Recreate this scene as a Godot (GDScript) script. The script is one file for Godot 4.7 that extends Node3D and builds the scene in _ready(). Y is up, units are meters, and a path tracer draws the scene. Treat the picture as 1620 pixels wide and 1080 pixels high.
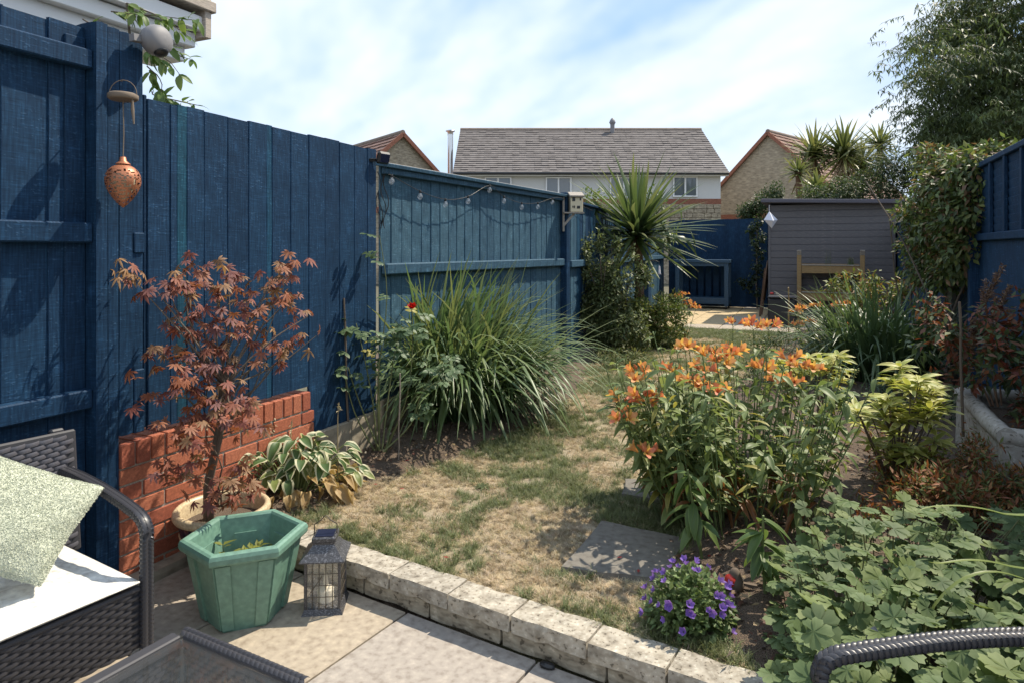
extends Node3D

# ---------------------------------------------------------------- picture to place
const H := 1.47          # eye height over the patio, metres
const F := 1060.0        # focal length in photograph pixels
const CX := 810.0
const CY := 395.0        # horizon row
const LAWN := 0.115       # height of the lawn over the patio

var rng := RandomNumberGenerator.new()
var used := {}
var mats := {}

func rf(a: float, b: float) -> float: return rng.randf_range(a, b)
func ri(a: int, b: int) -> int: return rng.randi_range(a, b)
func on_level(u: float, v: float, y: float) -> Vector3:
	var d := (H - y) * F / (v - CY)
	return Vector3((u - CX) / F * d, y, -d)
func at_depth(u: float, v: float, d: float) -> Vector3:
	return Vector3((u - CX) / F * d, H - (v - CY) / F * d, -d)
func xd(x: float, y: float, d: float) -> Vector3: return Vector3(x, y, -d)
# garden frame: a = metres right of the left fence line, b = metres along it
func gp(a: float, b: float, y: float) -> Vector3:
	return Vector3(-3.225 + a * 0.911 + b * 0.4125, y, -(-a * 0.4125 + b * 0.911))
func frame(origin: Vector3, along: Vector3) -> Transform3D:
	var x := along.normalized()
	return Transform3D(Basis(x, Vector3.UP, x.cross(Vector3.UP)), origin)
func aim(dir: Vector3, up: Vector3, at: Vector3) -> Transform3D:
	# z axis along dir, y axis near up
	var z := dir.normalized()
	var x := up.cross(z)
	if x.length() < 0.01: x = Vector3.RIGHT.cross(z)
	x = x.normalized()
	return Transform3D(Basis(x, z.cross(x), z), at)
func rand_dir() -> Vector3:
	return Vector3(rng.randfn(), rng.randfn(), rng.randfn()).normalized()
func flat(ang: float, r: float = 1.0) -> Vector3: return Vector3(cos(ang) * r, 0, sin(ang) * r)

# ---------------------------------------------------------------- mesh collector
class Sh:
	var v := PackedVector3Array()
	var n := PackedVector3Array()
	var c := PackedColorArray()
	var uv := PackedVector2Array()
	var ix := PackedInt32Array()
	var col := Color(1, 1, 1)
	var made: ArrayMesh
	func p(at: Vector3, nn: Vector3, t := Vector2.ZERO) -> int:
		v.append(at); n.append(nn); c.append(col); uv.append(t)
		return v.size() - 1
	func t3(a: int, b: int, d: int) -> void:
		ix.append(a); ix.append(b); ix.append(d)
	func face(a: Vector3, b: Vector3, d: Vector3, out: Vector3) -> void:
		var nn := (d - a).cross(b - a)
		if nn.length_squared() < 1e-16: return
		nn = nn.normalized()
		if nn.dot(out) < 0.0:
			var i := p(a, -nn); p(d, -nn); p(b, -nn); t3(i, i + 1, i + 2)
		else:
			var i := p(a, nn); p(b, nn); p(d, nn); t3(i, i + 1, i + 2)
	func quad(a: Vector3, b: Vector3, d: Vector3, e: Vector3, out: Vector3, uvs := false) -> void:
		var nn := (d - a).cross(b - a)
		if nn.length_squared() < 1e-16: nn = (e - a).cross(d - a)
		if nn.length_squared() < 1e-16: return
		nn = nn.normalized()
		if nn.dot(out) < 0.0: nn = -nn
		var i := p(a, nn, Vector2(0, 0)); p(b, nn, Vector2(1, 0)); p(d, nn, Vector2(1, 1)); p(e, nn, Vector2(0, 1))
		if (d - a).cross(b - a).dot(nn) > 0.0:
			t3(i, i + 1, i + 2); t3(i, i + 2, i + 3)
		else:
			t3(i, i + 2, i + 1); t3(i, i + 3, i + 2)
	# box with chamfered edges; size along the axes of x
	func box(x: Transform3D, s: Vector3, bev := 0.0) -> Sh:
		var h := s * 0.5
		var b: float = min(bev, min(h.x, min(h.y, h.z)) * 0.9)
		if b <= 0.0:
			for ax in 3:
				for sg in [-1.0, 1.0]:
					var q := []
					for k in [[-1, -1], [1, -1], [1, 1], [-1, 1]]:
						var w := Vector3.ZERO
						w[ax] = sg * h[ax]; w[(ax + 1) % 3] = k[0] * h[(ax + 1) % 3]; w[(ax + 2) % 3] = k[1] * h[(ax + 2) % 3]
						q.append(x * w)
					var o := Vector3.ZERO
					o[ax] = sg
					quad(q[0], q[1], q[2], q[3], x.basis * o)
			return self
		var pt := func(sx: float, sy: float, sz: float, ax: int) -> Vector3:
			var w := Vector3(sx * (h.x - b), sy * (h.y - b), sz * (h.z - b))
			w[ax] += (b if [sx, sy, sz][ax] > 0 else -b)
			return x * w
		for ax in 3:
			for sg in [-1.0, 1.0]:
				var q := []
				for k in [[-1, -1], [1, -1], [1, 1], [-1, 1]]:
					var s3 := [0.0, 0.0, 0.0]
					s3[ax] = sg; s3[(ax + 1) % 3] = float(k[0]); s3[(ax + 2) % 3] = float(k[1])
					q.append(pt.call(s3[0], s3[1], s3[2], ax))
				var o := Vector3.ZERO
				o[ax] = sg
				quad(q[0], q[1], q[2], q[3], x.basis * o)
		for ax in 3:
			var i: int = (ax + 1) % 3
			var j: int = (ax + 2) % 3
			for si in [-1.0, 1.0]:
				for sj in [-1.0, 1.0]:
					var e := [0.0, 0.0, 0.0]
					e[i] = si; e[j] = sj
					e[ax] = -1.0
					var a1: Vector3 = pt.call(e[0], e[1], e[2], i)
					var a2: Vector3 = pt.call(e[0], e[1], e[2], j)
					e[ax] = 1.0
					var b1: Vector3 = pt.call(e[0], e[1], e[2], i)
					var b2: Vector3 = pt.call(e[0], e[1], e[2], j)
					var o := Vector3.ZERO
					o[i] = si; o[j] = sj
					quad(a1, a2, b2, b1, x.basis * o)
		for sx in [-1.0, 1.0]:
			for sy in [-1.0, 1.0]:
				for sz in [-1.0, 1.0]:
					face(pt.call(sx, sy, sz, 0), pt.call(sx, sy, sz, 1), pt.call(sx, sy, sz, 2), x.basis * Vector3(sx, sy, sz))
		return self
	func bar(a: Vector3, b: Vector3, w: float, t: float, up := Vector3.UP, bev := 0.0) -> Sh:
		var z := b - a
		var l := z.length()
		z /= l
		var xx := up.cross(z)
		if xx.length() < 0.01: xx = Vector3.RIGHT.cross(z)
		xx = xx.normalized()
		return box(Transform3D(Basis(xx, z.cross(xx), z), (a + b) * 0.5), Vector3(w, t, l), bev)
	func tube(path: Array, radii: Array, sides := 6, cap := true) -> Sh:
		var m := path.size()
		var xx := Vector3.ZERO
		var start := v.size()
		var last_t := Vector3.UP
		for i in m:
			var t: Vector3 = (path[min(i + 1, m - 1)] - path[max(i - 1, 0)])
			t = t.normalized() if t.length() > 1e-9 else last_t
			last_t = t
			if i == 0:
				xx = Vector3.UP.cross(t)
				if xx.length() < 0.05: xx = Vector3.RIGHT.cross(t)
			xx = (xx - t * xx.dot(t)).normalized()
			var yy := t.cross(xx)
			var r: float = radii[i] if radii.size() > i else radii[0]
			for k in sides + 1:
				var a := TAU * k / sides
				var dir := xx * cos(a) + yy * sin(a)
				p(path[i] + dir * r, dir, Vector2(float(k) / sides, i * 0.1))
		for i in m - 1:
			for k in sides:
				var a := start + i * (sides + 1) + k
				var b := a + sides + 1
				t3(a, a + 1, b + 1); t3(a, b + 1, b)
		if cap:
			for e in [0, m - 1]:
				var t: Vector3 = (path[0] - path[1]).normalized() if e == 0 else (path[m - 1] - path[m - 2]).normalized()
				var o := p(path[e], t)
				var base: int = start + e * (sides + 1)
				var first := v.size()
				for k in sides: p(v[base + k], t)
				for k in sides:
					var a1 := first + k
					var b1 := first + (k + 1) % sides
					if e == 0: t3(o, b1, a1)
					else: t3(o, a1, b1)
		return self
	# profile of Vector2(r, y) turned about y
	func lathe(prof: Array, seg := 20, x := Transform3D(), arc := TAU) -> Sh:
		var start := v.size()
		var m := prof.size()
		for i in m:
			var t: Vector2 = prof[min(i + 1, m - 1)] - prof[max(i - 1, 0)]
			var nn := Vector2(t.y, -t.x).normalized()
			for k in seg + 1:
				var a := arc * k / seg
				p(x * Vector3(prof[i].x * cos(a), prof[i].y, prof[i].x * sin(a)), (x.basis * Vector3(nn.x * cos(a), nn.y, nn.x * sin(a))).normalized(), Vector2(float(k) / seg, float(i) / m))
		for i in m - 1:
			for k in seg:
				var a := start + i * (seg + 1) + k
				var b := a + seg + 1
				t3(a, b, b + 1); t3(a, b + 1, a + 1)
		return self
	# grid of points [row][col] with smooth normals
	func grid(rows: Array, cols: Array = [], flip := false, out := Vector3.ZERO) -> Sh:
		if out != Vector3.ZERO:
			var mi: int = rows.size() / 2
			var mj: int = rows[0].size() / 2
			var tu: Vector3 = rows[mi][mj] - rows[mi][mj - 1]
			var tv: Vector3 = rows[mi][mj] - rows[mi - 1][mj]
			flip = tv.cross(tu).dot(out) < 0.0
		var start := v.size()
		var m := rows.size()
		var w: int = rows[0].size()
		for i in m:
			for j in w:
				var du: Vector3 = rows[i][min(j + 1, w - 1)] - rows[i][max(j - 1, 0)]
				var dv: Vector3 = rows[min(i + 1, m - 1)][j] - rows[max(i - 1, 0)][j]
				var nn := dv.cross(du)
				nn = nn.normalized() if nn.length() > 1e-12 else Vector3.UP
				if flip: nn = -nn
				if cols: col = cols[i][j]
				p(rows[i][j], nn, Vector2(float(j) / (w - 1), float(i) / (m - 1)))
		for i in m - 1:
			for j in w - 1:
				var a := start + i * w + j
				if flip:
					t3(a, a + w, a + w + 1); t3(a, a + w + 1, a + 1)
				else:
					t3(a, a + 1, a + w + 1); t3(a, a + w + 1, a + w)
		return self
	# small folded leaf: base at origin of x, pointing along z, face up y
	func leaf(x: Transform3D, l: float, w: float, cc: Color, droop := 0.15, fold := 0.18) -> void:
		col = cc
		var hw := w * 0.5
		var b := x.origin
		var m := x * Vector3(0, -droop * l * 0.25 - fold * hw, l * 0.5)
		var le := x * Vector3(-hw, -droop * l * 0.18, l * 0.45)
		var re := x * Vector3(hw, -droop * l * 0.18, l * 0.45)
		var tp := x * Vector3(0, -droop * l, l)
		var nl := (x.basis * Vector3(fold, 1, droop * 0.5)).normalized()
		var nr := (x.basis * Vector3(-fold, 1, droop * 0.5)).normalized()
		var i := p(b, nl); p(le, nl); p(tp, nl); p(m, nl)
		t3(i, i + 1, i + 3); t3(i + 1, i + 2, i + 3)
		i = p(b, nr); p(re, nr); p(tp, nr); p(m, nr)
		t3(i, i + 3, i + 1); t3(i + 1, i + 3, i + 2)
	# ribbon along a path; side = across direction at each point is kept level
	func ribbon(path: Array, widths: Array, cols: Array, fold := 0.3, side := Vector3.ZERO) -> void:
		var m := path.size()
		var start := v.size()
		for i in m:
			var t: Vector3 = (path[min(i + 1, m - 1)] - path[max(i - 1, 0)]).normalized()
			var s := side if side != Vector3.ZERO else t.cross(Vector3.UP)
			if s.length() < 0.02: s = Vector3.RIGHT
			s = (s - t * s.dot(t)).normalized()
			var nn := s.cross(t)
			var w: float = widths[i] * 0.5
			col = cols[i]
			p(path[i] - s * w, (nn + s * fold).normalized(), Vector2(0, i))
			p(path[i] - nn * w * fold, nn, Vector2(0.5, i))
			p(path[i] + s * w, (nn - s * fold).normalized(), Vector2(1, i))
		for i in m - 1:
			for k in 2:
				var a := start + i * 3 + k
				t3(a, a + 1, a + 4); t3(a, a + 4, a + 3)
	func add(o: Sh, x: Transform3D, tint := Color(1, 1, 1)) -> void:
		var start := v.size()
		v.append_array(x * o.v)
		var bs := x.basis.orthonormalized()
		n.append_array(Transform3D(bs, Vector3.ZERO) * o.n)
		uv.append_array(o.uv)
		if tint == Color(1, 1, 1): c.append_array(o.c)
		else:
			for cc in o.c: c.append(cc * tint)
		for i in o.ix: ix.append(i + start)
	func mesh() -> ArrayMesh:
		if made: return made
		made = ArrayMesh.new()
		if v.is_empty(): return made
		for k in range(0, ix.size(), 3):
			var i0 := ix[k]
			var i1 := ix[k + 1]
			var i2 := ix[k + 2]
			if (v[i2] - v[i0]).cross(v[i1] - v[i0]).dot(n[i0] + n[i1] + n[i2]) < 0.0:
				ix[k + 1] = i2
				ix[k + 2] = i1
		var a := []
		a.resize(Mesh.ARRAY_MAX)
		a[Mesh.ARRAY_VERTEX] = v; a[Mesh.ARRAY_NORMAL] = n; a[Mesh.ARRAY_COLOR] = c; a[Mesh.ARRAY_TEX_UV] = uv; a[Mesh.ARRAY_INDEX] = ix
		made.add_surface_from_arrays(Mesh.PRIMITIVE_TRIANGLES, a)
		return made

# ---------------------------------------------------------------- nodes
func numbered(called: String) -> String:
	if not used.has(called):
		used[called] = 0
		return called
	used[called] += 1
	return "%s_%03d" % [called, used[called]]
func tag(o: Node3D, label: String, category: String, group := "", kind := "") -> Node3D:
	o.set_meta("label", label)
	o.set_meta("category", category)
	if group: o.set_meta("group", group)
	if kind: o.set_meta("kind", kind)
	return o
func thing(called: String, label: String, category: String, at := Transform3D(), group := "") -> Node3D:
	var o := Node3D.new()
	o.name = numbered(called)
	add_child(o)
	o.transform = at
	return tag(o, label, category, group)
func part(parent: Node, called: String, m: Mesh, mt: Material, at := Transform3D()) -> MeshInstance3D:
	var o := MeshInstance3D.new()
	o.name = called
	o.mesh = m
	o.material_override = mt
	o.transform = at
	parent.add_child(o, true)
	return o
func single(called: String, label: String, category: String, m: Mesh, mt: Material, at := Transform3D(), group := "") -> MeshInstance3D:
	var o := part(self, numbered(called), m, mt, at)
	tag(o, label, category, group)
	return o
func structure(called: String, m: Mesh, mt: Material, at := Transform3D()) -> MeshInstance3D:
	var o := part(self, numbered(called), m, mt, at)
	o.set_meta("kind", "structure")
	return o
func stuff(o: Node) -> Node:
	o.set_meta("kind", "stuff")
	return o
func many(parent: Node, called: String, m: Mesh, mt: Material, xs: Array, cols: Array = []) -> MultiMeshInstance3D:
	var mm := MultiMesh.new()
	mm.transform_format = MultiMesh.TRANSFORM_3D
	mm.use_colors = cols.size() > 0
	mm.mesh = m
	mm.instance_count = xs.size()
	for i in xs.size():
		mm.set_instance_transform(i, xs[i])
		if cols: mm.set_instance_color(i, cols[i])
	var o := MultiMeshInstance3D.new()
	o.name = called
	o.multimesh = mm
	o.material_override = mt
	parent.add_child(o, true)
	o.set_meta("kind", "stuff")
	return o

# ---------------------------------------------------------------- materials
func lin(r: float, g: float, b: float) -> Color: return Color(r, g, b).linear_to_srgb()
func noise(sd: int, freq: float, octs := 4, kind := FastNoiseLite.TYPE_SIMPLEX_SMOOTH) -> FastNoiseLite:
	var f := FastNoiseLite.new()
	f.seed = sd; f.frequency = freq; f.fractal_octaves = octs; f.noise_type = kind
	f.fractal_type = FastNoiseLite.FRACTAL_FBM if octs > 1 else FastNoiseLite.FRACTAL_NONE
	return f
# ramp: [[position, Color(linear)], ...]
func ntex(sd: int, freq: float, ramp: Array, size := 512, octs := 5, kind := FastNoiseLite.TYPE_SIMPLEX_SMOOTH) -> NoiseTexture2D:
	var t := NoiseTexture2D.new()
	t.width = size; t.height = size; t.seamless = true; t.normalize = true
	t.noise = noise(sd, freq, octs, kind)
	if ramp:
		var g := Gradient.new()
		var offs := PackedFloat32Array()
		var cs := PackedColorArray()
		var gain := 0.01
		for r in ramp: gain = maxf(gain, maxf(r[1].r, maxf(r[1].g, r[1].b)))
		t.set_meta("gain", gain)   # pictures hold nothing above one: the material's own colour takes the factor
		for r in ramp:
			offs.append(r[0]); cs.append(Color(r[1].r / gain, r[1].g / gain, r[1].b / gain).linear_to_srgb())
		g.offsets = offs; g.colors = cs
		t.color_ramp = g
	return t
func mat(called: String, c: Color, rough := 0.8, metal := 0.0) -> StandardMaterial3D:
	var m := StandardMaterial3D.new()
	m.resource_name = called
	m.albedo_color = c.linear_to_srgb()
	m.roughness = rough
	m.metallic = metal
	mats[called] = m
	return m
func gained(m: StandardMaterial3D, t: Texture2D) -> void:
	if t.has_meta("gain"):
		var c := m.albedo_color.srgb_to_linear()
		var g: float = t.get_meta("gain")
		m.albedo_color = Color(c.r * g, c.g * g, c.b * g).linear_to_srgb()
func textured(m: StandardMaterial3D, t: Texture2D, scale: Vector3, sharp := 8.0, world := true) -> StandardMaterial3D:
	m.albedo_texture = t
	gained(m, t)
	m.uv1_triplanar = true
	m.uv1_world_triplanar = world
	m.uv1_triplanar_sharpness = sharp
	m.uv1_scale = scale
	return m
func bumped(m: StandardMaterial3D, t: Texture2D, cm: float) -> StandardMaterial3D:
	m.heightmap_enabled = true
	m.heightmap_texture = t
	m.heightmap_scale = cm
	return m
func layered(m: StandardMaterial3D, t: Texture2D, scale: Vector3, sharp := 8.0) -> StandardMaterial3D:
	m.detail_enabled = true
	m.detail_blend_mode = BaseMaterial3D.BLEND_MODE_MUL
	m.detail_albedo = t
	gained(m, t)
	m.detail_uv_layer = BaseMaterial3D.DETAIL_UV_2
	m.uv2_triplanar = true
	m.uv2_world_triplanar = true
	m.uv2_triplanar_sharpness = sharp
	m.uv2_scale = scale
	return m
func leafy(called: String, rough := 0.5, through := 0.45) -> StandardMaterial3D:
	var m := mat(called, Color(1, 1, 1), rough)
	m.vertex_color_use_as_albedo = true
	m.backlight_enabled = true
	m.backlight = Color(through, through, through * 0.7).linear_to_srgb()
	m.cull_mode = BaseMaterial3D.CULL_DISABLED
	return m

# ---------------------------------------------------------------- camera, sky, sun
func make_sky() -> void:
	var cam := Camera3D.new()
	cam.name = "camera"
	add_child(cam)
	cam.position = Vector3(0, H, 0)
	cam.projection = Camera3D.PROJECTION_FRUSTUM
	cam.near = 0.05
	cam.far = 2000.0
	cam.size = 1080.0 / F * cam.near
	cam.frustum_offset = Vector2(0, -(540.0 - CY) / F * cam.near)
	cam.current = true
	var sun := DirectionalLight3D.new()
	sun.name = "sun"
	add_child(sun)
	var to_sun := Vector3(0.493, 0.820, -0.292).normalized()
	sun.look_at_from_position(to_sun * 50.0, Vector3.ZERO, Vector3.UP)
	sun.light_energy = 1.28
	sun.light_color = Color(1.0, 0.955, 0.88)
	sun.light_angular_distance = 0.6
	sun.shadow_enabled = true
	var env := Environment.new()
	env.background_mode = Environment.BG_SKY
	var w := 1024
	var hgt := 512
	var im := Image.create(w, hgt, false, Image.FORMAT_RGBF)
	var n1 := noise(5, 1.0, 6)
	var n2 := noise(9, 1.0, 4)
	for j in hgt:
		var el := (0.5 - (j + 0.5) / hgt) * PI
		for i in w:
			var az := (i + 0.5) / w * TAU
			var c: Color
			if el < 0.0:
				c = Color(0.30, 0.29, 0.26)
			else:
				var y := sin(el)
				var k := pow(1.0 - y, 3.0)
				c = Color(0.17, 0.30, 0.53).lerp(Color(0.34, 0.465, 0.61), clampf(k * 1.05, 0, 1))
				# clouds on a layer overhead, stretched in one direction by the wind
				var q := Vector2(cos(az), sin(az)) * cos(el) / (y + 0.18)
				q = q.rotated(0.5)
				var s := n1.get_noise_2d(q.x * 0.40 + 3.0, q.y * 1.2) * 0.62 + n2.get_noise_2d(q.x * 1.6, q.y * 4.4 + 7.0) * 0.22 + n2.get_noise_2d(q.x * 6.0, q.y * 11.0 + 3.0) * 0.09
				var m := smoothstep(-0.55, 0.50, s + 0.22 * k)
				c = c.lerp(Color(0.58, 0.615, 0.65), m * 0.86)
			im.set_pixel(i, j, c)
	var sm := PanoramaSkyMaterial.new()
	sm.panorama = ImageTexture.create_from_image(im)
	var sky := Sky.new()
	sky.sky_material = sm
	env.sky = sky
	env.background_energy_multiplier = 1.16
	env.tonemap_mode = Environment.TONE_MAPPER_LINEAR
	env.tonemap_exposure = 1.68
	env.sdfgi_enabled = true
	env.ssao_enabled = true
	env.ssil_enabled = true
	var we := WorldEnvironment.new()
	we.name = "environment"
	we.environment = env
	add_child(we)

# rough sawn, painted timber: thin saw lines across, worn flecks, a few knots; 2.4 m of it
func sawn_paint() -> ImageTexture:
	var n := 1024
	var im := Image.create(n, n, false, Image.FORMAT_RGB8)
	var a := noise(31, 1.0, 3)
	var b := noise(32, 1.0, 2)
	var knots := []
	var r := RandomNumberGenerator.new()
	r.seed = 4
	for k in 34: knots.append(Vector3(r.randf() * n, r.randf() * n, r.randf_range(7.0, 13.0)))
	var gain := 2.6
	for y in n:
		for x in n:
			var patch := a.get_noise_2d(x * 0.012, y * 0.012)
			var v := 0.92 + 0.14 * patch
			var line := a.get_noise_2d(x * 0.016 + 50.0, y * 0.33)
			v += smoothstep(0.20, 0.55, line) * (0.28 + 0.5 * maxf(patch, 0.0))
			v -= smoothstep(0.25, 0.6, -line) * 0.22
			var f := b.get_noise_2d(x * 0.075, y * 0.16 + 90.0)
			var bare := smoothstep(0.50, 0.68, f + patch * 0.25)
			v += bare * 0.55
			im.set_pixel(x, y, Color(v + bare * 0.5, v + bare * 0.15, v).srgb_to_linear() if false else Color((v + bare * 0.7) / gain, (v + bare * 0.2) / gain, v / gain).linear_to_srgb())
	for q in knots:
		for j in range(-int(q.z * 1.6), int(q.z * 1.6) + 1):
			for i in range(-int(q.z), int(q.z) + 1):
				var d := Vector2(i / q.z, j / (q.z * 1.5)).length()
				if d > 1.0: continue
				var px := posmod(int(q.x) + i, n)
				var py := posmod(int(q.y) + j, n)
				var c := im.get_pixel(px, py).srgb_to_linear()
				var w := (0.25 + 0.45 * absf(sin(d * 9.0))) * (1.0 - d) / gain
				im.set_pixel(px, py, Color(c.r + w, c.g + w, c.b + w).linear_to_srgb())
	var t := ImageTexture.create_from_image(im)
	t.set_meta("gain", gain)
	return t

# ---------------------------------------------------------------- materials
func make_materials() -> void:
	var saw := ntex(11, 0.02, [[0.0, Color(0.50, 0.50, 0.54)], [0.40, Color(0.88, 0.88, 0.88)], [0.70, Color(1.05, 1.05, 1.05)], [0.86, Color(1.3, 1.25, 1.2)], [0.90, Color(2.2, 1.9, 1.6)], [1.0, Color(2.6, 2.2, 1.8)]], 1024, 6)
	var saw_img := sawn_paint()
	var runs := ntex(12, 0.025, [[0.0, Color(0.62, 0.64, 0.70)], [0.4, Color(0.9, 0.9, 0.9)], [0.65, Color(1.05, 1.08, 1.08)], [1.0, Color(1.45, 1.55, 1.5)]], 512, 5)
	var grey := ntex(13, 0.03, [], 512, 6)
	# rough sawn timber in thick blue fence paint: saw marks lie across the boards, brush runs along them
	for q in [["navy", Color(0.0130, 0.039, 0.083)], ["navy_b", Color(0.0141, 0.0425, 0.089)], ["navy_c", Color(0.0119, 0.0355, 0.076)], ["teal", Color(0.015, 0.062, 0.102)], ["teal_b", Color(0.015, 0.058, 0.108)],
			["faded", Color(0.052, 0.108, 0.156)], ["faded_b", Color(0.058, 0.117, 0.164)], ["faded_c", Color(0.045, 0.095, 0.142)]]:
		var m := textured(mat(q[0], q[1], 0.62), saw_img, Vector3(0.42, 0.42, 0.42), 12.0)
		layered(m, runs, Vector3(7.0, 0.45, 7.0), 12.0)
		bumped(m, saw_img, 0.22)
		m.metallic_specular = 0.24
	var brick_t := ntex(21, 0.02, [[0.0, Color(0.62, 0.55, 0.5)], [0.4, Color(0.95, 0.92, 0.9)], [0.7, Color(1.08, 1.08, 1.05)], [1.0, Color(1.5, 1.6, 1.6)]], 512, 5)
	var pits := ntex(22, 0.09, [], 512, 5)
	for q in [["brick", Color(0.39, 0.118, 0.060)], ["brick_b", Color(0.43, 0.142, 0.076)], ["brick_c", Color(0.33, 0.092, 0.050)]]:
		bumped(textured(mat(q[0], q[1], 0.85), brick_t, Vector3(5, 5, 5)), pits, 0.35)
	bumped(textured(mat("mortar", Color(0.50, 0.47, 0.41), 0.95), brick_t, Vector3(9, 9, 9)), pits, 0.3)
	var sand := ntex(31, 0.012, [[0.0, Color(0.66, 0.62, 0.58)], [0.4, Color(0.95, 0.94, 0.92)], [0.65, Color(1.04, 1.03, 1.0)], [1.0, Color(1.3, 1.28, 1.22)]], 1024, 6)
	var grit := ntex(32, 0.16, [[0.0, Color(0.62, 0.6, 0.57)], [0.35, Color(0.93, 0.93, 0.93)], [0.7, Color(1.05, 1.05, 1.05)], [1.0, Color(1.35, 1.33, 1.28)]], 512, 4)
	for q in [["slab_sand", Color(0.37, 0.315, 0.245)], ["slab_grey", Color(0.345, 0.31, 0.275)], ["slab_buff", Color(0.365, 0.315, 0.255)], ["deck_sand", Color(0.47, 0.365, 0.215)], ["stepping", Color(0.165, 0.152, 0.132)]]:
		layered(bumped(textured(mat(q[0], q[1], 0.88), sand, Vector3(1.7, 1.7, 1.7)), grit, 0.16), grit, Vector3(7.5, 7.5, 7.5))
	# kerb: pale reconstituted stone, with lichen spots and algae on it
	var lichen := ntex(41, 0.024, [[0.0, Color(0.10, 0.095, 0.085)], [0.17, Color(0.22, 0.20, 0.17)], [0.21, Color(0.80, 0.76, 0.68)], [0.60, Color(0.95, 0.92, 0.85)], [0.79, Color(1.0, 0.97, 0.88)], [0.83, Color(1.5, 1.5, 1.45)], [1.0, Color(1.6, 1.6, 1.55)]], 512, 3, FastNoiseLite.TYPE_CELLULAR)
	var spots := ntex(42, 0.020, [[0.0, Color(0.25, 0.24, 0.22)], [0.235, Color(0.36, 0.34, 0.31)], [0.265, Color(0.84, 0.81, 0.76)], [0.45, Color(0.92, 0.90, 0.86)], [0.74, Color(1.0, 1.0, 0.97)], [0.82, Color(1.3, 1.3, 1.27)], [1.0, Color(1.35, 1.35, 1.3)]], 512, 5)
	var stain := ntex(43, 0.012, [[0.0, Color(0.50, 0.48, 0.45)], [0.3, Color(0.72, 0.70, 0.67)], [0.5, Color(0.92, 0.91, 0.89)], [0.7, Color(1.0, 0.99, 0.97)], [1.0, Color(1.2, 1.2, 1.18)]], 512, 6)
	for q in [["kerb", Color(0.46, 0.425, 0.365)], ["kerb_b", Color(0.41, 0.38, 0.33)]]:
		layered(bumped(textured(mat(q[0], q[1], 0.92), spots, Vector3(4.2, 4.2, 4.2)), grit, 0.6), stain, Vector3(2.3, 2.3, 2.3))
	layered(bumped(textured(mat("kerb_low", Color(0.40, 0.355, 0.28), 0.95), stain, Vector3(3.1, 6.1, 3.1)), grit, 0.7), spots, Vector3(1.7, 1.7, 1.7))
	bumped(textured(mat("concrete", Color(0.30, 0.265, 0.205), 0.95), sand, Vector3(1.3, 1.3, 1.3)), grit, 0.35)
	bumped(textured(mat("trough", Color(0.34, 0.325, 0.30), 0.9), spots, Vector3(2.2, 2.2, 2.2)), grit, 0.5)
	var soil_t := ntex(51, 0.05, [[0.0, Color(0.35, 0.33, 0.3)], [0.4, Color(0.85, 0.85, 0.85)], [0.7, Color(1.2, 1.15, 1.1)], [1.0, Color(2.4, 2.2, 2.0)]], 1024, 6)
	var soil := bumped(textured(mat("soil", Color(0.125, 0.092, 0.066), 0.97), soil_t, Vector3(2.5, 2.5, 2.5)), soil_t, 1.6)
	soil.vertex_color_use_as_albedo = true
	var turf := bumped(textured(mat("turf", Color(1, 1, 1), 0.97), soil_t, Vector3(3.5, 3.5, 3.5)), soil_t, 1.0)
	turf.vertex_color_use_as_albedo = true
	textured(mat("earth", Color(0.10, 0.095, 0.06), 0.97), soil_t, Vector3(0.4, 0.4, 0.4))
	mat("joint", Color(0.20, 0.175, 0.14), 0.97)
	# shed: dark grey stained boards with worn patches
	var worn := ntex(61, 0.02, [[0.0, Color(0.75, 0.75, 0.78)], [0.5, Color(1, 1, 1)], [0.78, Color(1.15, 1.1, 1.05)], [0.86, Color(1.9, 1.75, 1.6)], [1.0, Color(3.2, 2.9, 2.5)]], 512, 6)
	bumped(textured(mat("shed", Color(0.115, 0.108, 0.112), 0.75), worn, Vector3(0.9, 9.0, 0.9), 12.0), worn, 0.2)
	textured(mat("felt", Color(0.10, 0.095, 0.115), 0.9), grit, Vector3(3, 3, 3))
	var wood_t := ntex(62, 0.02, [[0.0, Color(0.5, 0.45, 0.4)], [0.5, Color(1, 1, 1)], [1.0, Color(1.4, 1.35, 1.3)]], 512, 5)
	bumped(textured(mat("new_wood", Color(0.27, 0.175, 0.075), 0.75), wood_t, Vector3(1.2, 18, 1.2)), wood_t, 0.15)
	bumped(textured(mat("old_wood", Color(0.115, 0.062, 0.034), 0.75), wood_t, Vector3(18, 1.2, 18)), wood_t, 0.15)
	bumped(textured(mat("grey_wood", Color(0.30, 0.27, 0.235), 0.85), wood_t, Vector3(14, 2, 14)), wood_t, 0.2)
	mat("cane", Color(0.46, 0.34, 0.19), 0.7)
	mat("bark", Color(0.13, 0.10, 0.075), 0.95)
	bumped(textured(mat("palm_bark", Color(0.15, 0.085, 0.05), 0.95), wood_t, Vector3(6, 14, 6)), wood_t, 1.2)
	# houses
	textured(mat("render", Color(0.60, 0.60, 0.59), 0.9), grit, Vector3(2.5, 2.5, 2.5))
	layered(bumped(textured(mat("house_stone", Color(0.36, 0.31, 0.235), 0.95), ntex(71, 0.03, [[0.0, Color(0.55, 0.52, 0.5)], [0.5, Color(1, 1, 1)], [1.0, Color(1.5, 1.45, 1.4)]], 512, 4, FastNoiseLite.TYPE_CELLULAR), Vector3(0.35, 0.9, 0.35)), pits, 1.5), sand, Vector3(0.3, 0.3, 0.3))
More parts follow.
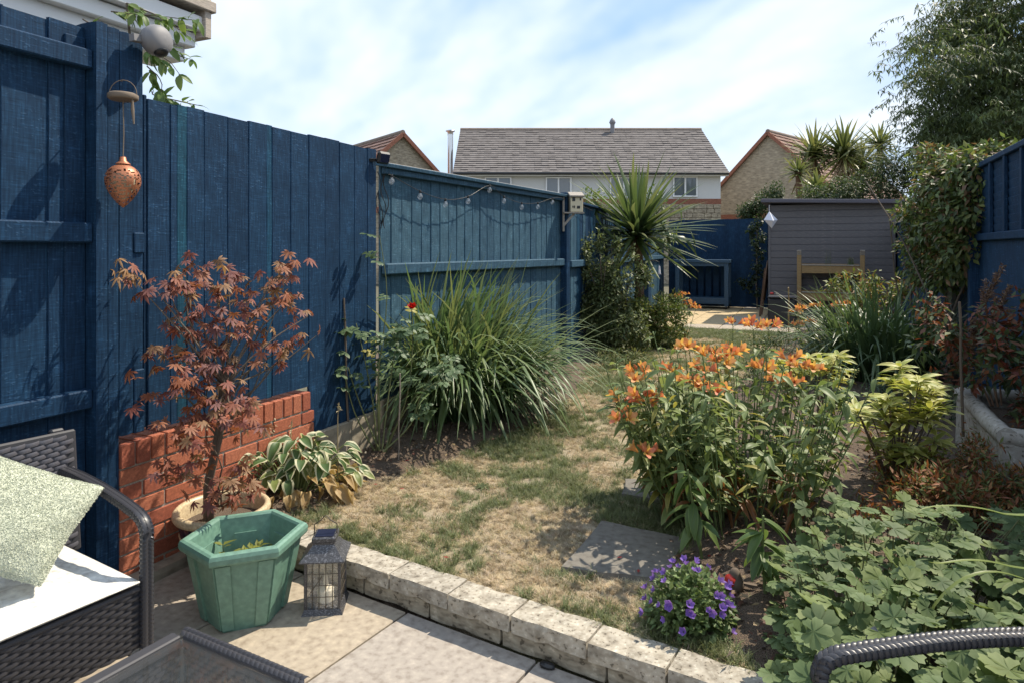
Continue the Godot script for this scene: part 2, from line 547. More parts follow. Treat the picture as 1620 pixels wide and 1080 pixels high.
	for q in [["tile_grey", Color(0.165, 0.150, 0.148)], ["tile_red", Color(0.21, 0.125, 0.10)], ["ridge", Color(0.23, 0.185, 0.155)]]:
		layered(textured(mat(q[0], q[1], 0.9), grit, Vector3(1.1, 1.1, 1.1)), sand, Vector3(0.22, 0.5, 0.22))
	textured(mat("house_brick", Color(0.24, 0.10, 0.065), 0.9), brick_t, Vector3(1, 1, 1))
	mat("white_frame", Color(0.80, 0.80, 0.80), 0.4)
	var wg := mat("window_glass", Color(0.11, 0.13, 0.15), 0.05)
	wg.metallic_specular = 0.8
	mat("fascia", Color(0.78, 0.78, 0.78), 0.45)
	textured(mat("weathered_board", Color(0.40, 0.35, 0.30), 0.85), wood_t, Vector3(2, 14, 2))
	mat("steel", Color(0.62, 0.62, 0.62), 0.22, 1.0)
	# furniture
	mat("rattan", Color(0.038, 0.038, 0.044), 0.36)
	mat("rattan_grey", Color(0.095, 0.092, 0.105), 0.38)
	mat("rattan_back", Color(0.038, 0.038, 0.044), 0.6)
	var cush := bumped(textured(mat("cushion", Color(0.66, 0.655, 0.625), 0.85), sand, Vector3(2, 2, 2)), ntex(81, 0.006, [], 512, 4), 1.2)
	cush.rim_enabled = true
	cush.rim = 0.3
	var fl := mat("fleece", Color(1, 1, 1), 0.95)
	fl.vertex_color_use_as_albedo = true
	fl.rim_enabled = true
	fl.rim = 0.5
	var gl := mat("glass", Color(0.9, 0.95, 0.93), 0.03)
	gl.albedo_color.a = 0.015
	gl.transparency = BaseMaterial3D.TRANSPARENCY_ALPHA
	var lg := mat("lantern_glass", Color(0.9, 0.9, 0.85), 0.06)
	lg.albedo_color.a = 0.05
	lg.transparency = BaseMaterial3D.TRANSPARENCY_ALPHA
	bumped(textured(mat("green_plastic", Color(0.135, 0.255, 0.195), 0.5), ntex(82, 0.02, [[0.0, Color(0.8, 0.8, 0.8)], [0.6, Color(1, 1, 1)], [1.0, Color(1.25, 1.2, 1.15)]], 512, 5), Vector3(3, 3, 3)), grit, 0.03)
	mat("navy_glaze", Color(0.018, 0.022, 0.045), 0.18)
	textured(mat("cream_glaze", Color(0.52, 0.42, 0.27), 0.4), brick_t, Vector3(6, 6, 6))
	textured(mat("brushed_metal", Color(0.075, 0.075, 0.08), 0.45, 0.5), ntex(83, 0.02, [[0.0, Color(0.6, 0.6, 0.6)], [0.6, Color(1, 1, 1)], [0.75, Color(2.4, 2.4, 2.4)], [1.0, Color(4.5, 4.5, 4.4)]], 512, 4), Vector3(8, 30, 8))
	mat("bronze_metal", Color(0.13, 0.11, 0.085), 0.45, 0.7)
	mat("candle_wax", Color(0.72, 0.66, 0.52), 0.6)
	mat("grey_plastic", Color(0.20, 0.195, 0.20), 0.6)
	mat("black_plastic", Color(0.014, 0.014, 0.015), 0.4)
	textured(mat("copper", Color(0.42, 0.165, 0.085), 0.45, 0.35), brick_t, Vector3(16, 16, 16))
	mat("rust", Color(0.17, 0.13, 0.095), 0.8)
	mat("bin_plastic", Color(0.020, 0.020, 0.024), 0.45)
	textured(mat("bench_blue", Color(0.026, 0.070, 0.125), 0.5), runs, Vector3(1, 6, 1))
	var bulb := mat("bulb_glass", Color(0.95, 0.97, 1.0), 0.02)
	bulb.albedo_color.a = 0.10
	bulb.transparency = BaseMaterial3D.TRANSPARENCY_ALPHA
	bulb.metallic_specular = 0.9
	mat("paper_white", Color(0.62, 0.62, 0.68), 0.6)
	mat("cream_paint", Color(0.60, 0.52, 0.36), 0.7)
	mat("red_paint", Color(0.45, 0.03, 0.02), 0.5)
	mat("amber", Color(0.52, 0.27, 0.06), 0.5)
	# plants: colour comes from each leaf
	leafy("leaf", 0.5, 0.8)
	leafy("leaf_dull", 0.65, 0.7)
	leafy("petal", 0.6, 0.85)
	leafy("blade", 0.4, 0.75)
	var st := mat("stem", Color(1, 1, 1), 0.7)
	st.vertex_color_use_as_albedo = true

# ---------------------------------------------------------------- ground
var left_bed: PackedVector2Array
var right_bed: PackedVector2Array
var stones := []
const K0 := Vector2(-0.719, 2.908)
const KE := Vector2(0.849, -0.528)     # along the kerb (x, depth)
const KN := Vector2(0.528, 0.849)      # away from the patio
func kp(e1: float, e2: float, y: float) -> Vector3:
	var q := K0 + KE * e1 + KN * e2
	return Vector3(q.x, y, -q.y)
func inside(poly: PackedVector2Array, q: Vector2) -> float:
	# signed distance: positive within
	var best := 1e9
	for i in poly.size():
		var a := poly[i]
		var b := poly[(i + 1) % poly.size()]
		best = min(best, q.distance_to(Geometry2D.get_closest_point_to_segment(q, a, b)))
	return best if Geometry2D.is_point_in_polygon(q, poly) else -best
func poly_px(list: Array, y: float) -> PackedVector2Array:
	var o := PackedVector2Array()
	for q in list:
		var w := on_level(q[0], q[1], y)
		o.append(Vector2(w.x, -w.z))
	return o
func turf_mix(x: float, d: float, n1: FastNoiseLite, n2: FastNoiseLite) -> Vector2:
	# (greenness, bareness) of the lawn
	var a := n1.get_noise_2d(x, d) + 0.6 * n2.get_noise_2d(x, d)
	var q := K0 + Vector2(0, 0)
	var far := (Vector2(x, d) - q).dot(KN)
	# the strip just behind the kerb is scorched most; it greens towards the stepping slab and the middle of the lawn
	var side := (Vector2(x, d) - q).dot(KE)
	a += smoothstep(0.25, 1.3, side) * 0.36 - 0.12 + smoothstep(0.5, 1.8, far) * 0.22
	var bare := n2.get_noise_2d(x * 0.8 + 40.0, d * 0.8)
	return Vector2(smoothstep(-0.25, 0.42, a), smoothstep(0.22, 0.5, bare))
func make_ground() -> void:
	var s := Sh.new()
	s.quad(Vector3(-600, -0.07, 400), Vector3(600, -0.07, 400), Vector3(600, -0.07, -800), Vector3(-600, -0.07, -800), Vector3.UP)
	structure("ground", s.mesh(), mats.earth)
	# patio
	var pb := Sh.new()
	pb.quad(kp(-1.1, 0.0, -0.016), kp(4.2, 0.0, -0.016), kp(4.2, -3.9, -0.016), kp(-1.1, -3.9, -0.016), Vector3.UP)
	var patio := Node3D.new()
	patio.name = "patio"
	add_child(patio)
	patio.set_meta("kind", "structure")
	part(patio, "bedding", pb.mesh(), mats.joint)
	var rows := [0.0, -0.757, -1.36, -2.12, -2.72, -3.48]
	var tone := ["slab_sand", "slab_grey", "slab_buff"]
	for r in rows.size() - 1:
		for k in range(-3, 6):
			var e0 := 0.347 + 0.61 * k + (0.0 if r % 2 == 0 else 0.17)
			var w := 0.61 - 0.010
			var dp: float = rows[r] - rows[r + 1] - 0.010
			var slab := Sh.new()
			var f := Transform3D(Basis(Vector3(KE.x, 0, -KE.y), Vector3.UP, Vector3(KE.x, 0, -KE.y).cross(Vector3.UP)), kp(e0 + w * 0.5 + 0.005, rows[r] - dp * 0.5 - 0.005, -0.0225 + rf(-0.001, 0.001)))
			slab.box(f, Vector3(w, 0.045, dp), 0.004)
			part(patio, "slab", slab.mesh(), mats[tone[0] if k == -1 and r == 0 else ("slab_grey" if (k == 0 or k == 1) and r == 0 else tone[ri(0, 2)])])
	# lawn sheet, coloured by how dry the turf is
	var n1 := noise(3, 0.9, 4)
	var n2 := noise(4, 3.4, 3)
	var n3 := noise(6, 9.0, 3)
	left_bed = poly_px([[430, 905], [486, 812], [560, 772], [640, 752], [740, 716], [850, 672], [915, 622], [935, 575], [965, 552], [1000, 536], [1040, 524], [1058, 516]], LAWN)
	left_bed.append(Vector2(2.6, 12.5)); left_bed.append(Vector2(0.4, 8.2)); left_bed.append(Vector2(-1.2, 4.9)); left_bed.append(Vector2(-1.75, 3.5))
	right_bed = poly_px([[1205, 1075], [1092, 985], [1062, 925], [1092, 842], [1075, 770], [1098, 690], [1150, 620], [1210, 575], [1236, 545], [1246, 522]], LAWN)
	right_bed.append(Vector2(5.6, 10.6)); right_bed.append(Vector2(6.2, 10.2)); right_bed.append(Vector2(3.0, 2.6)); right_bed.append(Vector2(2.4, 1.1))
	var g := Sh.new()
	var gr := []
	var gc := []
	var nb := 250
	var na := 100
	for i in nb + 1:
		var row := []
		var rc := []
		for j in na + 1:
			var a := -0.3 + 4.8 * j / na
			var t := float(i) / nb
			var b0 := 3.05 - 0.14 * a
			var b := b0 + (13.0 - b0) * t * (0.35 + 0.65 * t)
			var w := gp(a, b, 0)
			var q := turf_mix(w.x, -w.z, n1, n2)
			var yy := LAWN + n2.get_noise_2d(w.x, w.z) * 0.010 + n3.get_noise_2d(w.x, w.z) * 0.006
			var k0 := (Vector2(w.x, -w.z) - K0).dot(KN)
			if k0 < 0.07: yy = -0.045
			row.append(Vector3(w.x, yy, w.z))
			var cc := Color(0.42, 0.34, 0.225).lerp(Color(0.19, 0.195, 0.095), q.x * 0.8)
			cc = cc.lerp(Color(0.38, 0.315, 0.23), q.y * 0.8)
			rc.append(cc * (1.0 + 0.25 * n3.get_noise_2d(w.x * 3.0, w.z * 3.0)))
		gr.append(row)
		gc.append(rc)
	g.grid(gr, gc)
	structure("lawn", g.mesh(), mats.turf)
	# soil of the two borders, mounded a little and breaking through the turf at its edge
	for bed in [["left_border_soil", left_bed, 0.035], ["right_border_soil", right_bed, 0.045]]:
		var sh := Sh.new()
		var lo := Vector2(1e9, 1e9)
		var hi := -lo
		for q in bed[1]:
			lo = lo.min(q); hi = hi.max(q)
		lo -= Vector2(0.1, 0.1); hi += Vector2(0.1, 0.1)
		var nx := int((hi.x - lo.x) / 0.05)
		var nd := int((hi.y - lo.y) / 0.05)
		var rws := []
		var cls := []
		for i in nd + 1:
			var rw := []
			var cl := []
			for j in nx + 1:
				var q := Vector2(lo.x + j * 0.05, lo.y + i * 0.05)
				var sd := inside(bed[1], q) + n2.get_noise_2d(q.x * 1.5, q.y * 1.5) * 0.06
				var yy: float = LAWN + clampf(sd * 0.22, -0.05, bed[2]) + n3.get_noise_2d(q.x * 2.0, q.y * 2.0) * 0.014 + n2.get_noise_2d(q.x * 2.0, q.y * 2.0) * 0.012
				if (q - K0).dot(KN) < 0.07: yy = -0.045
				rw.append(Vector3(q.x, yy, -q.y))
				cl.append(Color(1, 1, 1) * (1.0 + 0.9 * smoothstep(0.1, 0.6, n1.get_noise_2d(q.x * 2.0 + 9.0, q.y * 2.0))))
			rws.append(rw)
			cls.append(cl)
		sh.grid(rws, cls)
		structure(bed[0], sh.mesh(), mats.soil)
	make_kerb()
	# paving at the far end
	var deck := Node3D.new()
	deck.name = "far_paving"
	add_child(deck)
	deck.set_meta("kind", "structure")
	var db := Sh.new()
	db.quad(gp(-0.4, 13.0, LAWN + 0.004), gp(4.4, 13.0, LAWN + 0.004), gp(4.4, 17.6, LAWN + 0.004), gp(-0.4, 17.6, LAWN + 0.004), Vector3.UP)
	part(deck, "bedding", db.mesh(), mats.joint)
	for i in 8:
		for j in 8:
			var f := frame(gp(-0.35 + 0.6 * i + 0.3, 12.98 + 0.6 * j + 0.3, LAWN + 0.008), gp(1, 0, 0) - gp(0, 0, 0))
			part(deck, "slab", Sh.new().box(f, Vector3(0.586, 0.04, 0.586), 0.004).mesh(), mats[["deck_sand", "deck_sand", "slab_buff"][ri(0, 2)]])
	# stepping stones in the turf
	for q in [[[950, 822], [1088, 850], [1052, 917], [888, 896]], [[990, 756], [1052, 762], [1046, 790], [982, 780]]]:
		var c := []
		for w in q: c.append(on_level(w[0], w[1], LAWN + 0.022))
		var sp := PackedVector2Array()
		for w in c: sp.append(Vector2(w.x, -w.z))
		stones.append(sp)
		var sb := Sh.new()
		var mid: Vector3 = (c[0] + c[1] + c[2] + c[3]) / 4.0
		var top := []
		var low := []
		var nedge := 5
		for e in 4:
			for k in nedge:
				var w: Vector3 = c[e].lerp(c[(e + 1) % 4], float(k) / nedge)
				w += Vector3(rf(-0.006, 0.006), rf(-0.002, 0.002), rf(-0.006, 0.006))
				low.append(w + Vector3(0, -0.05, 0) + (w - mid) * 0.015)
				top.append(w - (w - mid).normalized() * 0.006)
		for k in top.size():
			var k2 := (k + 1) % top.size()
			sb.face(mid, top[k], top[k2], Vector3.UP)
			sb.quad(top[k], top[k2], low[k2], low[k], top[k] - mid)
		var o := single("stepping_stone", "large grey paving slab sunk in the dry turf by purple flowers" if q[0][0] == 950 else "smaller grey paving slab mostly hidden under orange flowering plant", "paving slab", sb.mesh(), mats.stepping)

# block with uneven faces
func rough_block(s: Vector3, amp: float, sd: int, nx := 5) -> Sh:
	var sh := Sh.new()
	var nn := noise(sd, 14.0, 2)
	for ax in 3:
		for sg in [-1.0, 1.0]:
			var iu := (ax + 1) % 3
			var iv := (ax + 2) % 3
			var cu := nx if iu == 0 else 3
			var cv := nx if iv == 0 else 3
			var rows := []
			for i in cv + 1:
				var row := []
				for j in cu + 1:
					var w := Vector3.ZERO
					w[ax] = sg * 0.5 * s[ax]
					w[iu] = (float(j) / cu - 0.5) * s[iu]
					w[iv] = (float(i) / cv - 0.5) * s[iv]
					# round the arrises
					var edges := 0
					for k in 3:
						if absf(absf(w[k]) - s[k] * 0.5) < 1e-5: edges += 1
					if edges >= 2:
						w *= 1.0 - 0.0035 / maxf(0.02, w.length()) * edges
					w += Vector3(nn.get_noise_3dv(w * 1.0), nn.get_noise_3dv(w + Vector3(5, 0, 0)), nn.get_noise_3dv(w + Vector3(0, 7, 0))) * amp
					row.append(w)
				rows.append(row)
			var o := Vector3.ZERO
			o[ax] = sg
			for i in cv:
				for j in cu:
					sh.quad(rows[i][j], rows[i][j + 1], rows[i + 1][j + 1], rows[i + 1][j], o)
	return sh

func make_kerb() -> void:
	var k := thing("stone_kerb", "low two course pale stone kerb edging the dry lawn, spotted with lichen", "kerb")
	var variants := []
	var lows := []
	for i in 5:
		variants.append(rough_block(Vector3(1.0, 0.064, 0.135), 0.0045, 100 + i, 6))
		lows.append(rough_block(Vector3(1.0, 0.066, 0.115), 0.006, 120 + i, 6))
	var bx := Vector3(KE.x, 0, -KE.y)
	var bs := Basis(bx, Vector3.UP, bx.cross(Vector3.UP))
	var e := -0.90
	while e < 3.4:
		var l := rf(0.265, 0.315)
		var f := Transform3D(bs * Basis.from_scale(Vector3(l - 0.004, 1, 1)), kp(e + l * 0.5, 0.060 + rf(-0.003, 0.003), 0.097 + rf(-0.002, 0.002)))
		part(k, "block", variants[ri(0, 4)].mesh(), mats[["kerb", "kerb", "kerb_b"][ri(0, 2)]], f)
		e += l
	e = -1.02
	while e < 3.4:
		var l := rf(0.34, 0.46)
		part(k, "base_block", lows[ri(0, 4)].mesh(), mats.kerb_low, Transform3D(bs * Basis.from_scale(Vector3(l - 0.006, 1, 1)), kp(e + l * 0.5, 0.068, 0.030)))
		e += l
	var mo := Sh.new()
	mo.box(Transform3D(bs, kp(1.2, 0.072, 0.056)), Vector3(4.4, 0.108, 0.088))
	part(k, "mortar_bed", mo.mesh(), mats.concrete)

# ---------------------------------------------------------------- fences and walls
# one upright feather-edge board, x = across, y = up from 0, z = thickness towards the garden
func board_mesh(w: float, h: float, t0: float, t1: float, sd: int) -> Sh:
	var s := Sh.new()
	var r := RandomNumberGenerator.new()
	r.seed = sd
	var n := 6
	var front := []
	var top := h + r.randf_range(-0.004, 0.004)
	for i in n + 1:
		var y := top * i / n
		var bow := r.randf_range(-0.0015, 0.0015)
		front.append([Vector3(-w * 0.5, y, t0 + bow), Vector3(-w * 0.5 + 0.003, y, t0 + 0.002 + bow), Vector3(w * 0.5 - 0.003, y, t1 + bow), Vector3(w * 0.5, y, t1 - 0.002 + bow)])
	for i in n:
		for j in 3:
			s.quad(front[i][j], front[i][j + 1], front[i + 1][j + 1], front[i + 1][j], Vector3(0, 0, 1))
		s.quad(front[i][0], front[i + 1][0], Vector3(-w * 0.5, top * (i + 1) / n, 0), Vector3(-w * 0.5, top * i / n, 0), Vector3(-1, 0, 0))
		s.quad(front[i][3], front[i + 1][3], Vector3(w * 0.5, top * (i + 1) / n, 0), Vector3(w * 0.5, top * i / n, 0), Vector3(1, 0, 0))
	s.quad(front[n][0], front[n][3], Vector3(w * 0.5, top, 0), Vector3(-w * 0.5, top, 0), Vector3.UP)
	s.quad(Vector3(-w * 0.5, 0, 0), Vector3(w * 0.5, 0, 0), Vector3(w * 0.5, top, 0), Vector3(-w * 0.5, top, 0), Vector3(0, 0, -1))
	return s
func boards(parent: Node3D, l: float, w: float, y0: float, y1: float, tones: Array, z := 0.0) -> void:
	var vs := []
	for i in 4: vs.append(board_mesh(w + 0.012, y1 - y0, 0.0135, 0.0100, 40 + i))
	var x := 0.0
	while x < l - 0.02:
		var ww: float = min(w, l - x)
		part(parent, "board", vs[ri(0, 3)].mesh(), mats[tones[ri(0, tones.size() - 1)]], Transform3D(Basis.from_scale(Vector3(ww / w, 1, 1)), Vector3(x + ww * 0.5, y0 + rf(-0.004, 0.004), z + rf(-0.0015, 0.0015))))
		x += w
func beam(parent: Node3D, called: String, c: Vector3, s: Vector3, m: Material, bev := 0.004) -> MeshInstance3D:
	return part(parent, called, Sh.new().box(Transform3D(Basis(), c), s, bev).mesh(), m)

func make_fences() -> void:
	var along := gp(0, 1, 0) - gp(0, 0, 0)
	# tall section beside the sofa: boards behind three rails
	var b0 := 1.55
	var bp := 3.62 - 0.0   # where the big post starts along the line (b = depth / 0.911 + offset)
	# b of a point on the fence line at depth d is d / 0.911
	var tall := thing("fence", "tall navy blue board fence with three rails behind the rattan sofa", "fence", frame(gp(0.13, 1.3, 0), along))
	var l := 3.163 - 1.3
	boards(tall, l, 0.172, 0.05, 2.40, ["navy", "navy_b", "navy_c"], -0.02)
	for r in [[2.306, 2.227], [1.582, 1.499], [0.889, 0.808]]:
		beam(tall, "rail", Vector3(l * 0.5, (r[0] + r[1]) * 0.5, 0.026), Vector3(l, r[0] - r[1], 0.052), mats.navy, 0.006)
	beam(tall, "edge_board", Vector3(l - 0.045, 1.18, -0.004), Vector3(0.085, 2.36, 0.02), mats.navy_c)
	# heavy post standing forward in line with the brick wall, split down its length, with two planks behind it over the wall
	var post := thing("fence_post", "thick cracked navy timber post with a hanging copper lantern", "fence post", frame(gp(0, 3.163, 0), along))
	for q in [[0.0, 0.050, 2.435, 0.20, 0.0], [0.0535, 0.048, 2.43, 0.198, 0.0], [0.1045, 0.062, 2.425, 0.197, 0.655], [0.170, 0.049, 2.41, 0.190, 0.655]]:
		var dp := 0.15 if q[0] < 0.1 else 0.08
		var s := rough_block(Vector3(q[1], q[2] - q[4], dp), 0.0025, 60 + int(q[0] * 100), 2)
		part(post, "timber", s.mesh(), mats.navy, Transform3D(Basis(), Vector3(q[0] + q[1] * 0.5, (q[2] + q[4]) * 0.5, q[3] - dp * 0.5)))
	for y in [1.50, 0.80]:
		beam(post, "rail_end", Vector3(0.197, y, 0.193), Vector3(0.05, 0.09 if y > 1 else 0.28, 0.014), mats.navy)
	beam(post, "batten", Vector3(0.240, 1.42, 0.155), Vector3(0.018, 1.50, 0.05), mats.navy_c)
	# first closeboard panel
	var p1 := thing("fence", "dark navy closeboard fence panel with teal streaks behind red maple", "fence", frame(gp(0.172, 3.413, 0), along))
	var l1 := 1.73
	var vs := []
	for i in 4: vs.append(board_mesh(0.15, 1.0, 0.0126, 0.0114, 70 + i))
	var x := 0.0
	var tones := ["navy", "navy", "teal", "navy_b", "navy", "navy_c", "navy_b", "teal_b", "navy", "navy_b", "navy", "navy_c", "navy_b", "navy", "navy"]
	var ws := [0.118, 0.035, 0.055, 0.10, 0.145, 0.14, 0.13, 0.04, 0.145, 0.15, 0.145, 0.14, 0.15, 0.14, 0.26]
	for i in ws.size():
		var w: float = min(ws[i], l1 - x)
		if w < 0.02: break
		var foot := (0.655 if x + w < 1.07 else 0.37) + rf(-0.003, 0.003)
		part(p1, "board", vs[i % 4].mesh(), mats[tones[i]], Transform3D(Basis.from_scale(Vector3((w + 0.004) / 0.15, 2.155 - foot, 1)), Vector3(x + w * 0.5, foot, rf(-0.001, 0.001))))
		x += w
	beam(p1, "back_rail", Vector3(l1 * 0.5, 1.9, -0.028), Vector3(l1, 0.08, 0.05), mats.navy_c)
	beam(p1, "back_rail", Vector3(l1 * 0.5, 0.75, -0.028), Vector3(l1, 0.08, 0.05), mats.navy_c)
	beam(p1, "gravel_board", Vector3(1.42, 0.225, 0.012), Vector3(0.62, 0.29, 0.05), mats.concrete, 0.008)
	# second panel: faded, capped, with a rail facing the garden
	var a2 := xd(-0.985, 0, 4.965)
	var e2 := xd(0.55, 0, 7.75)
	var p2 := thing("fence", "faded blue fence panel with capping rail and string of bulbs", "fence", frame(a2, e2 - a2))
	var l2 := (e2 - a2).length()
	boards(p2, l2, 0.128, 0.36, 2.085, ["faded", "faded_b", "faded_c", "faded"])
	beam(p2, "rail", Vector3(l2 * 0.5, 1.325, 0.045), Vector3(l2, 0.085, 0.055), mats.faded_c, 0.01)
	part(p2, "capping", Sh.new().box(Transform3D(Basis(Vector3(1, 0, 0), 0.16), Vector3(l2 * 0.5, 2.10, 0.028)), Vector3(l2 + 0.05, 0.032, 0.135), 0.005).mesh(), mats.faded_c)
	beam(p2, "top_rail", Vector3(l2 * 0.5, 2.055, 0.042), Vector3(l2, 0.05, 0.045), mats.faded_c)
	beam(p2, "gravel_board", Vector3(l2 * 0.5, 0.22, 0.012), Vector3(l2, 0.29, 0.05), mats.concrete, 0.008)
	part(p2, "capping_lip", Sh.new().box(Transform3D(Basis(Vector3(1, 0, 0), 0.16), Vector3(l2 * 0.5, 2.121, -0.012)), Vector3(l2 + 0.04, 0.014, 0.05), 0.003).mesh(), mats.grey_wood)
	single("fence_post", "slim navy post where the faded panel meets the farther fence", "fence post", Sh.new().box(frame(e2 + Vector3(0.05, 1.06, -0.03), e2 - a2), Vector3(0.10, 2.14, 0.12), 0.006).mesh(), mats.navy)
	# third run, beside the palm
	var a3 := xd(0.64, 0, 7.90)
	var e3 := xd(3.62, 0, 16.0)
	var p3 := thing("fence", "long blue fence run behind the leafy shrub and palm", "fence", frame(a3, e3 - a3))
	var l3 := (e3 - a3).length()
	boards(p3, l3, 0.15, 0.2, 2.03, ["faded", "navy_b", "faded_c", "teal_b"])
	beam(p3, "capping", Vector3(l3 * 0.5, 2.05, 0.02), Vector3(l3, 0.03, 0.10), mats.navy)
	beam(p3, "rail", Vector3(l3 * 0.5, 1.30, 0.045), Vector3(l3, 0.085, 0.05), mats.faded_c, 0.008)
	for k in [0.33, 0.66]:
		beam(p3, "post", Vector3(l3 * k, 1.05, 0.05), Vector3(0.1, 2.1, 0.1), mats.navy)
	# back fence
	var a4 := gp(-0.25, 17.5, 0)
	var e4 := gp(4.4, 17.5, 0)
	var p4 := thing("fence", "dark navy fence across the far end behind the blue bench", "fence", frame(a4, e4 - a4))
	var l4 := (e4 - a4).length()
	boards(p4, l4, 0.125, 0.15, 2.17, ["navy", "navy_b", "navy_c"])
	beam(p4, "post", Vector3(0.32, 1.1, 0.05), Vector3(0.1, 2.2, 0.1), mats.navy)
	# right fence: a lapped panel over plain boarding, then a post, then boards under the climber
	var back := gp(0, 0, 0) - gp(0, 1, 0)
	var pr := thing("fence", "dark navy overlapping slat panel with battens at the right border", "fence", frame(gp(4.24, 8.29, 0), back))
	var lr := 5.6
	for k in 9:
		var y := 1.60 + 0.062 * k
		part(pr, "slat", Sh.new().box(Transform3D(Basis(Vector3(1, 0, 0), 0.16), Vector3(lr * 0.5, y + 0.03, 0.0)), Vector3(lr, 0.074, 0.010), 0.002).mesh(), mats.navy)
	for k in 12:
		beam(pr, "batten", Vector3(0.05 + k * 0.45, 1.87, 0.022), Vector3(0.045, 0.6, 0.026), mats.navy_c)
	beam(pr, "top_rail", Vector3(lr * 0.5, 2.185, 0.012), Vector3(lr, 0.045, 0.06), mats.navy, 0.006)
	beam(pr, "mid_rail", Vector3(lr * 0.5, 1.575, 0.014), Vector3(lr, 0.06, 0.05), mats.navy, 0.006)
	boards(pr, lr, 0.14, 0.0, 1.57, ["navy", "navy_b"], -0.015)
	single("fence_post", "dark navy post at the end of the overlapping slat panel", "fence post", Sh.new().box(frame(gp(4.215, 8.34, 1.1), back), Vector3(0.09, 2.24, 0.1), 0.006).mesh(), mats.navy)
	var pq := thing("fence", "dark navy fence run hidden under the leafy climber", "fence", frame(gp(4.30, 17.5, 0), back))
	boards(pq, 9.1, 0.15, 0.1, 1.95, ["navy", "navy_b", "navy_c"])
	make_bricks(along)

func make_bricks(along: Vector3) -> void:
	var w := thing("brick_wall", "short low red brick wall at the foot of the navy fence", "wall", frame(gp(0.205, 3.265, 0), along))
	var l := 1.24
	var stretcher := Sh.new().box(Transform3D(), Vector3(0.215, 0.065, 0.1025), 0.0028)
	var half := Sh.new().box(Transform3D(), Vector3(0.1025, 0.065, 0.1025), 0.0028)
	var edge := Sh.new().box(Transform3D(), Vector3(0.065, 0.1025, 0.215), 0.0028)
	var tones := ["brick", "brick_b", "brick_c", "brick"]
	for c in 7:
		var x := 0.0 if c % 2 == 0 else 0.1125
		if c % 2 == 1:
			part(w, "brick", half.mesh(), mats[tones[ri(0, 3)]], Transform3D(Basis(), Vector3(0.051, 0.0325 + 0.075 * c, -0.051)))
		while x < l - 0.05:
			var m := stretcher if x + 0.215 < l + 0.03 else half
			var ww := 0.215 if m == stretcher else 0.1025
			part(w, "brick", m.mesh(), mats[tones[ri(0, 3)]], Transform3D(Basis(Vector3.UP, rf(-0.006, 0.006)), Vector3(x + ww * 0.5, 0.0325 + 0.075 * c + rf(-0.0015, 0.0015), -0.051 + rf(-0.002, 0.002))))
			x += ww + 0.010
	var k := 0
	while k * 0.0752 < l - 0.04:
		part(w, "coping_brick", edge.mesh(), mats[tones[ri(0, 3)]], Transform3D(Basis(Vector3(0, 0, 1), rf(-0.012, 0.012)), Vector3(k * 0.0752 + 0.033, 0.525 + 0.052 + rf(-0.002, 0.002), -0.103 + rf(-0.003, 0.003))))
		k += 1
	part(w, "mortar", Sh.new().box(Transform3D(Basis(), Vector3(0.595, 0.311, -0.105)), Vector3(1.18, 0.622, 0.197)).mesh(), mats.mortar)
	part(w, "footing", rough_block(Vector3(1.22, 0.07, 0.12), 0.008, 33, 8).mesh(), mats.concrete, Transform3D(Basis(), Vector3(0.63, 0.015, 0.012)))

# ---------------------------------------------------------------- buildings
# roof slope as overlapping courses of tiles: lower-left, lower-right, upper-right, upper-left
func courses(a: Vector3, b: Vector3, c: Vector3, d: Vector3, n: int, thick: float) -> Sh:
	var s := Sh.new()
	var nn := (b - a).cross(d - a).normalized()
	if nn.y < 0: nn = -nn
	for i in n:
		var t0 := float(i) / n
		var t1 := float(i + 1.12) / n
		var l0 := a.lerp(d, t0) + nn * thick
		var r0 := b.lerp(c, t0) + nn * thick
		var l1 := a.lerp(d, min(t1, 1.0))
		var r1 := b.lerp(c, min(t1, 1.0))
		s.quad(l0, r0, r1, l1, nn)
		s.quad(a.lerp(d, t0) - nn * 0.01, b.lerp(c, t0) - nn * 0.01, r0, l0, (a - d))
		# each tile of the course lifts a little at its lower edge
		var m := int((b - a).length() / 0.33)
		for k in m:
			if rng.randf() < 0.35:
				var f0 := float(k) / m
				var f1 := float(k + 0.97) / m
				var up := nn * rf(0.006, 0.02)
				s.quad(l0.lerp(r0, f0) + up, l0.lerp(r0, f1) + up, l1.lerp(r1, f1) + nn * 0.001, l1.lerp(r1, f0) + nn * 0.001, nn)
				s.quad(l0.lerp(r0, f0) + up, l0.lerp(r0, f1) + up, l0.lerp(r0, f1), l0.lerp(r0, f0), (a - d))
	return s
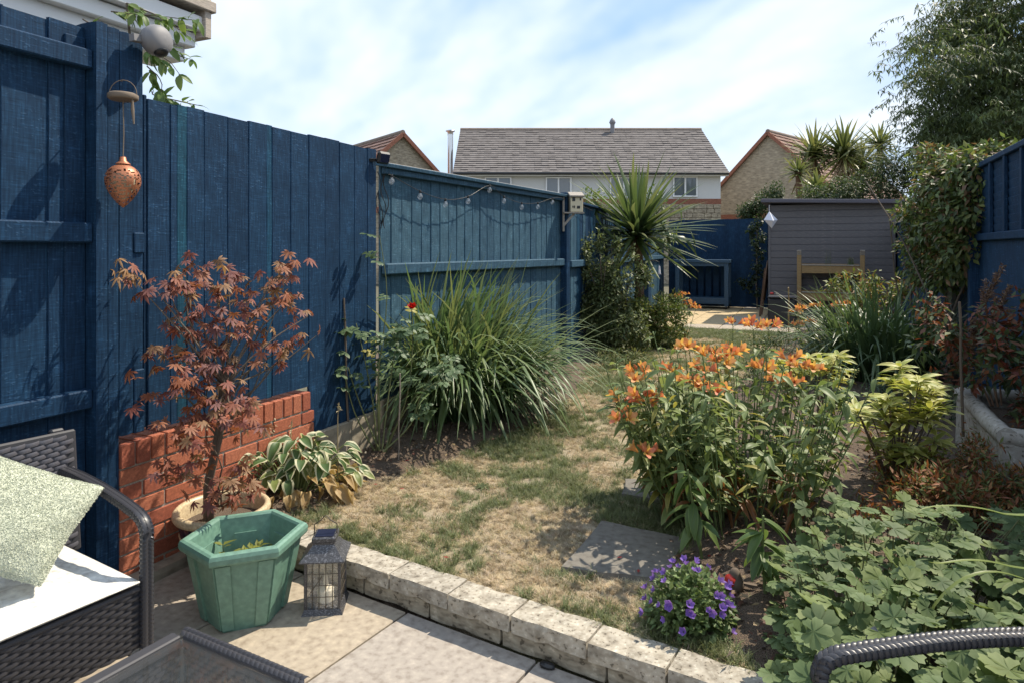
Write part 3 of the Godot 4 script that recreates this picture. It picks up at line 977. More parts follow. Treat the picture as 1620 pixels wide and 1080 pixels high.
func window_unit(house: Node3D, c: Vector3, w: float, h: float, lights: int, open_light := -1) -> void:
	# c = centre of the opening, facing +z
	var win := Node3D.new()
	win.name = "window"
	house.add_child(win, true)
	win.position = c
	part(win, "pane", Sh.new().box(Transform3D(Basis(), Vector3(0, 0, -0.03)), Vector3(w, h, 0.01)).mesh(), mats.window_glass)
	var fr := Sh.new()
	for sx in [-1, 1]: fr.box(Transform3D(Basis(), Vector3(sx * (w * 0.5 - 0.03), 0, 0)), Vector3(0.06, h, 0.07), 0.006)
	for sy in [-1, 1]: fr.box(Transform3D(Basis(), Vector3(0, sy * (h * 0.5 - 0.03), 0.001)), Vector3(w - 0.12, 0.06, 0.068), 0.006)
	for k in range(1, lights): fr.box(Transform3D(Basis(), Vector3(-w * 0.5 + w * k / lights, 0, 0.003)), Vector3(0.07, h - 0.12, 0.06), 0.006)
	part(win, "frame", fr.mesh(), mats.white_frame)
	if open_light >= 0:
		var lw := w / lights
		var cx := -w * 0.5 + lw * (open_light + 0.5)
		part(win, "open_reveal", Sh.new().box(Transform3D(Basis(), Vector3(cx, 0, -0.02)), Vector3(lw - 0.1, h - 0.1, 0.012)).mesh(), mats.window_glass)
		var f := Transform3D(Basis(Vector3.UP, -1.0), Vector3(cx + lw * 0.5, 0, 0.03))
		var ca := Sh.new()
		for q in [[0.0, h * 0.5 - 0.04, lw, 0.06], [0.0, -h * 0.5 + 0.04, lw, 0.06], [-lw * 0.5 + 0.03, 0.0, 0.06, h - 0.1], [lw * 0.5 - 0.03, 0.0, 0.06, h - 0.1]]:
			ca.box(f * Transform3D(Basis(), Vector3(-lw * 0.5 + q[0], q[1], 0)), Vector3(q[2], q[3], 0.05))
		part(win, "open_casement", ca.mesh(), mats.white_frame)

func make_houses() -> void:
	# middle house: ridge runs across, white upper wall over stone
	var x0 := -2.35
	var x1 := 9.35
	var zf := -30.0
	var zb := -38.0
	var h := thing("house", "white rendered house with wide grey tiled roof beyond the garden", "house")
	part(h, "upper_wall", Sh.new().box(Transform3D(Basis(), Vector3((x0 + x1) * 0.5, 4.37, (zf + zb) * 0.5)), Vector3(x1 - x0, 1.26, zf - zb)).mesh(), mats.render)
	part(h, "brick_band", Sh.new().box(Transform3D(Basis(), Vector3((x0 + x1) * 0.5, 3.62, (zf + zb) * 0.5)), Vector3(x1 - x0 + 0.04, 0.24, zf - zb + 0.04)).mesh(), mats.house_brick)
	part(h, "stone_wall", Sh.new().box(Transform3D(Basis(), Vector3((x0 + x1) * 0.5, 1.72, (zf + zb) * 0.5)), Vector3(x1 - x0 + 0.02, 3.56, zf - zb + 0.02)).mesh(), mats.house_stone)
	# coursed blocks of the stone wall in view below the band
	var blk := Sh.new().box(Transform3D(), Vector3(1, 1, 0.06), 0.02)
	for r in 5:
		var bx := 6.4
		while bx < x1 - 0.1:
			var bw: float = min(rf(0.28, 0.6), x1 - bx)
			part(h, "stone", blk.mesh(), mats.house_stone, Transform3D(Basis.from_scale(Vector3(bw - 0.02, 0.18, 1)), Vector3(bx + bw * 0.5, 3.40 - 0.2 * r, zf + 0.03)))
			bx += bw
	var ey := 5.0
	var ry := 7.55
	var zm := (zf + zb) * 0.5
	var rs := courses(Vector3(-2.62, ey - 0.12, zf + 0.35), Vector3(9.62, ey - 0.12, zf + 0.35), Vector3(9.62, ry, zm), Vector3(-2.62, ry, zm), 22, 0.035)
	var roof := part(h, "roof", rs.mesh(), mats.tile_grey)
	part(h, "rear_roof", Sh.new().box(Transform3D(Basis(Vector3(1, 0, 0), -0.545).inverse() , Vector3(3.5, (ey + ry) * 0.5 - 0.1, (zb + zm) * 0.5 - 0.15)), Vector3(12.2, 0.1, 5.0)).mesh(), mats.tile_grey)
	for sx in [x0, x1]:
		var gs := Sh.new()
		gs.face(Vector3(sx, ey, zf), Vector3(sx, ey, zb), Vector3(sx, ry - 0.12, zm), Vector3(-1 if sx == x0 else 1, 0, 0))
		part(h, "gable", gs.mesh(), mats.render)
	for k in 27:
		part(roof, "ridge_tile", Sh.new().tube([Vector3(-2.62 + k * 0.453, ry - 0.03, zm), Vector3(-2.62 + k * 0.453 + 0.447, ry - 0.03, zm)], [0.13], 8).mesh(), mats.ridge)
	part(h, "gutter", Sh.new().tube([Vector3(-2.6, ey - 0.17, zf + 0.40), Vector3(9.6, ey - 0.17, zf + 0.40)], [0.06], 6).mesh(), mats.black_plastic)
	part(h, "soffit", Sh.new().box(Transform3D(Basis(), Vector3(3.5, ey - 0.2, zf + 0.18)), Vector3(12.2, 0.12, 0.34)).mesh(), mats.white_frame)
	var vp := part(h, "roof_vent", Sh.new().tube([Vector3(5.05, ry - 0.25, zm + 0.35), Vector3(5.05, ry + 0.22, zm + 0.35)], [0.11], 8).mesh(), mats.grey_plastic)
	part(vp, "cowl", Sh.new().lathe([Vector2(0.0, 0.34), Vector2(0.07, 0.30), Vector2(0.13, 0.2), Vector2(0.17, 0.08), Vector2(0.12, 0.04), Vector2(0.12, 0.0)], 10, Transform3D(Basis(), Vector3(5.05, ry + 0.2, zm + 0.35))).mesh(), mats.grey_plastic)
	for q in [[-0.62, 4.36, 1.2, 0.72, 2, 0], [2.08, 4.25, 1.15, 0.92, 2, 1], [5.0, 4.25, 1.25, 0.92, 2, -1], [7.75, 4.28, 1.1, 0.92, 2, -1]]:
		window_unit(h, Vector3(q[0], q[1], zf + 0.055), q[2], q[3], q[4], q[5])
	# steel flue on the left gable
	var fl := thing("flue_pipe", "tall shiny steel flue pipe beside the white house", "flue")
	part(fl, "pipe", Sh.new().tube([Vector3(-2.95, 2.0, -32.0), Vector3(-2.95, 7.0, -32.0)], [0.13], 12).mesh(), mats.steel)
	part(fl, "cowl", Sh.new().lathe([Vector2(0.0, 0.16), Vector2(0.22, 0.1), Vector2(0.22, 0.06), Vector2(0.14, 0.02), Vector2(0.14, -0.1)], 12, Transform3D(Basis(), Vector3(-2.95, 7.05, -32.0))).mesh(), mats.steel)
	# side houses: gable towards the garden, ridge running away and outwards
	gable_house("house", "stone gable house with brown tiled roof behind the cordyline trees", at_depth(1217, 210, 34.0), Vector3(0.68, 0, 0.73), Vector3(0.73, 0, -0.68), 4.4, 3.9, 11.0, 0.95)
	gable_house("house", "small tan gable with red tiled roof showing over the navy panel", at_depth(635, 212, 30.0), Vector3(0.80, 0, -0.60), Vector3(-0.60, 0, -0.80), 3.6, 3.0, 9.0, 0.90)
	make_extension()

func gable_house(called: String, label: String, apex: Vector3, g: Vector3, ridge: Vector3, left: float, right: float, depth: float, pitch: float) -> void:
	var h := thing(called, label, "house")
	# the far end of the ridge goes away from the viewer
	var rd := ridge if ridge.z < 0 else -ridge
	var el := apex - g * left - Vector3.UP * left * pitch
	var er := apex + g * right - Vector3.UP * right * pitch
	var s := Sh.new()
	var outw := -rd
	s.face(apex, el, er, outw)
	s.quad(el, er, Vector3(er.x, -0.05, er.z), Vector3(el.x, -0.05, el.z), outw)
	part(h, "gable_wall", s.mesh(), mats.house_stone)
	# sides
	var w := Sh.new()
	for e in [el, er]:
		var ef: Vector3 = e + rd * depth
		w.quad(e, ef, Vector3(ef.x, -0.05, ef.z), Vector3(e.x, -0.05, e.z), (g if e == er else -g))
	part(h, "side_wall", w.mesh(), mats.house_stone)
	var ov := -rd * 0.15 + Vector3.UP * 0.05
	for e in [[el, -g], [er, g]]:
		var low: Vector3 = e[0] + e[1] * 0.3 - Vector3.UP * 0.3 * pitch
		part(h, "roof", courses(low + ov, low + rd * depth + ov, apex + rd * depth + ov, apex + ov, 16, 0.05).mesh(), mats.tile_red)
		part(h, "verge", Sh.new().bar(low - rd * 0.17, apex - rd * 0.17 - Vector3.UP * 0.02, 0.10, 0.17, Vector3.UP).mesh(), mats.house_brick)
	var rt := Sh.new()
	rt.tube([apex + ov, apex + rd * depth + ov], [0.12], 8)
	part(h, "ridge_tiles", rt.mesh(), mats.ridge)
	# brick dressing band at sill height
	part(h, "brick_band", Sh.new().bar(Vector3(el.x, 3.2, el.z) - rd * 0.03, Vector3(er.x, 3.2, er.z) - rd * 0.03, 0.1, 0.25, Vector3.UP).mesh(), mats.house_brick)

func make_extension() -> void:
	# white flat-roofed extension next door, its eaves over the tall fence
	var f := frame(gp(-1.05, 4.05, 0), gp(0, 1, 0) - gp(0, 0, 0))
	var h := thing("house_extension", "white neighbouring extension with deep white eaves above the tall fence", "building", f)
	part(h, "wall", Sh.new().box(Transform3D(Basis(), Vector3(-3.5, 1.35, -1.5)), Vector3(7.0, 2.7, 3.0)).mesh(), mats.render)
	for q in [[2.73, 0.30, 0.10], [2.82, 0.36, 0.10], [2.92, 0.42, 0.10]]:
		part(h, "eaves_board", Sh.new().box(Transform3D(Basis(), Vector3(-3.4, q[0], q[1] * 0.5 - 0.02)), Vector3(7.2 + q[1], q[2] - 0.006, q[1]), 0.006).mesh(), mats.fascia)
	part(h, "fascia_end", Sh.new().box(Transform3D(Basis(), Vector3(0.40, 2.96, 0.18)), Vector3(0.05, 0.26, 0.50), 0.004).mesh(), mats.weathered_board)
	part(h, "roof_edge", Sh.new().box(Transform3D(Basis(), Vector3(-3.3, 3.035, -1.2)), Vector3(7.5, 0.07, 3.3), 0.006).mesh(), mats.weathered_board)

# ---------------------------------------------------------------- furniture
# flat pads of a basket weave over the rectangle w x h (x, y), bulging towards +z
func weave(w: float, h: float, pl: float, ph: float, bulge: float, lo := 0.0) -> Sh:
	var s := Sh.new()
	var rows := int(h / ph)
	var cols := int(w / pl)
	for r in rows:
		for k in cols + 1:
			var cx := (k + (0.5 if r % 2 == 0 else 0.0)) * pl
			if cx < pl * 0.3 or cx > w - pl * 0.3: continue
			var cy := lo + (r + 0.5) * ph
			var g := []
			for i in 3:
				var row := []
				for j in 5:
					var fx := j / 4.0 - 0.5
					var fy := i / 2.0 - 0.5
					row.append(Vector3(cx + fx * pl * 1.16, cy + fy * ph * 0.90 + fx * ph * 0.22, bulge * (cos(fx * PI) * 1.25 - 0.35) - absf(fy) * bulge * 0.55))
				g.append(row)
			s.grid(g, [], true, Vector3(0, 0, 1))
	return s
# slanted beads in two columns along a bar
func braid(path: Array, side: Vector3, w: float, out_of: Callable, step := 0.013) -> Sh:
	var s := Sh.new()
	var len := 0.0
	for i in path.size() - 1: len += (path[i + 1] - path[i]).length()
	var n := int(len / step)
	for k in n:
		var target := (k + 0.5) / n * len
		var run := 0.0
		var at: Vector3 = path[0]
		var t := Vector3.UP
		for i in path.size() - 1:
			var l: float = (path[i + 1] - path[i]).length()
			if run + l >= target:
				t = (path[i + 1] - path[i]) / l
				at = path[i] + t * (target - run)
				break
			run += l
		var o: Vector3 = out_of.call(t)
		for c in [-1.0, 1.0]:
			var ctr: Vector3 = at + side * c * w * 0.25 + t * (c * step * 0.25)
			var dir = (side * 0.9 + t * 0.45 * c).normalized()
			var g := []
			for i in 3:
				var row := []
				for j in 5:
					var fx := j / 4.0 - 0.5
					var fy := i / 2.0 - 0.5
					row.append(ctr + dir * fx * w * 0.56 + t * fy * step * 0.95 + o * (0.0055 * cos(fx * PI) - absf(fy) * 0.004))
				g.append(row)
			s.grid(g, [], false, o)
	return s
# the collector's own normals decide which way a pad faces, so both sides get built on bars
func rattan_arm(parent: Node3D, pts: Array, side: Vector3, w: float, t: float) -> void:
	var bar := Sh.new()
	var m := pts.size()
	# swept rectangular bar
	var rows := []
	for i in m:
		var tg: Vector3 = (pts[min(i + 1, m - 1)] - pts[max(i - 1, 0)]).normalized()
		var up := side.cross(tg).normalized()
		var ring := []
		for k in 9:
			var a := TAU * k / 8.0 + PI / 8.0
			ring.append(pts[i] + side * clampf(cos(a) * 1.3, -1, 1) * w * 0.5 + up * clampf(sin(a) * 1.3, -1, 1) * t * 0.5)
		rows.append(ring)
	bar.grid(rows, [], false, rows[m / 2][4] - pts[m / 2])
	part(parent, "arm_bar", bar.mesh(), mats.rattan)
	var top := []
	var outp := []
	for i in m:
		var tg: Vector3 = (pts[min(i + 1, m - 1)] - pts[max(i - 1, 0)]).normalized()
		var up := side.cross(tg).normalized()
		if up.y < -0.1 or (absf(up.y) <= 0.1 and false): up = -up
		top.append(pts[i] + up * t * 0.5)
		outp.append(pts[i] - up * t * 0.5)
	var s := braid(top, side, w, func(tg: Vector3) -> Vector3: return side.cross(tg).normalized())
	s.add(braid(outp, side, w, func(tg: Vector3) -> Vector3: return -side.cross(tg).normalized()), Transform3D())
	var sd1 := []
	var sd2 := []
	for i in m:
		sd1.append(pts[i] + side * w * 0.5)
		sd2.append(pts[i] - side * w * 0.5)
	var across := func(tg: Vector3) -> Vector3: return side
	var across2 := func(tg: Vector3) -> Vector3: return -side
	# side faces: short beads across the thickness
	for q in [[sd1, 1.0], [sd2, -1.0]]:
		for i in m - 1:
			var a: Vector3 = q[0][i]
			var b: Vector3 = q[0][i + 1]
			var tg := (b - a).normalized()
			var up := side.cross(tg).normalized()
			var n := int((b - a).length() / 0.013)
			for k in max(n, 1):
				var c := a.lerp(b, (k + 0.5) / max(n, 1))
				var g := []
				for r in 3:
					var row := []
					for j in 3:
						row.append(c + up * (j - 1.0) * t * 0.46 + tg * (r - 1.0) * 0.0062 + side * q[1] * (0.005 * cos((j - 1.0) * 1.3) - absf(r - 1.0) * 0.004))
					g.append(row)
				s.grid(g, [], false, side * q[1])
	part(parent, "arm_weave", s.mesh(), mats.rattan).set_meta("kind", "stuff")

func make_furniture() -> void:
	# sofa: local x to its far end, z the way it faces
	var f := frame(xd(-1.17, 0, 2.18), Vector3(0.53, 0, -0.848))
	var sofa := thing("rattan_sofa", "black woven rattan garden sofa against the tall navy fence", "sofa", f)
	var arm := []
	for k in 9:
		var t := k / 8.0
		arm.append(Vector3(-0.02, 0.665 - 0.055 * t * t, -0.56 + 0.50 * t))
	for k in 5:
		var a := 0.2 + 1.3 * k / 4.0
		arm.append(Vector3(-0.02, 0.55 + 0.055 * cos(a), -0.055 + 0.055 * sin(a)))
	for k in 8: arm.append(Vector3(-0.02, 0.54 - 0.535 * k / 7.0, 0.0))
	rattan_arm(sofa, arm, Vector3(1, 0, 0), 0.036, 0.022)
	part(sofa, "rear_leg", Sh.new().box(Transform3D(Basis(Vector3(1, 0, 0), -0.1), Vector3(-0.02, 0.4, -0.56)), Vector3(0.045, 0.82, 0.03), 0.006).mesh(), mats.rattan)
	part(sofa, "apron", Sh.new().box(Transform3D(Basis(), Vector3(-0.62, 0.285, -0.018)), Vector3(1.18, 0.19, 0.02), 0.004).mesh(), mats.rattan_back)
	part(sofa, "apron_weave", weave(1.16, 0.19, 0.052, 0.0125, 0.0075, 0.19).mesh(), mats.rattan, Transform3D(Basis(), Vector3(-1.20, 0, -0.006))).set_meta("kind", "stuff")
	part(sofa, "apron_edge", Sh.new().box(Transform3D(Basis(), Vector3(-0.62, 0.384, -0.014)), Vector3(1.17, 0.016, 0.03), 0.005).mesh(), mats.rattan_back)
	part(sofa, "seat", Sh.new().box(Transform3D(Basis(), Vector3(-0.62, 0.372, -0.28)), Vector3(1.15, 0.03, 0.52)).mesh(), mats.rattan_back)
	var bt := Transform3D(Basis(Vector3(1, 0, 0), -0.10), Vector3(-1.15, 0.36, -0.515))
	part(sofa, "backrest", Sh.new().box(bt * Transform3D(Basis(), Vector3(0.595, 0.225, -0.012)), Vector3(1.17, 0.44, 0.02), 0.006).mesh(), mats.rattan_back)
	part(sofa, "backrest_weave", weave(1.17, 0.43, 0.044, 0.017, 0.009).mesh(), mats.rattan_grey, bt * Transform3D(Basis(), Vector3(0.0, 0.005, 0.002))).set_meta("kind", "stuff")
	part(sofa, "side_frame", Sh.new().box(Transform3D(Basis(), Vector3(-0.02, 0.34, -0.28)), Vector3(0.03, 0.05, 0.52), 0.006).mesh(), mats.rattan)
	# seat cushion
	var cs := Sh.new()
	var nx := 40
	var nz := 22
	var nn := noise(15, 5.0, 3)
	for sd in [1.0, -1.0]:
		var rows := []
		for i in nz + 1:
			var row := []
			for j in nx + 1:
				var u := j / float(nx) * 2.0 - 1.0
				var w := i / float(nz) * 2.0 - 1.0
				var ed := pow(maxf(absf(u), absf(w)), 14.0)
				var puff := (1.0 - pow(absf(u), 7.0)) * (1.0 - pow(absf(w), 7.0))
				var y = 0.412 + sd * (0.016 + 0.016 * puff) * (1.0 - ed * 0.85)
				if sd > 0: y += (nn.get_noise_2d(u * 1.3, w * 0.8) * 0.010 + nn.get_noise_2d(u * 4.0 + w * 2.0, w * 1.2) * 0.004) * puff
				row.append(Vector3(-0.605 + u * 0.555, y, -0.255 + w * 0.262))
			rows.append(row)
		cs.grid(rows, [], sd > 0)
	var sc := thing("seat_cushion", "white seat pad on the black rattan sofa", "cushion", f)
	part(sc, "pad", cs.mesh(), mats.cushion)
	var pip := []
	for q in [Vector2(1, -1), Vector2(1, 1), Vector2(-1, 1)]: pip.append(Vector3(-0.605 + q.x * 0.556, 0.412, -0.255 + q.y * 0.263))
	part(sc, "piping", Sh.new().tube(pip, [0.0035], 6).mesh(), mats.cushion)
	make_pillow()
	# glass topped table
	var tf := frame(xd(-0.9026, 0, 1.84), Vector3(0.48, 0, -0.877))
	var tb := thing("coffee_table", "low black rattan table with a glass top", "table", tf)
	# local: corner at origin, table runs towards -x (near) and +z (right)
	var tl := 0.95
	var tw := 0.46
	for q in [[Vector3(0, 0.41, 0), Vector3(0, 0.41, tw), Vector3(-1, 0, 0)], [Vector3(0, 0.41, 0), Vector3(-tl, 0.41, 0), Vector3(0, 0, 1)], [Vector3(-tl, 0.41, 0), Vector3(-tl, 0.41, tw), Vector3(1, 0, 0)], [Vector3(0, 0.41, tw), Vector3(-tl, 0.41, tw), Vector3(0, 0, -1)]]:
		var rim := part(tb, "rim", Sh.new().bar(q[0] + (q[1] - q[0]).normalized() * 0.019, q[1] - (q[1] - q[0]).normalized() * 0.019, 0.036, 0.034, Vector3.UP, 0.004).mesh(), mats.rattan_back)
		var dr: Vector3 = (q[1] - q[0]).normalized()
		if absf(dr.z) > 0.5:
			part(rim, "braid", braid([q[0] + Vector3.UP * 0.017, q[1] + Vector3.UP * 0.017], dr.cross(Vector3.UP), 0.036, func(_t: Vector3) -> Vector3: return Vector3.UP, 0.017).mesh(), mats.rattan).set_meta("kind", "stuff")
		var ap := Sh.new()
		ap.bar(q[0] + Vector3(0, -0.10, 0) + dr * 0.02, q[1] + Vector3(0, -0.10, 0) - dr * 0.02, 0.006, 0.17)
		part(tb, "apron", ap.mesh(), mats.rattan_back)
		var fr2 := frame(q[0] + Vector3(0, -0.185, 0) + q[2] * 0.008, dr)
		if fr2.basis.z.dot(q[2]) < 0: fr2 = frame(q[1] + Vector3(0, -0.185, 0) + q[2] * 0.008, -dr)
		part(tb, "apron_weave", weave((q[1] - q[0]).length(), 0.17, 0.036, 0.0145, 0.006).mesh(), mats.rattan, fr2).set_meta("kind", "stuff")
	for c in [Vector3(0, 0, 0), Vector3(0, 0, tw), Vector3(-tl, 0, 0), Vector3(-tl, 0, tw)]:
		part(tb, "leg", Sh.new().box(Transform3D(Basis(), c + Vector3(0, 0.197, 0)), Vector3(0.036, 0.394, 0.036), 0.006).mesh(), mats.rattan)
	part(tb, "glass_top", Sh.new().box(Transform3D(Basis(), Vector3(-tl * 0.5, 0.418, tw * 0.5)), Vector3(tl - 0.040, 0.004, tw - 0.040)).mesh(), mats.glass)
	# armchair whose arm shows by the geraniums
	var cf := frame(xd(0.675, 0, 1.47), Vector3(-0.03, 0, -1.0))
	var ch := thing("rattan_armchair", "black rattan armchair arm in front of the geraniums", "armchair", cf)
	# local z points to the viewer's right, x away: arm runs along z
	var ap2 := []
	for k in 6: ap2.append(Vector3(0, 0.005 + 0.535 * k / 5.0, 0.0))
	ap2.append(Vector3(0, 0.566, 0.010))
	ap2.append(Vector3(0, 0.580, 0.04))
	for k in 9:
		var t := k / 8.0
		ap2.append(Vector3(0, 0.586 + 0.028 * sin(t * PI * 0.62), 0.08 + 0.44 * t))
	rattan_arm(ch, ap2, Vector3(-1, 0, 0), 0.040, 0.022)
	part(ch, "rear_leg", Sh.new().box(Transform3D(Basis(), Vector3(0, 0.42, 0.53)), Vector3(0.045, 0.84, 0.03), 0.005).mesh(), mats.rattan)
	part(ch, "side_rail", Sh.new().box(Transform3D(Basis(), Vector3(0, 0.30, 0.265)), Vector3(0.03, 0.09, 0.49), 0.005).mesh(), mats.rattan)
	part(ch, "seat", Sh.new().box(Transform3D(Basis(), Vector3(-0.29, 0.33, 0.265)), Vector3(0.53, 0.03, 0.49), 0.005).mesh(), mats.rattan)
	part(ch, "backrest", Sh.new().box(Transform3D(Basis(), Vector3(-0.29, 0.60, 0.545)), Vector3(0.53, 0.48, 0.025), 0.005).mesh(), mats.rattan)
	for q in [[-0.56, 0.0, 0.30], [-0.56, 0.53, 0.30]]:
		part(ch, "leg", Sh.new().box(Transform3D(Basis(), Vector3(q[0], q[2], q[1])), Vector3(0.04, 0.6, 0.03), 0.005).mesh(), mats.rattan)

func make_pillow() -> void:
	var r := xd(-1.385, 0.665, 2.27)
	var t := xd(-1.66, 0.865, 2.06)
	var b := xd(-1.395, 0.475, 1.98)
	var q := t + b - r
	var nrm := (t - r).cross(b - r).normalized()
	if nrm.dot(Vector3(0, H, 0) - r) < 0: nrm = -nrm
	var s := Sh.new()
	var tufts := []
	var cols := []
	var n := 30
	var nz := noise(77, 6.0, 3)
	for sd in [1.0, -1.0]:
		var rows := []
		var cc := []
		for i in n + 1:
			var row := []
			var rc := []
			for j in n + 1:
				var u := i / float(n)
				var w := j / float(n)
				var p := r.lerp(t, u).lerp(b.lerp(q, u), w)
				var x := u * 2.0 - 1.0
				var y := w * 2.0 - 1.0
				var puff := pow(maxf(0.0, (1.0 - pow(absf(x), 2.6)) * (1.0 - pow(absf(y), 2.6))), 0.6)
				# the sides draw in between the corners
				var mid := (r + q) * 0.5
				p = p.lerp(mid, 0.05 * (1.0 - maxf(absf(x), absf(y)) * 0.0) * (1.0 - absf(x * y)))
				p += nrm * sd * 0.055 * puff + nrm * nz.get_noise_3dv(p) * 0.012
				row.append(p)
				rc.append(Color(0.53, 0.555, 0.435))
			rows.append(row)
			cc.append(rc)
		s.grid(rows, cc, sd > 0)
		if sd > 0:
			for k in 42000:
				var fi := rf(0, n - 0.001)
				var fj := rf(0, n - 0.001)
				var i := int(fi)
				var j := int(fj)
				var at: Vector3 = rows[i][j].lerp(rows[i + 1][j], fi - i).lerp(rows[i][j + 1].lerp(rows[i + 1][j + 1], fi - i), fj - j)
				tufts.append(aim((nrm * 0.45 + rand_dir() * 0.9).normalized(), rand_dir(), at - nrm * 0.002).scaled_local(Vector3.ONE * rf(0.35, 0.6)))
				var g := rf(0.94, 1.06)
				cols.append(Color(0.55 * g, 0.575 * g, 0.455 * g))
	var o := thing("scatter_cushion", "pale sage green fleecy scatter cushion on the sofa", "cushion")
	part(o, "cover", s.mesh(), mats.fleece)
	var tf := Sh.new()
	for k in 3:
		var a := TAU * k / 3.0
		var d := flat(a)
		tf.ribbon([Vector3(d.x, d.z, 0) * 0.001, Vector3(d.x * 0.003, d.z * 0.003, 0.004), Vector3(d.x * 0.007, d.z * 0.007, 0.005)], [0.004, 0.0045, 0.002], [Color(1, 1, 1), Color(1, 1, 1), Color(1, 1, 1)], 0.0, Vector3(-d.z, d.x, 0))
	many(o, "fleece_pile", tf.mesh(), mats.fleece, tufts, cols)

# ---------------------------------------------------------------- pots, lantern, small things
func make_pots() -> void:
	# six-sided green trough planter
	var c := xd(-1.095, 0, 2.752)
	var pl := thing("green_planter", "empty six sided green plastic planter with a few seedlings", "planter", Transform3D(Basis.from_scale(Vector3(0.89, 0.97, 0.89)), c + Vector3(0.01, 0, 0.03)))
	var ring := func(r: float, y: float) -> Array:
		var o := []
		for k in 6: o.append(flat(TAU * k / 6.0 + 0.68, r) + Vector3.UP * y)
		return o
	var outer := Sh.new()
	var inner := Sh.new()
	var prof := [[0.172, 0.0], [0.176, 0.012], [0.236, 0.29], [0.238, 0.292], [0.268, 0.296], [0.274, 0.304], [0.276, 0.322], [0.270, 0.336], [0.258, 0.341], [0.238, 0.340], [0.230, 0.332]]
	for i in prof.size() - 1:
		var a: Array = ring.call(prof[i][0], prof[i][1])
		var b: Array = ring.call(prof[i + 1][0], prof[i + 1][1])
		for k in 6:
			outer.quad(a[k], a[(k + 1) % 6], b[(k + 1) % 6], b[k], (a[k] + a[(k + 1) % 6]) * 0.5 - Vector3.UP * a[k].y + (Vector3.UP * 0.3 if i >= 6 else Vector3.ZERO))
	var inn := [[0.230, 0.332], [0.175, 0.06]]
	var a2: Array = ring.call(inn[0][0], inn[0][1])
	var b2: Array = ring.call(inn[1][0], inn[1][1])
	for k in 6: inner.quad(a2[k], a2[(k + 1) % 6], b2[(k + 1) % 6], b2[k], -(a2[k] + a2[(k + 1) % 6]))
	part(pl, "shell", outer.mesh(), mats.green_plastic)
	part(pl, "inside", inner.mesh(), mats.green_plastic)
	# raised corner pilasters and sunken panels: frame bars proud of each face, inside and out
	for k in 6:
		var lo: Array = ring.call(0.1765, 0.014)
		var hi: Array = ring.call(0.236, 0.288)
		var p0: Vector3 = lo[k]
		var p1: Vector3 = lo[(k + 1) % 6]
		var p2: Vector3 = hi[(k + 1) % 6]
		var p3: Vector3 = hi[k]
		var nn := (p1 - p0).cross(p3 - p0).normalized()
		if nn.dot(p0) < 0: nn = -nn
		for e in [[0.0, 0.26], [0.74, 1.0]]:
			var s := Sh.new()
			var q0: Vector3 = p0.lerp(p1, e[0])
			var q1: Vector3 = p0.lerp(p1, e[1])
			var q2: Vector3 = p3.lerp(p2, e[1])
			var q3: Vector3 = p3.lerp(p2, e[0])
			var up := nn * 0.010
			s.quad(q0 + up, q1 + up, q2 + up, q3 + up, nn)
			var mid := (q0 + q2) * 0.5
			for w in [[q0, q1], [q1, q2], [q2, q3], [q3, q0]]: s.quad(w[0] + up, w[1] + up, w[1], w[0], (w[0] + w[1]) * 0.5 - mid)
			part(pl, "pilaster", s.mesh(), mats.green_plastic)
		var inp := Sh.new()
		var i0: Array = ring.call(0.193, 0.13)
		var i1: Array = ring.call(0.214, 0.27)
		var m0: Vector3 = i0[k].lerp(i0[(k + 1) % 6], 0.27)
		var m1: Vector3 = i0[k].lerp(i0[(k + 1) % 6], 0.73)
		var m2: Vector3 = i1[k].lerp(i1[(k + 1) % 6], 0.73)
		var m3: Vector3 = i1[k].lerp(i1[(k + 1) % 6], 0.27)
		var up2 := -nn * 0.010
		inp.quad(m0 + up2, m1 + up2, m2 + up2, m3 + up2, -nn)
		for w in [[m0, m1], [m1, m2], [m2, m3], [m3, m0]]: inp.quad(w[0] + up2, w[1] + up2, w[1] + nn * 0.001, w[0] + nn * 0.001, (w[0] + w[1]) * 0.5 - (m0 + m2) * 0.5)
		part(pl, "inner_panel", inp.mesh(), mats.green_plastic)
	var so := Sh.new()
	var rs: Array = ring.call(0.197, 0.16)
	for k in 6: so.face(Vector3(0, 0.166, 0), rs[k], rs[(k + 1) % 6], Vector3.UP)
	part(pl, "compost", so.mesh(), mats.soil)
	var sd := thing("seedlings", "small yellowish seedlings growing in the green planter", "plant", Transform3D(Basis(), c + Vector3(0, 0.165, 0)))
	for k in 11:
		var s := Sh.new()
		var o := flat(rf(0, TAU), rf(0.0, 0.11))
		var hgt := rf(0.05, 0.10)
		for j in 5: s.leaf(aim(flat(rf(0, TAU)) + Vector3.UP * rf(0.1, 0.9), Vector3.UP, o + Vector3.UP * hgt * rf(0.5, 1.0)), rf(0.035, 0.06), rf(0.016, 0.026), Color(0.22, 0.24, 0.05) * rf(0.7, 1.2), 0.4)
		s.col = Color(0.2, 0.2, 0.06)
		s.tube([o, o + Vector3.UP * hgt], [0.0015], 4)
		part(sd, "seedling", s.mesh(), mats.leaf)
	# glazed pot of the maple
	var pc := xd(-1.345, 0, 3.11)
	var pot := thing("glazed_pot", "dark navy glazed pot with cream rim holding the red maple", "plant pot", Transform3D(Basis(), pc))
	part(pot, "body", Sh.new().lathe([Vector2(0.0, 0.0), Vector2(0.125, 0.0), Vector2(0.13, 0.01), Vector2(0.165, 0.12), Vector2(0.186, 0.22), Vector2(0.190, 0.245)], 36).mesh(), mats.navy_glaze)
	part(pot, "band", Sh.new().lathe([Vector2(0.176, 0.165), Vector2(0.181, 0.167), Vector2(0.184, 0.180), Vector2(0.180, 0.183)], 36).mesh(), mats.cream_glaze)
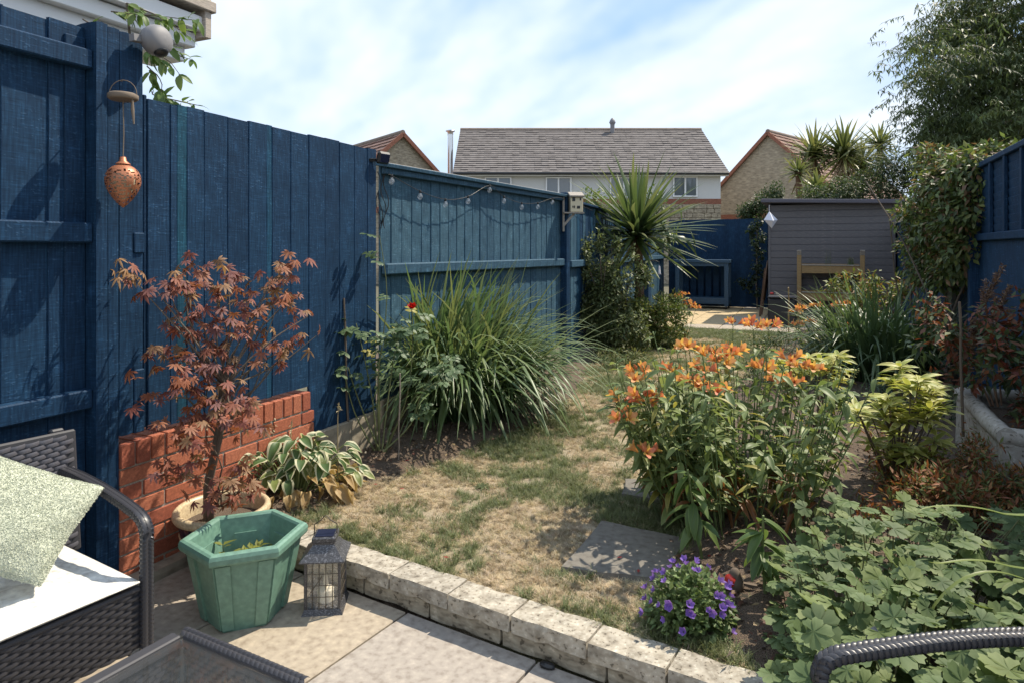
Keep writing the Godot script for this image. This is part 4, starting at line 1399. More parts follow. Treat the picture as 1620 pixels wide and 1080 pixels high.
	part(pot, "rim", Sh.new().lathe([Vector2(0.188, 0.243), Vector2(0.206, 0.248), Vector2(0.213, 0.262), Vector2(0.211, 0.278), Vector2(0.202, 0.287), Vector2(0.188, 0.285), Vector2(0.180, 0.272), Vector2(0.176, 0.235), Vector2(0.168, 0.19)], 36).mesh(), mats.cream_glaze)
	part(pot, "compost", Sh.new().lathe([Vector2(0.178, 0.212), Vector2(0.12, 0.221), Vector2(0.0, 0.226)], 24).mesh(), mats.soil)
	make_lantern()

func make_lantern() -> void:
	var f := Transform3D(Basis(Vector3.UP, deg_to_rad(5.0)), xd(-0.772, 0, 2.775))
	var l := thing("metal_lantern", "silvery barred metal candle lantern on the patio by the kerb", "lantern", f)
	var w := 0.067
	var d := 0.072
	# splayed base
	var bs := Sh.new()
	var lo := [Vector3(-0.082, 0.0, -0.086), Vector3(0.082, 0.0, -0.086), Vector3(0.082, 0.0, 0.086), Vector3(-0.082, 0.0, 0.086)]
	var hi := [Vector3(-0.072, 0.022, -0.076), Vector3(0.072, 0.022, -0.076), Vector3(0.072, 0.022, 0.076), Vector3(-0.072, 0.022, 0.076)]
	for k in 4: bs.quad(lo[k], lo[(k + 1) % 4], hi[(k + 1) % 4], hi[k], lo[k] + lo[(k + 1) % 4] + Vector3.UP * 0.05)
	bs.quad(hi[0], hi[1], hi[2], hi[3], Vector3.UP)
	part(l, "base", bs.mesh(), mats.brushed_metal)
	for sx in [-1, 1]:
		for sz in [-1, 1]:
			part(l, "corner_post", Sh.new().box(Transform3D(Basis(), Vector3(sx * w, 0.117, sz * d)), Vector3(0.011, 0.19, 0.011), 0.002).mesh(), mats.brushed_metal)
	# bars of the four sides, with glass behind
	for side in 4:
		var rot := Transform3D(Basis(Vector3.UP, side * PI / 2), Vector3.ZERO)
		var hw := w if side % 2 == 0 else d
		var off := d if side % 2 == 0 else w
		for k in 4:
			var x := -hw + hw * 2.0 * (k + 1) / 5.0
			part(l, "bar", Sh.new().tube([rot * Vector3(x, 0.024, off), rot * Vector3(x, 0.21, off)], [0.0017], 5).mesh(), mats.bronze_metal)
		for k in 3:
			var y := 0.024 + 0.186 * (k + 1) / 4.0
			part(l, "bar", Sh.new().tube([rot * Vector3(-hw, y, off + 0.002), rot * Vector3(hw, y, off + 0.002)], [0.0017], 5).mesh(), mats.bronze_metal)
		part(l, "brace", Sh.new().tube([rot * Vector3(-hw * 0.75, 0.085, off + 0.003), rot * Vector3(0.0, 0.155, off + 0.003)], [0.0016], 5).mesh(), mats.bronze_metal)
		part(l, "pane", Sh.new().box(rot * Transform3D(Basis(), Vector3(0, 0.117, off - 0.006)), Vector3(hw * 2 - 0.012, 0.186, 0.0015)).mesh(), mats.lantern_glass)
	# roof: flared pyramid, then the cap
	var prof := [[0.090, 0.212], [0.090, 0.217], [0.062, 0.243], [0.043, 0.268], [0.043, 0.276]]
	var rf2 := Sh.new()
	for i in prof.size() - 1:
		for k in 4:
			var c0 := Vector3([-1, 1, 1, -1][k], 0, [-1, -1, 1, 1][k])
			var c1 := Vector3([-1, 1, 1, -1][(k + 1) % 4], 0, [-1, -1, 1, 1][(k + 1) % 4])
			rf2.quad(c0 * prof[i][0] + Vector3.UP * prof[i][1], c1 * prof[i][0] + Vector3.UP * prof[i][1], c1 * prof[i + 1][0] + Vector3.UP * prof[i + 1][1], c0 * prof[i + 1][0] + Vector3.UP * prof[i + 1][1], c0 + c1 + Vector3.UP)
	rf2.quad(Vector3(-0.09, 0.212, -0.09), Vector3(0.09, 0.212, -0.09), Vector3(0.09, 0.212, 0.09), Vector3(-0.09, 0.212, 0.09), Vector3.DOWN)
	part(l, "roof", rf2.mesh(), mats.brushed_metal)
	part(l, "cap", Sh.new().box(Transform3D(Basis(), Vector3(0, 0.287, 0)), Vector3(0.096, 0.022, 0.096), 0.004).mesh(), mats.brushed_metal)
	part(l, "solar_panel", Sh.new().box(Transform3D(Basis(), Vector3(0, 0.299, 0)), Vector3(0.074, 0.003, 0.074)).mesh(), mats.navy_glaze)
	part(l, "handle", Sh.new().tube([Vector3(-0.046, 0.29, 0), Vector3(-0.046, 0.335, 0), Vector3(-0.02, 0.352, 0), Vector3(-0.004, 0.37, 0), Vector3(0.004, 0.37, 0), Vector3(0.02, 0.352, 0), Vector3(0.046, 0.335, 0), Vector3(0.046, 0.29, 0)], [0.0024], 6).mesh(), mats.bronze_metal)
	part(l, "candle", Sh.new().lathe([Vector2(0.0, 0.075), Vector2(0.03, 0.072), Vector2(0.034, 0.066), Vector2(0.034, 0.023)], 16).mesh(), mats.candle_wax)
	part(l, "candle_flame_tip", Sh.new().lathe([Vector2(0.0, 0.15), Vector2(0.008, 0.12), Vector2(0.012, 0.09), Vector2(0.004, 0.074)], 10).mesh(), mats.candle_wax)

func make_fence_things() -> void:
	# dome sensor on the post top
	var c := at_depth(247, 64, 2.98)
	var d := Vector3(0.93, 0.05, 0.36).normalized()
	var sx := aim(d, Vector3.UP, c)
	var se := thing("security_sensor", "grey rounded security sensor fixed to the top of the big post", "sensor", sx)
	var turn := Transform3D(Basis(Vector3(1, 0, 0), PI / 2), Vector3.ZERO)
	part(se, "housing", Sh.new().lathe([Vector2(0.0, -0.045), Vector2(0.05, -0.042), Vector2(0.064, -0.025), Vector2(0.068, 0.0), Vector2(0.0665, 0.004), Vector2(0.068, 0.008), Vector2(0.062, 0.03), Vector2(0.045, 0.046), Vector2(0.02, 0.051), Vector2(0.0, 0.052)], 24, turn).mesh(), mats.grey_plastic)
	part(se, "lens", Sh.new().lathe([Vector2(0.030, 0.0), Vector2(0.028, 0.010), Vector2(0.014, 0.016), Vector2(0.0, 0.018)], 18, Transform3D(Basis(Vector3(1, 0, 0), PI * 0.86), Vector3(0, -0.056, 0.024))).mesh(), mats.black_plastic)
	part(se, "bracket", Sh.new().bar(Vector3(0, 0, -0.03), Vector3(-0.10, -0.01, -0.03), 0.03, 0.03).mesh(), mats.grey_plastic)
	# pierced copper lantern hanging by a rod from a lid
	var hc := at_depth(194, 288, 2.80)
	var cl := thing("hanging_lantern", "pierced copper teardrop lantern hanging on the big post", "hanging lantern", Transform3D(Basis(), hc))
	var body := Sh.new()
	var prof := []
	for k in 15:
		var t := k / 14.0
		var y := 0.078 - 0.185 * t
		var r := 0.068 * pow(sin(PI * pow(t, 0.72)), 0.75) if t < 0.999 else 0.0
		prof.append(Vector2(maxf(r, 0.002), y))
	# leave real holes: build the skin from small cells and drop some of them
	var seg := 44
	var rows := 34
	var hole := noise(91, 0.55, 1, FastNoiseLite.TYPE_CELLULAR)
	hole.cellular_return_type = FastNoiseLite.RETURN_DISTANCE
	for i in rows:
		for k in seg:
			var q := []
			for w in [[0, 0], [1, 0], [1, 1], [0, 1]]:
				var t: float = (i + w[1]) / float(rows)
				var a: float = TAU * (k + w[0]) / seg
				var idx: float = t * 14.0
				var i0 := int(min(idx, 13.0))
				var pv: Vector2 = prof[i0].lerp(prof[i0 + 1], idx - i0)
				q.append(Vector3(pv.x * cos(a), pv.y, pv.x * sin(a)))
			if i > 4 and i < rows - 3 and hole.get_noise_3d(k * 0.9 + 0.1, i * 0.9, 0.0) < -0.62: continue
			body.quad(q[0], q[1], q[2], q[3], (q[0] + q[2]) * Vector3(1, 0, 1) + Vector3(0, 0.0001, 0))
	part(cl, "pierced_body", body.mesh(), mats.copper)
	part(cl, "neck", Sh.new().lathe([Vector2(0.030, 0.074), Vector2(0.014, 0.088), Vector2(0.011, 0.104), Vector2(0.0, 0.106)], 14).mesh(), mats.copper)
	part(cl, "liner", Sh.new().lathe([Vector2(0.0, 0.06), Vector2(0.045, 0.03), Vector2(0.05, 0.0), Vector2(0.03, -0.05), Vector2(0.0, -0.085)], 16).mesh(), mats.cream_paint)
	part(cl, "rod", Sh.new().tube([Vector3(0, 0.1, 0), Vector3(0.003, 0.2, 0), Vector3(0.0, 0.345, 0)], [0.0022], 6).mesh(), mats.rust)
	part(cl, "lid", Sh.new().lathe([Vector2(0.0, 0.372), Vector2(0.05, 0.37), Vector2(0.058, 0.364), Vector2(0.058, 0.348), Vector2(0.05, 0.342), Vector2(0.0, 0.342)], 22).mesh(), mats.rust)
	var loop := []
	for k in 11: loop.append(Vector3(0.058 * cos(PI * k / 10.0), 0.366 + 0.06 * sin(PI * k / 10.0), 0))
	part(cl, "loop", Sh.new().tube(loop, [0.0018], 5).mesh(), mats.rust)
	part(cl, "chain", Sh.new().tube([Vector3(0.045, 0.345, 0.01), Vector3(0.047, 0.30, 0.012), Vector3(0.052, 0.24, 0.012)], [0.004, 0.007, 0.003], 6).mesh(), mats.rust)
	part(cl, "nail", Sh.new().tube([Vector3(0, 0.425, 0.005), Vector3(-0.05, 0.44, -0.075)], [0.003], 5).mesh(), mats.rust)
	# black floodlight and its cable bundle at the end of the navy panel
	var fc := at_depth(606, 250, 4.60)
	var fl := thing("solar_floodlight", "small black solar floodlight on the end of the navy panel", "floodlight", aim(Vector3(0.8, -0.25, 0.55), Vector3.UP, fc))
	part(fl, "head", Sh.new().box(Transform3D(), Vector3(0.11, 0.085, 0.035), 0.012).mesh(), mats.black_plastic)
	part(fl, "lens", Sh.new().box(Transform3D(Basis(), Vector3(0, 0, 0.018)), Vector3(0.085, 0.06, 0.006), 0.002).mesh(), mats.navy_glaze)
	part(fl, "bracket", Sh.new().bar(Vector3(-0.02, -0.02, -0.01), Vector3(-0.10, -0.03, -0.03), 0.02, 0.02).mesh(), mats.black_plastic)
	var cb := thing("cable_bundle", "loose bundle of black cable hanging below the floodlight", "cable")
	for k in 4:
		var pts := []
		for j in 14:
			var t := j / 13.0
			var lp := Vector3(sin(t * 9.0 + k) * 0.018, -0.42 * t, cos(t * 7.0 + k * 2.0) * 0.014)
			pts.append(at_depth(602, 272, 4.96) + lp + Vector3(0.02 * k - 0.02, 0, 0.0))
		part(cb, "strand", Sh.new().tube(pts, [0.0035], 5).mesh(), mats.black_plastic)
	# festoon lights along the faded panel
	var a2 := xd(-0.985, 0, 4.965)
	var e2 := xd(0.55, 0, 7.75)
	var f2 := frame(a2, e2 - a2)
	var px := [[632, 345], [790, 432], [932, 478], [1058, 462], [1178, 400], [1258, 462], [1357, 498], [1447, 497], [1528, 472]]
	var st := thing("string_lights", "string of clear round bulbs drooping along the faded fence panel", "string lights")
	var sock := []
	var inv := f2.affine_inverse()
	for q in px:
		var u: float = 440.0 + q[0] / 3.522
		var v: float = 180.0 + q[1] / 3.522
		# on the plane 9 cm in front of the panel
		var dir := at_depth(u, v, 1.0) - Vector3(0, H, 0)
		var o := inv * Vector3(0, H, 0)
		var dl := inv.basis * dir
		var t: float = (0.09 - o.z) / dl.z
		sock.append(Vector3(0, H, 0) + dir * t)
	var wire := [f2 * Vector3(0.06, 2.03, 0.05)]
	for i in sock.size(): wire.append(sock[i])
	wire.append(e2 + Vector3(0.05, 2.05, 0.08))
	wire.append(e2 + Vector3(0.5, 1.98, -1.0))
	var smooth := []
	for i in wire.size() - 1:
		for k in 5: smooth.append(wire[i].cubic_interpolate(wire[i + 1], wire[max(i - 1, 0)], wire[min(i + 2, wire.size() - 1)], k / 5.0))
	smooth.append(wire[-1])
	part(st, "wire", Sh.new().tube(smooth, [0.0028], 5).mesh(), mats.black_plastic)
	var bm := Sh.new().lathe([Vector2(0.0, -0.082), Vector2(0.014, -0.078), Vector2(0.024, -0.066), Vector2(0.027, -0.052), Vector2(0.022, -0.036), Vector2(0.013, -0.024), Vector2(0.012, -0.016)], 14)
	var sm := Sh.new().lathe([Vector2(0.0, 0.012), Vector2(0.012, 0.010), Vector2(0.0125, -0.018), Vector2(0.0, -0.02)], 10)
	var fm := Sh.new().tube([Vector3(0, -0.02, 0), Vector3(0.003, -0.045, 0), Vector3(-0.003, -0.06, 0)], [0.0018], 4)
	for q in sock:
		var b := part(st, "bulb", bm.mesh(), mats.bulb_glass, Transform3D(Basis.from_scale(Vector3.ONE * 0.82), q))
		part(b, "socket", sm.mesh(), mats.black_plastic)
		part(b, "filament", fm.mesh(), mats.steel)
	# bird box like a little house, on a bracket
	var bc := at_depth(911, 336, 7.72)
	var bh := thing("bird_box", "cream bird box shaped like a tiny house on fence bracket", "bird box", Transform3D(Basis(Vector3.UP, 0.12), bc))
	part(bh, "walls", Sh.new().box(Transform3D(Basis(), Vector3(0, 0.095, 0)), Vector3(0.145, 0.19, 0.11), 0.004).mesh(), mats.cream_paint)
	part(bh, "roof", Sh.new().box(Transform3D(Basis(Vector3(1, 0, 0), 0.35), Vector3(0, 0.203, 0.012)), Vector3(0.17, 0.022, 0.15), 0.003).mesh(), mats.grey_wood)
	for q in [[-0.036, 0.145, 0.034, 0.042], [0.042, 0.148, 0.016, 0.03], [0.02, 0.055, 0.036, 0.032], [-0.045, 0.06, 0.012, 0.022], [-0.028, 0.058, 0.012, 0.03]]:
		part(bh, "window", Sh.new().box(Transform3D(Basis(), Vector3(q[0], q[1], 0.056)), Vector3(q[2], q[3], 0.004)).mesh(), mats.black_plastic)
	var bk := Sh.new()
	bk.bar(Vector3(-0.15, -0.008, 0.0), Vector3(0.09, -0.008, 0.0), 0.10, 0.016)
	bk.bar(Vector3(-0.14, -0.15, 0.0), Vector3(-0.02, -0.015, 0.0), 0.02, 0.025)
	bk.bar(Vector3(-0.145, -0.22, 0.0), Vector3(-0.145, 0.19, 0.0), 0.025, 0.022)
	part(bh, "bracket", bk.mesh(), mats.grey_wood)

func cane(called: String, label: String, a: Vector3, b: Vector3, r := 0.0055, m := "cane") -> void:
	var pts := []
	for k in 6: pts.append(a.lerp(b, k / 5.0) + Vector3(sin(k * 2.0), 0, cos(k * 3.0)) * 0.0025)
	single(called, label, "cane", Sh.new().tube(pts, [r, r * 1.05, r, r * 0.95, r * 0.95, r * 0.85], 6).mesh(), mats[m])

func make_far_things() -> void:
	# shed
	var f := frame(gp(2.12, 15.19, LAWN + 0.03), gp(1, 0, 0) - gp(0, 0, 0))
	var sh := thing("garden_shed", "dark grey overlap board shed with a flat felt roof", "shed", f)
	var w := 2.13
	var brd := Sh.new()
	brd.quad(Vector3(0, 0.020, 0.020), Vector3(1, 0.020, 0.020), Vector3(1, 0.128, 0.020), Vector3(0, 0.128, 0.020), Vector3(0, 0, 1))
	brd.quad(Vector3(0, 0, 0.020), Vector3(1, 0, 0.020), Vector3(1, 0.018, 0.006), Vector3(0, 0.018, 0.006), Vector3(0, 0.6, 0.8))
	brd.quad(Vector3(0, 0.020, 0.020), Vector3(1, 0.020, 0.020), Vector3(1, 0.018, 0.006), Vector3(0, 0.018, 0.006), Vector3.DOWN)
	var n := 17
	var step := 0.128
	for k in n:
		part(sh, "board", brd.mesh(), mats.shed, Transform3D(Basis.from_scale(Vector3(w, 1, 1)), Vector3(rf(-0.002, 0.002), k * step, rf(-0.002, 0.002))))
		part(sh, "side_board", brd.mesh(), mats.shed, Transform3D(Basis(Vector3.UP, -PI / 2) * Basis.from_scale(Vector3(1.5, 1, 1)), Vector3(0.0, k * step, -1.5)))
	part(sh, "core", Sh.new().box(Transform3D(Basis(), Vector3(w * 0.5, 1.08, -0.76)), Vector3(w - 0.01, 2.16, 1.49)).mesh(), mats.shed)
	for x in [0.014, w - 0.014]:
		part(sh, "corner_trim", Sh.new().box(Transform3D(Basis(), Vector3(x, 1.08, 0.014)), Vector3(0.045, 2.15, 0.035), 0.004).mesh(), mats.shed)
	part(sh, "roof", Sh.new().box(Transform3D(Basis(Vector3(0, 0, 1), -0.035), Vector3(w * 0.5, 2.22, -0.70)), Vector3(w + 0.26, 0.075, 1.85), 0.01).mesh(), mats.felt)
	# white faceted ornament hanging at the shed corner
	var oc := at_depth(1219, 348, 12.6)
	var orn := Sh.new()
	var pts := [Vector3(-0.13, 0, 0.02), Vector3(0, -0.02, 0.13), Vector3(0.13, 0, 0.02), Vector3(0, 0.03, -0.1)]
	for k in 4:
		orn.face(Vector3(-0.02, 0.16, 0), pts[k], pts[(k + 1) % 4], pts[k] + pts[(k + 1) % 4] + Vector3.UP * 0.1)
		orn.face(Vector3(0.03, -0.16, 0), pts[k], pts[(k + 1) % 4], pts[k] + pts[(k + 1) % 4] - Vector3.UP * 0.1)
	orn.tube([Vector3(-0.02, 0.16, 0), Vector3(-0.02, 0.28, 0)], [0.004], 4)
	single("paper_lantern", "small white faceted lantern hanging from the shed corner", "lantern", orn.mesh(), mats.paper_white, Transform3D(Basis(), oc))
	# storage box
	var bx := thing("storage_box", "squat black plastic storage box in front of the shed", "storage box", frame(gp(2.42, 14.0, LAWN + 0.03), gp(1, 0, 0) - gp(0, 0, 0)))
	part(bx, "body", Sh.new().box(Transform3D(Basis(), Vector3(0, 0.24, 0)), Vector3(0.46, 0.48, 0.46), 0.03).mesh(), mats.bin_plastic)
	part(bx, "lid", Sh.new().box(Transform3D(Basis(), Vector3(0, 0.50, 0)), Vector3(0.48, 0.05, 0.48), 0.022).mesh(), mats.bin_plastic)
	part(bx, "handle_slot", Sh.new().box(Transform3D(Basis(), Vector3(-0.08, 0.39, 0.228)), Vector3(0.14, 0.022, 0.012), 0.004).mesh(), mats.black_plastic)
	single("red_ball", "little pink red ball lying on the black storage box", "ball", Sh.new().lathe([Vector2(0.0, 0.0), Vector2(0.025, 0.006), Vector2(0.034, 0.024), Vector2(0.026, 0.044), Vector2(0.0, 0.052)], 12).mesh(), mats.red_paint, frame(gp(2.24, 14.03, LAWN + 0.552), Vector3(1, 0, 0)))
	# two tier wooden stand
	var sf := frame(xd(5.32, LAWN + 0.03, 12.4), gp(1, 0, 0) - gp(0, 0, 0))
	var l := sf.origin
	var dd := -l.z
	var tw := 1.04
	var stand := thing("wooden_planter_stand", "two tier pale timber trough stand before the grey shed", "planter stand", sf)
	var k1 := (H - (398.0 - CY) / F * dd) - l.y
	for x in [0.0, tw]:
		part(stand, "upright", Sh.new().box(Transform3D(Basis(), Vector3(x, k1 * 0.5, 0)), Vector3(0.075, k1, 0.075), 0.006).mesh(), mats.new_wood)
		part(stand, "end_cap", Sh.new().box(Transform3D(Basis(Vector3(1, 0, 0), 0.5), Vector3(x, k1 - 0.05, 0.035)), Vector3(0.074, 0.17, 0.02), 0.004).mesh(), mats.grey_wood)
		part(stand, "rear_upright", Sh.new().box(Transform3D(Basis(), Vector3(x, k1 * 0.35, -0.3)), Vector3(0.06, k1 * 0.7, 0.06), 0.006).mesh(), mats.new_wood)
	for y in [k1 - 0.33, k1 - 0.83]:
		part(stand, "trough_front", Sh.new().box(Transform3D(Basis(), Vector3(tw * 0.5, y, 0.012)), Vector3(tw - 0.078, 0.14, 0.025), 0.004).mesh(), mats.new_wood)
		part(stand, "trough_edge", Sh.new().box(Transform3D(Basis(), Vector3(tw * 0.5, y + 0.08, 0.012)), Vector3(tw - 0.078, 0.018, 0.05), 0.004).mesh(), mats.grey_wood)
		part(stand, "trough_floor", Sh.new().box(Transform3D(Basis(), Vector3(tw * 0.5, y - 0.05, -0.16)), Vector3(tw - 0.078, 0.02, 0.28)).mesh(), mats.new_wood)
		part(stand, "trough_back", Sh.new().box(Transform3D(Basis(), Vector3(tw * 0.5, y + 0.02, -0.3)), Vector3(tw - 0.078, 0.16, 0.02)).mesh(), mats.new_wood)
	for q in [[0.50, 0.30, 14, "thin tall seedlings sprouting from the timber stand", 0.0035], [0.86, 0.19, 34, "tuft of chives growing in the timber stand", 0.006]]:
		var s := Sh.new()
		for k in q[2]:
			var o := Vector3(q[0] + rf(-0.05, 0.05), k1 - 0.34, -0.1 + rf(-0.04, 0.04))
			var tip: Vector3 = o + Vector3(rf(-0.03, 0.03), q[1] * rf(0.7, 1.1) + 0.06, rf(-0.03, 0.03))
			s.ribbon([o, o.lerp(tip, 0.5) + Vector3(rf(-0.01, 0.01), 0, 0), tip], [q[4], q[4], 0.002], [Color(0.09, 0.15, 0.05), Color(0.12, 0.17, 0.06), Color(0.25, 0.23, 0.12)])
		single("potted_plant", q[3], "plant", s.mesh(), mats.blade, sf)
	# blue bench table on castors
	var bf := frame(gp(0.03, 16.76, LAWN + 0.03), gp(1, 0, 0) - gp(0, 0, 0))
	var be := thing("potting_bench", "dark blue slatted bench trolley on castors by the back fence", "bench", bf)
	var bw := 1.17
	part(be, "top", Sh.new().box(Transform3D(Basis(), Vector3(bw * 0.5, 1.065, -0.25)), Vector3(bw + 0.06, 0.07, 0.56), 0.006).mesh(), mats.bench_blue)
	part(be, "front_rail", Sh.new().box(Transform3D(Basis(), Vector3(bw * 0.5, 0.99, -0.02)), Vector3(bw - 0.1, 0.075, 0.03), 0.004).mesh(), mats.bench_blue)
	part(be, "shelf", Sh.new().box(Transform3D(Basis(), Vector3(bw * 0.5, 0.18, -0.25)), Vector3(bw, 0.14, 0.52), 0.006).mesh(), mats.bench_blue)
	for x in [0.05, bw - 0.05]:
		for z in [-0.03, -0.48]:
			part(be, "leg", Sh.new().box(Transform3D(Basis(), Vector3(x, 0.55, z)), Vector3(0.095, 0.96, 0.07), 0.006).mesh(), mats.bench_blue)
			part(be, "castor", Sh.new().tube([Vector3(x - 0.018, 0.045, z), Vector3(x + 0.018, 0.045, z)], [0.045], 14).mesh(), mats.black_plastic)
	for k in 6:
		part(be, "back_slat", Sh.new().box(Transform3D(Basis(), Vector3(0.16 + k * 0.17, 0.62, -0.49)), Vector3(0.13, 0.80, 0.018), 0.003).mesh(), mats.navy)
	# folded wooden table leaning on the shed's side
	var ft := frame(gp(1.98, 15.35, LAWN + 0.03), gp(1, 0, 0) - gp(0, 0, 0))
	var tb := thing("folding_table", "round brown wooden folding table leaning on the shed side", "table", ft * Transform3D(Basis(Vector3(0, 0, 1), -0.10), Vector3.ZERO))
	var disc := Sh.new()
	disc.lathe([Vector2(0.0, 0.014), Vector2(0.40, 0.014), Vector2(0.41, 0.0), Vector2(0.40, -0.014), Vector2(0.0, -0.014)], 28, Transform3D(Basis(Vector3(0, 0, 1), PI / 2), Vector3(0, 0.72, -0.2)))
	part(tb, "top", disc.mesh(), mats.old_wood)
	for z in [-0.02, -0.38]:
		part(tb, "leg", Sh.new().bar(Vector3(-0.03, 0.01, z + 0.03), Vector3(-0.028, 0.95, z - 0.06), 0.03, 0.045, Vector3(1, 0, 0)).mesh(), mats.old_wood)
	# little white hanging bird feeder on the fence post
	var hc := at_depth(1043, 428, 13.5)
	var hf := thing("bird_feeder", "small white hanging feeder in front of the far fence corner", "bird feeder", Transform3D(Basis(), hc))
	part(hf, "tube", Sh.new().lathe([Vector2(0.0, 0.1), Vector2(0.02, 0.08), Vector2(0.03, -0.06), Vector2(0.055, -0.08), Vector2(0.0, -0.085)], 10).mesh(), mats.paper_white)
	part(hf, "hook", Sh.new().tube([Vector3(0, 0.09, 0), Vector3(0.0, 0.17, 0), Vector3(-0.08, 0.2, 0), Vector3(-0.30, 0.2, 0)], [0.006], 5).mesh(), mats.black_plastic)
	# stakes
	cane("bamboo_cane", "upright cane standing at the lawn edge before the storage box", on_level(1246, 548, LAWN) + Vector3(0.02, 0, 0), at_depth(1248, 455, 8.6) , 0.009)
	cane("bamboo_cane", "dark brown stake among the rose stems by the navy panel", on_level(552, 728, LAWN), at_depth(544, 472, 4.28), 0.007, "bark")
	cane("bamboo_cane", "pale cane leaning from the hosta towards the maple", on_level(541, 705, LAWN), at_depth(494, 545, 4.1), 0.005)
	cane("bamboo_cane", "thin grey cane in front of the strappy clump", on_level(630, 733, LAWN), at_depth(633, 590, 4.05), 0.0045, "grey_wood")
	cane("bamboo_cane", "tall brown cane rising out of the stone trough", at_depth(1524, 690, 4.0), at_depth(1519, 478, 4.0), 0.008, "bark")
	# raised stone trough
	var tr := thing("stone_trough", "weathered pale stone trough bed with rounded rim at the right fence", "trough", frame(gp(3.84, 5.56, 0.03), gp(1, 0, 0) - gp(0, 0, 0)))
	for q in [[Vector3(0.30, 0.23, 0.0), Vector3(0.66, 0.46, 0.07)], [Vector3(0.30, 0.23, -1.15), Vector3(0.66, 0.46, 0.07)], [Vector3(0.0, 0.23, -0.575), Vector3(0.07, 0.46, 1.08)], [Vector3(0.58, 0.23, -0.575), Vector3(0.07, 0.46, 1.08)]]:
		part(tr, "side", rough_block(q[1], 0.01, 44 + int(q[0].z * 10), 6).mesh(), mats.trough, Transform3D(Basis(), q[0]))
	for q in [[Vector3(-0.03, 0.47, 0.0), Vector3(0.62, 0.47, 0.0)], [Vector3(-0.03, 0.47, -1.15), Vector3(0.62, 0.47, -1.15)], [Vector3(0, 0.472, 0.03), Vector3(0, 0.472, -1.18)]]:
		var rp := []
		for k in 12: rp.append(q[0].lerp(q[1], k / 11.0) + Vector3(rf(-0.006, 0.006), rf(-0.006, 0.006), rf(-0.006, 0.006)))
		part(tr, "rim", Sh.new().tube(rp, [0.05], 10).mesh(), mats.trough)
	part(tr, "compost", Sh.new().box(Transform3D(Basis(), Vector3(0.29, 0.20, -0.575)), Vector3(0.54, 0.40, 1.08)).mesh(), mats.soil)
	# wooden post of the climber's support
	single("timber_post", "pale green brown timber post under the leafy climber", "post", Sh.new().box(frame(at_depth(1507, 440, 6.9) - Vector3(0, 0.35, 0), Vector3(1, 0, 0)), Vector3(0.07, 1.75, 0.07), 0.006).mesh(), mats.grey_wood)
	# robin ornament half hidden in the border
	var rb := xd(0.855, LAWN + 0.03, 2.62)
	rb = on_level(1163, 938, LAWN + 0.03)
	var bird := thing("bird_ornament", "small bird ornament with red breast on the dark soil", "ornament", Transform3D(Basis(Vector3.UP, -0.5), rb))
	part(bird, "body", Sh.new().lathe([Vector2(0.0, 0.0), Vector2(0.022, 0.006), Vector2(0.034, 0.03), Vector2(0.032, 0.05), Vector2(0.022, 0.068), Vector2(0.021, 0.08), Vector2(0.012, 0.094), Vector2(0.0, 0.097)], 14).mesh(), mats.bark)
	part(bird, "breast", Sh.new().lathe([Vector2(0.0, -0.03), Vector2(0.018, -0.024), Vector2(0.026, -0.005), Vector2(0.022, 0.016), Vector2(0.0, 0.03)], 12, Transform3D(Basis(), Vector3(-0.012, 0.05, 0.012))).mesh(), mats.red_paint)
	part(bird, "tail", Sh.new().bar(Vector3(0.02, 0.04, -0.01), Vector3(0.075, 0.03, -0.035), 0.016, 0.008).mesh(), mats.bark)
	single("pebble", "small dark curved pebble lying at the foot of the kerb", "pebble", rough_block(Vector3(0.055, 0.02, 0.03), 0.006, 5, 3).mesh(), mats.black_plastic, frame(on_level(866, 1052, 0.010), Vector3(0.8, 0, 0.4)))
	# stake light behind the armchair
	var sp := at_depth(1393, 1010, 1.75)
	var sl := thing("stake_light", "slim black garden stake light with amber collar among geraniums", "garden light", Transform3D(Basis(), sp))
	part(sl, "stem", Sh.new().tube([Vector3(0, -sp.y + 0.1, 0), Vector3(0, -0.055, 0)], [0.011], 8).mesh(), mats.black_plastic)
	part(sl, "collar", Sh.new().lathe([Vector2(0.0, -0.056), Vector2(0.018, -0.055), Vector2(0.026, -0.03), Vector2(0.024, -0.015), Vector2(0.0, -0.012)], 14).mesh(), mats.amber)
	part(sl, "cap", Sh.new().lathe([Vector2(0.0, 0.024), Vector2(0.02, 0.022), Vector2(0.032, 0.008), Vector2(0.033, -0.012), Vector2(0.0, -0.014)], 16).mesh(), mats.grey_plastic)

# ---------------------------------------------------------------- plant building blocks
func vary(c: Color, amt := 0.25) -> Color:
	var k := 1.0 + rf(-amt, amt)
	return Color(c.r * k * rf(0.94, 1.08), c.g * k, c.b * k * rf(0.85, 1.1))
# arching strap leaf from the origin, leaning towards +z
func strap(l: float, w: float, lean: float, sag: float, c0: Color, c1: Color, kink := 0.0, n := 9) -> Sh:
	var s := Sh.new()
	var dir := Vector3(0, cos(lean), sin(lean))
	var p := Vector3.ZERO
	var path := [p]
	var ws := [w * 0.55]
	var cs := [c0.lerp(c1, 0.0)]
	var wob := rf(-0.5, 0.5)
	for i in n:
		var t := float(i + 1) / n
		var g := sag * (0.35 + 1.3 * t)
		if kink > 0.0 and absf(t - kink) < 0.5 / n: g += 7.0
		dir = (dir + Vector3(wob * 0.05, -g / n, 0.12 / n)).normalized()
		p += dir * l / n
		path.append(p)
		ws.append(w * (sin(PI * clampf(0.28 + 0.72 * t, 0, 1)) ** 0.7 if t < 0.995 else 0.04))
		cs.append(c0.lerp(c1, t))
	s.ribbon(path, ws, cs, 0.35, Vector3(1, 0, 0))
	return s
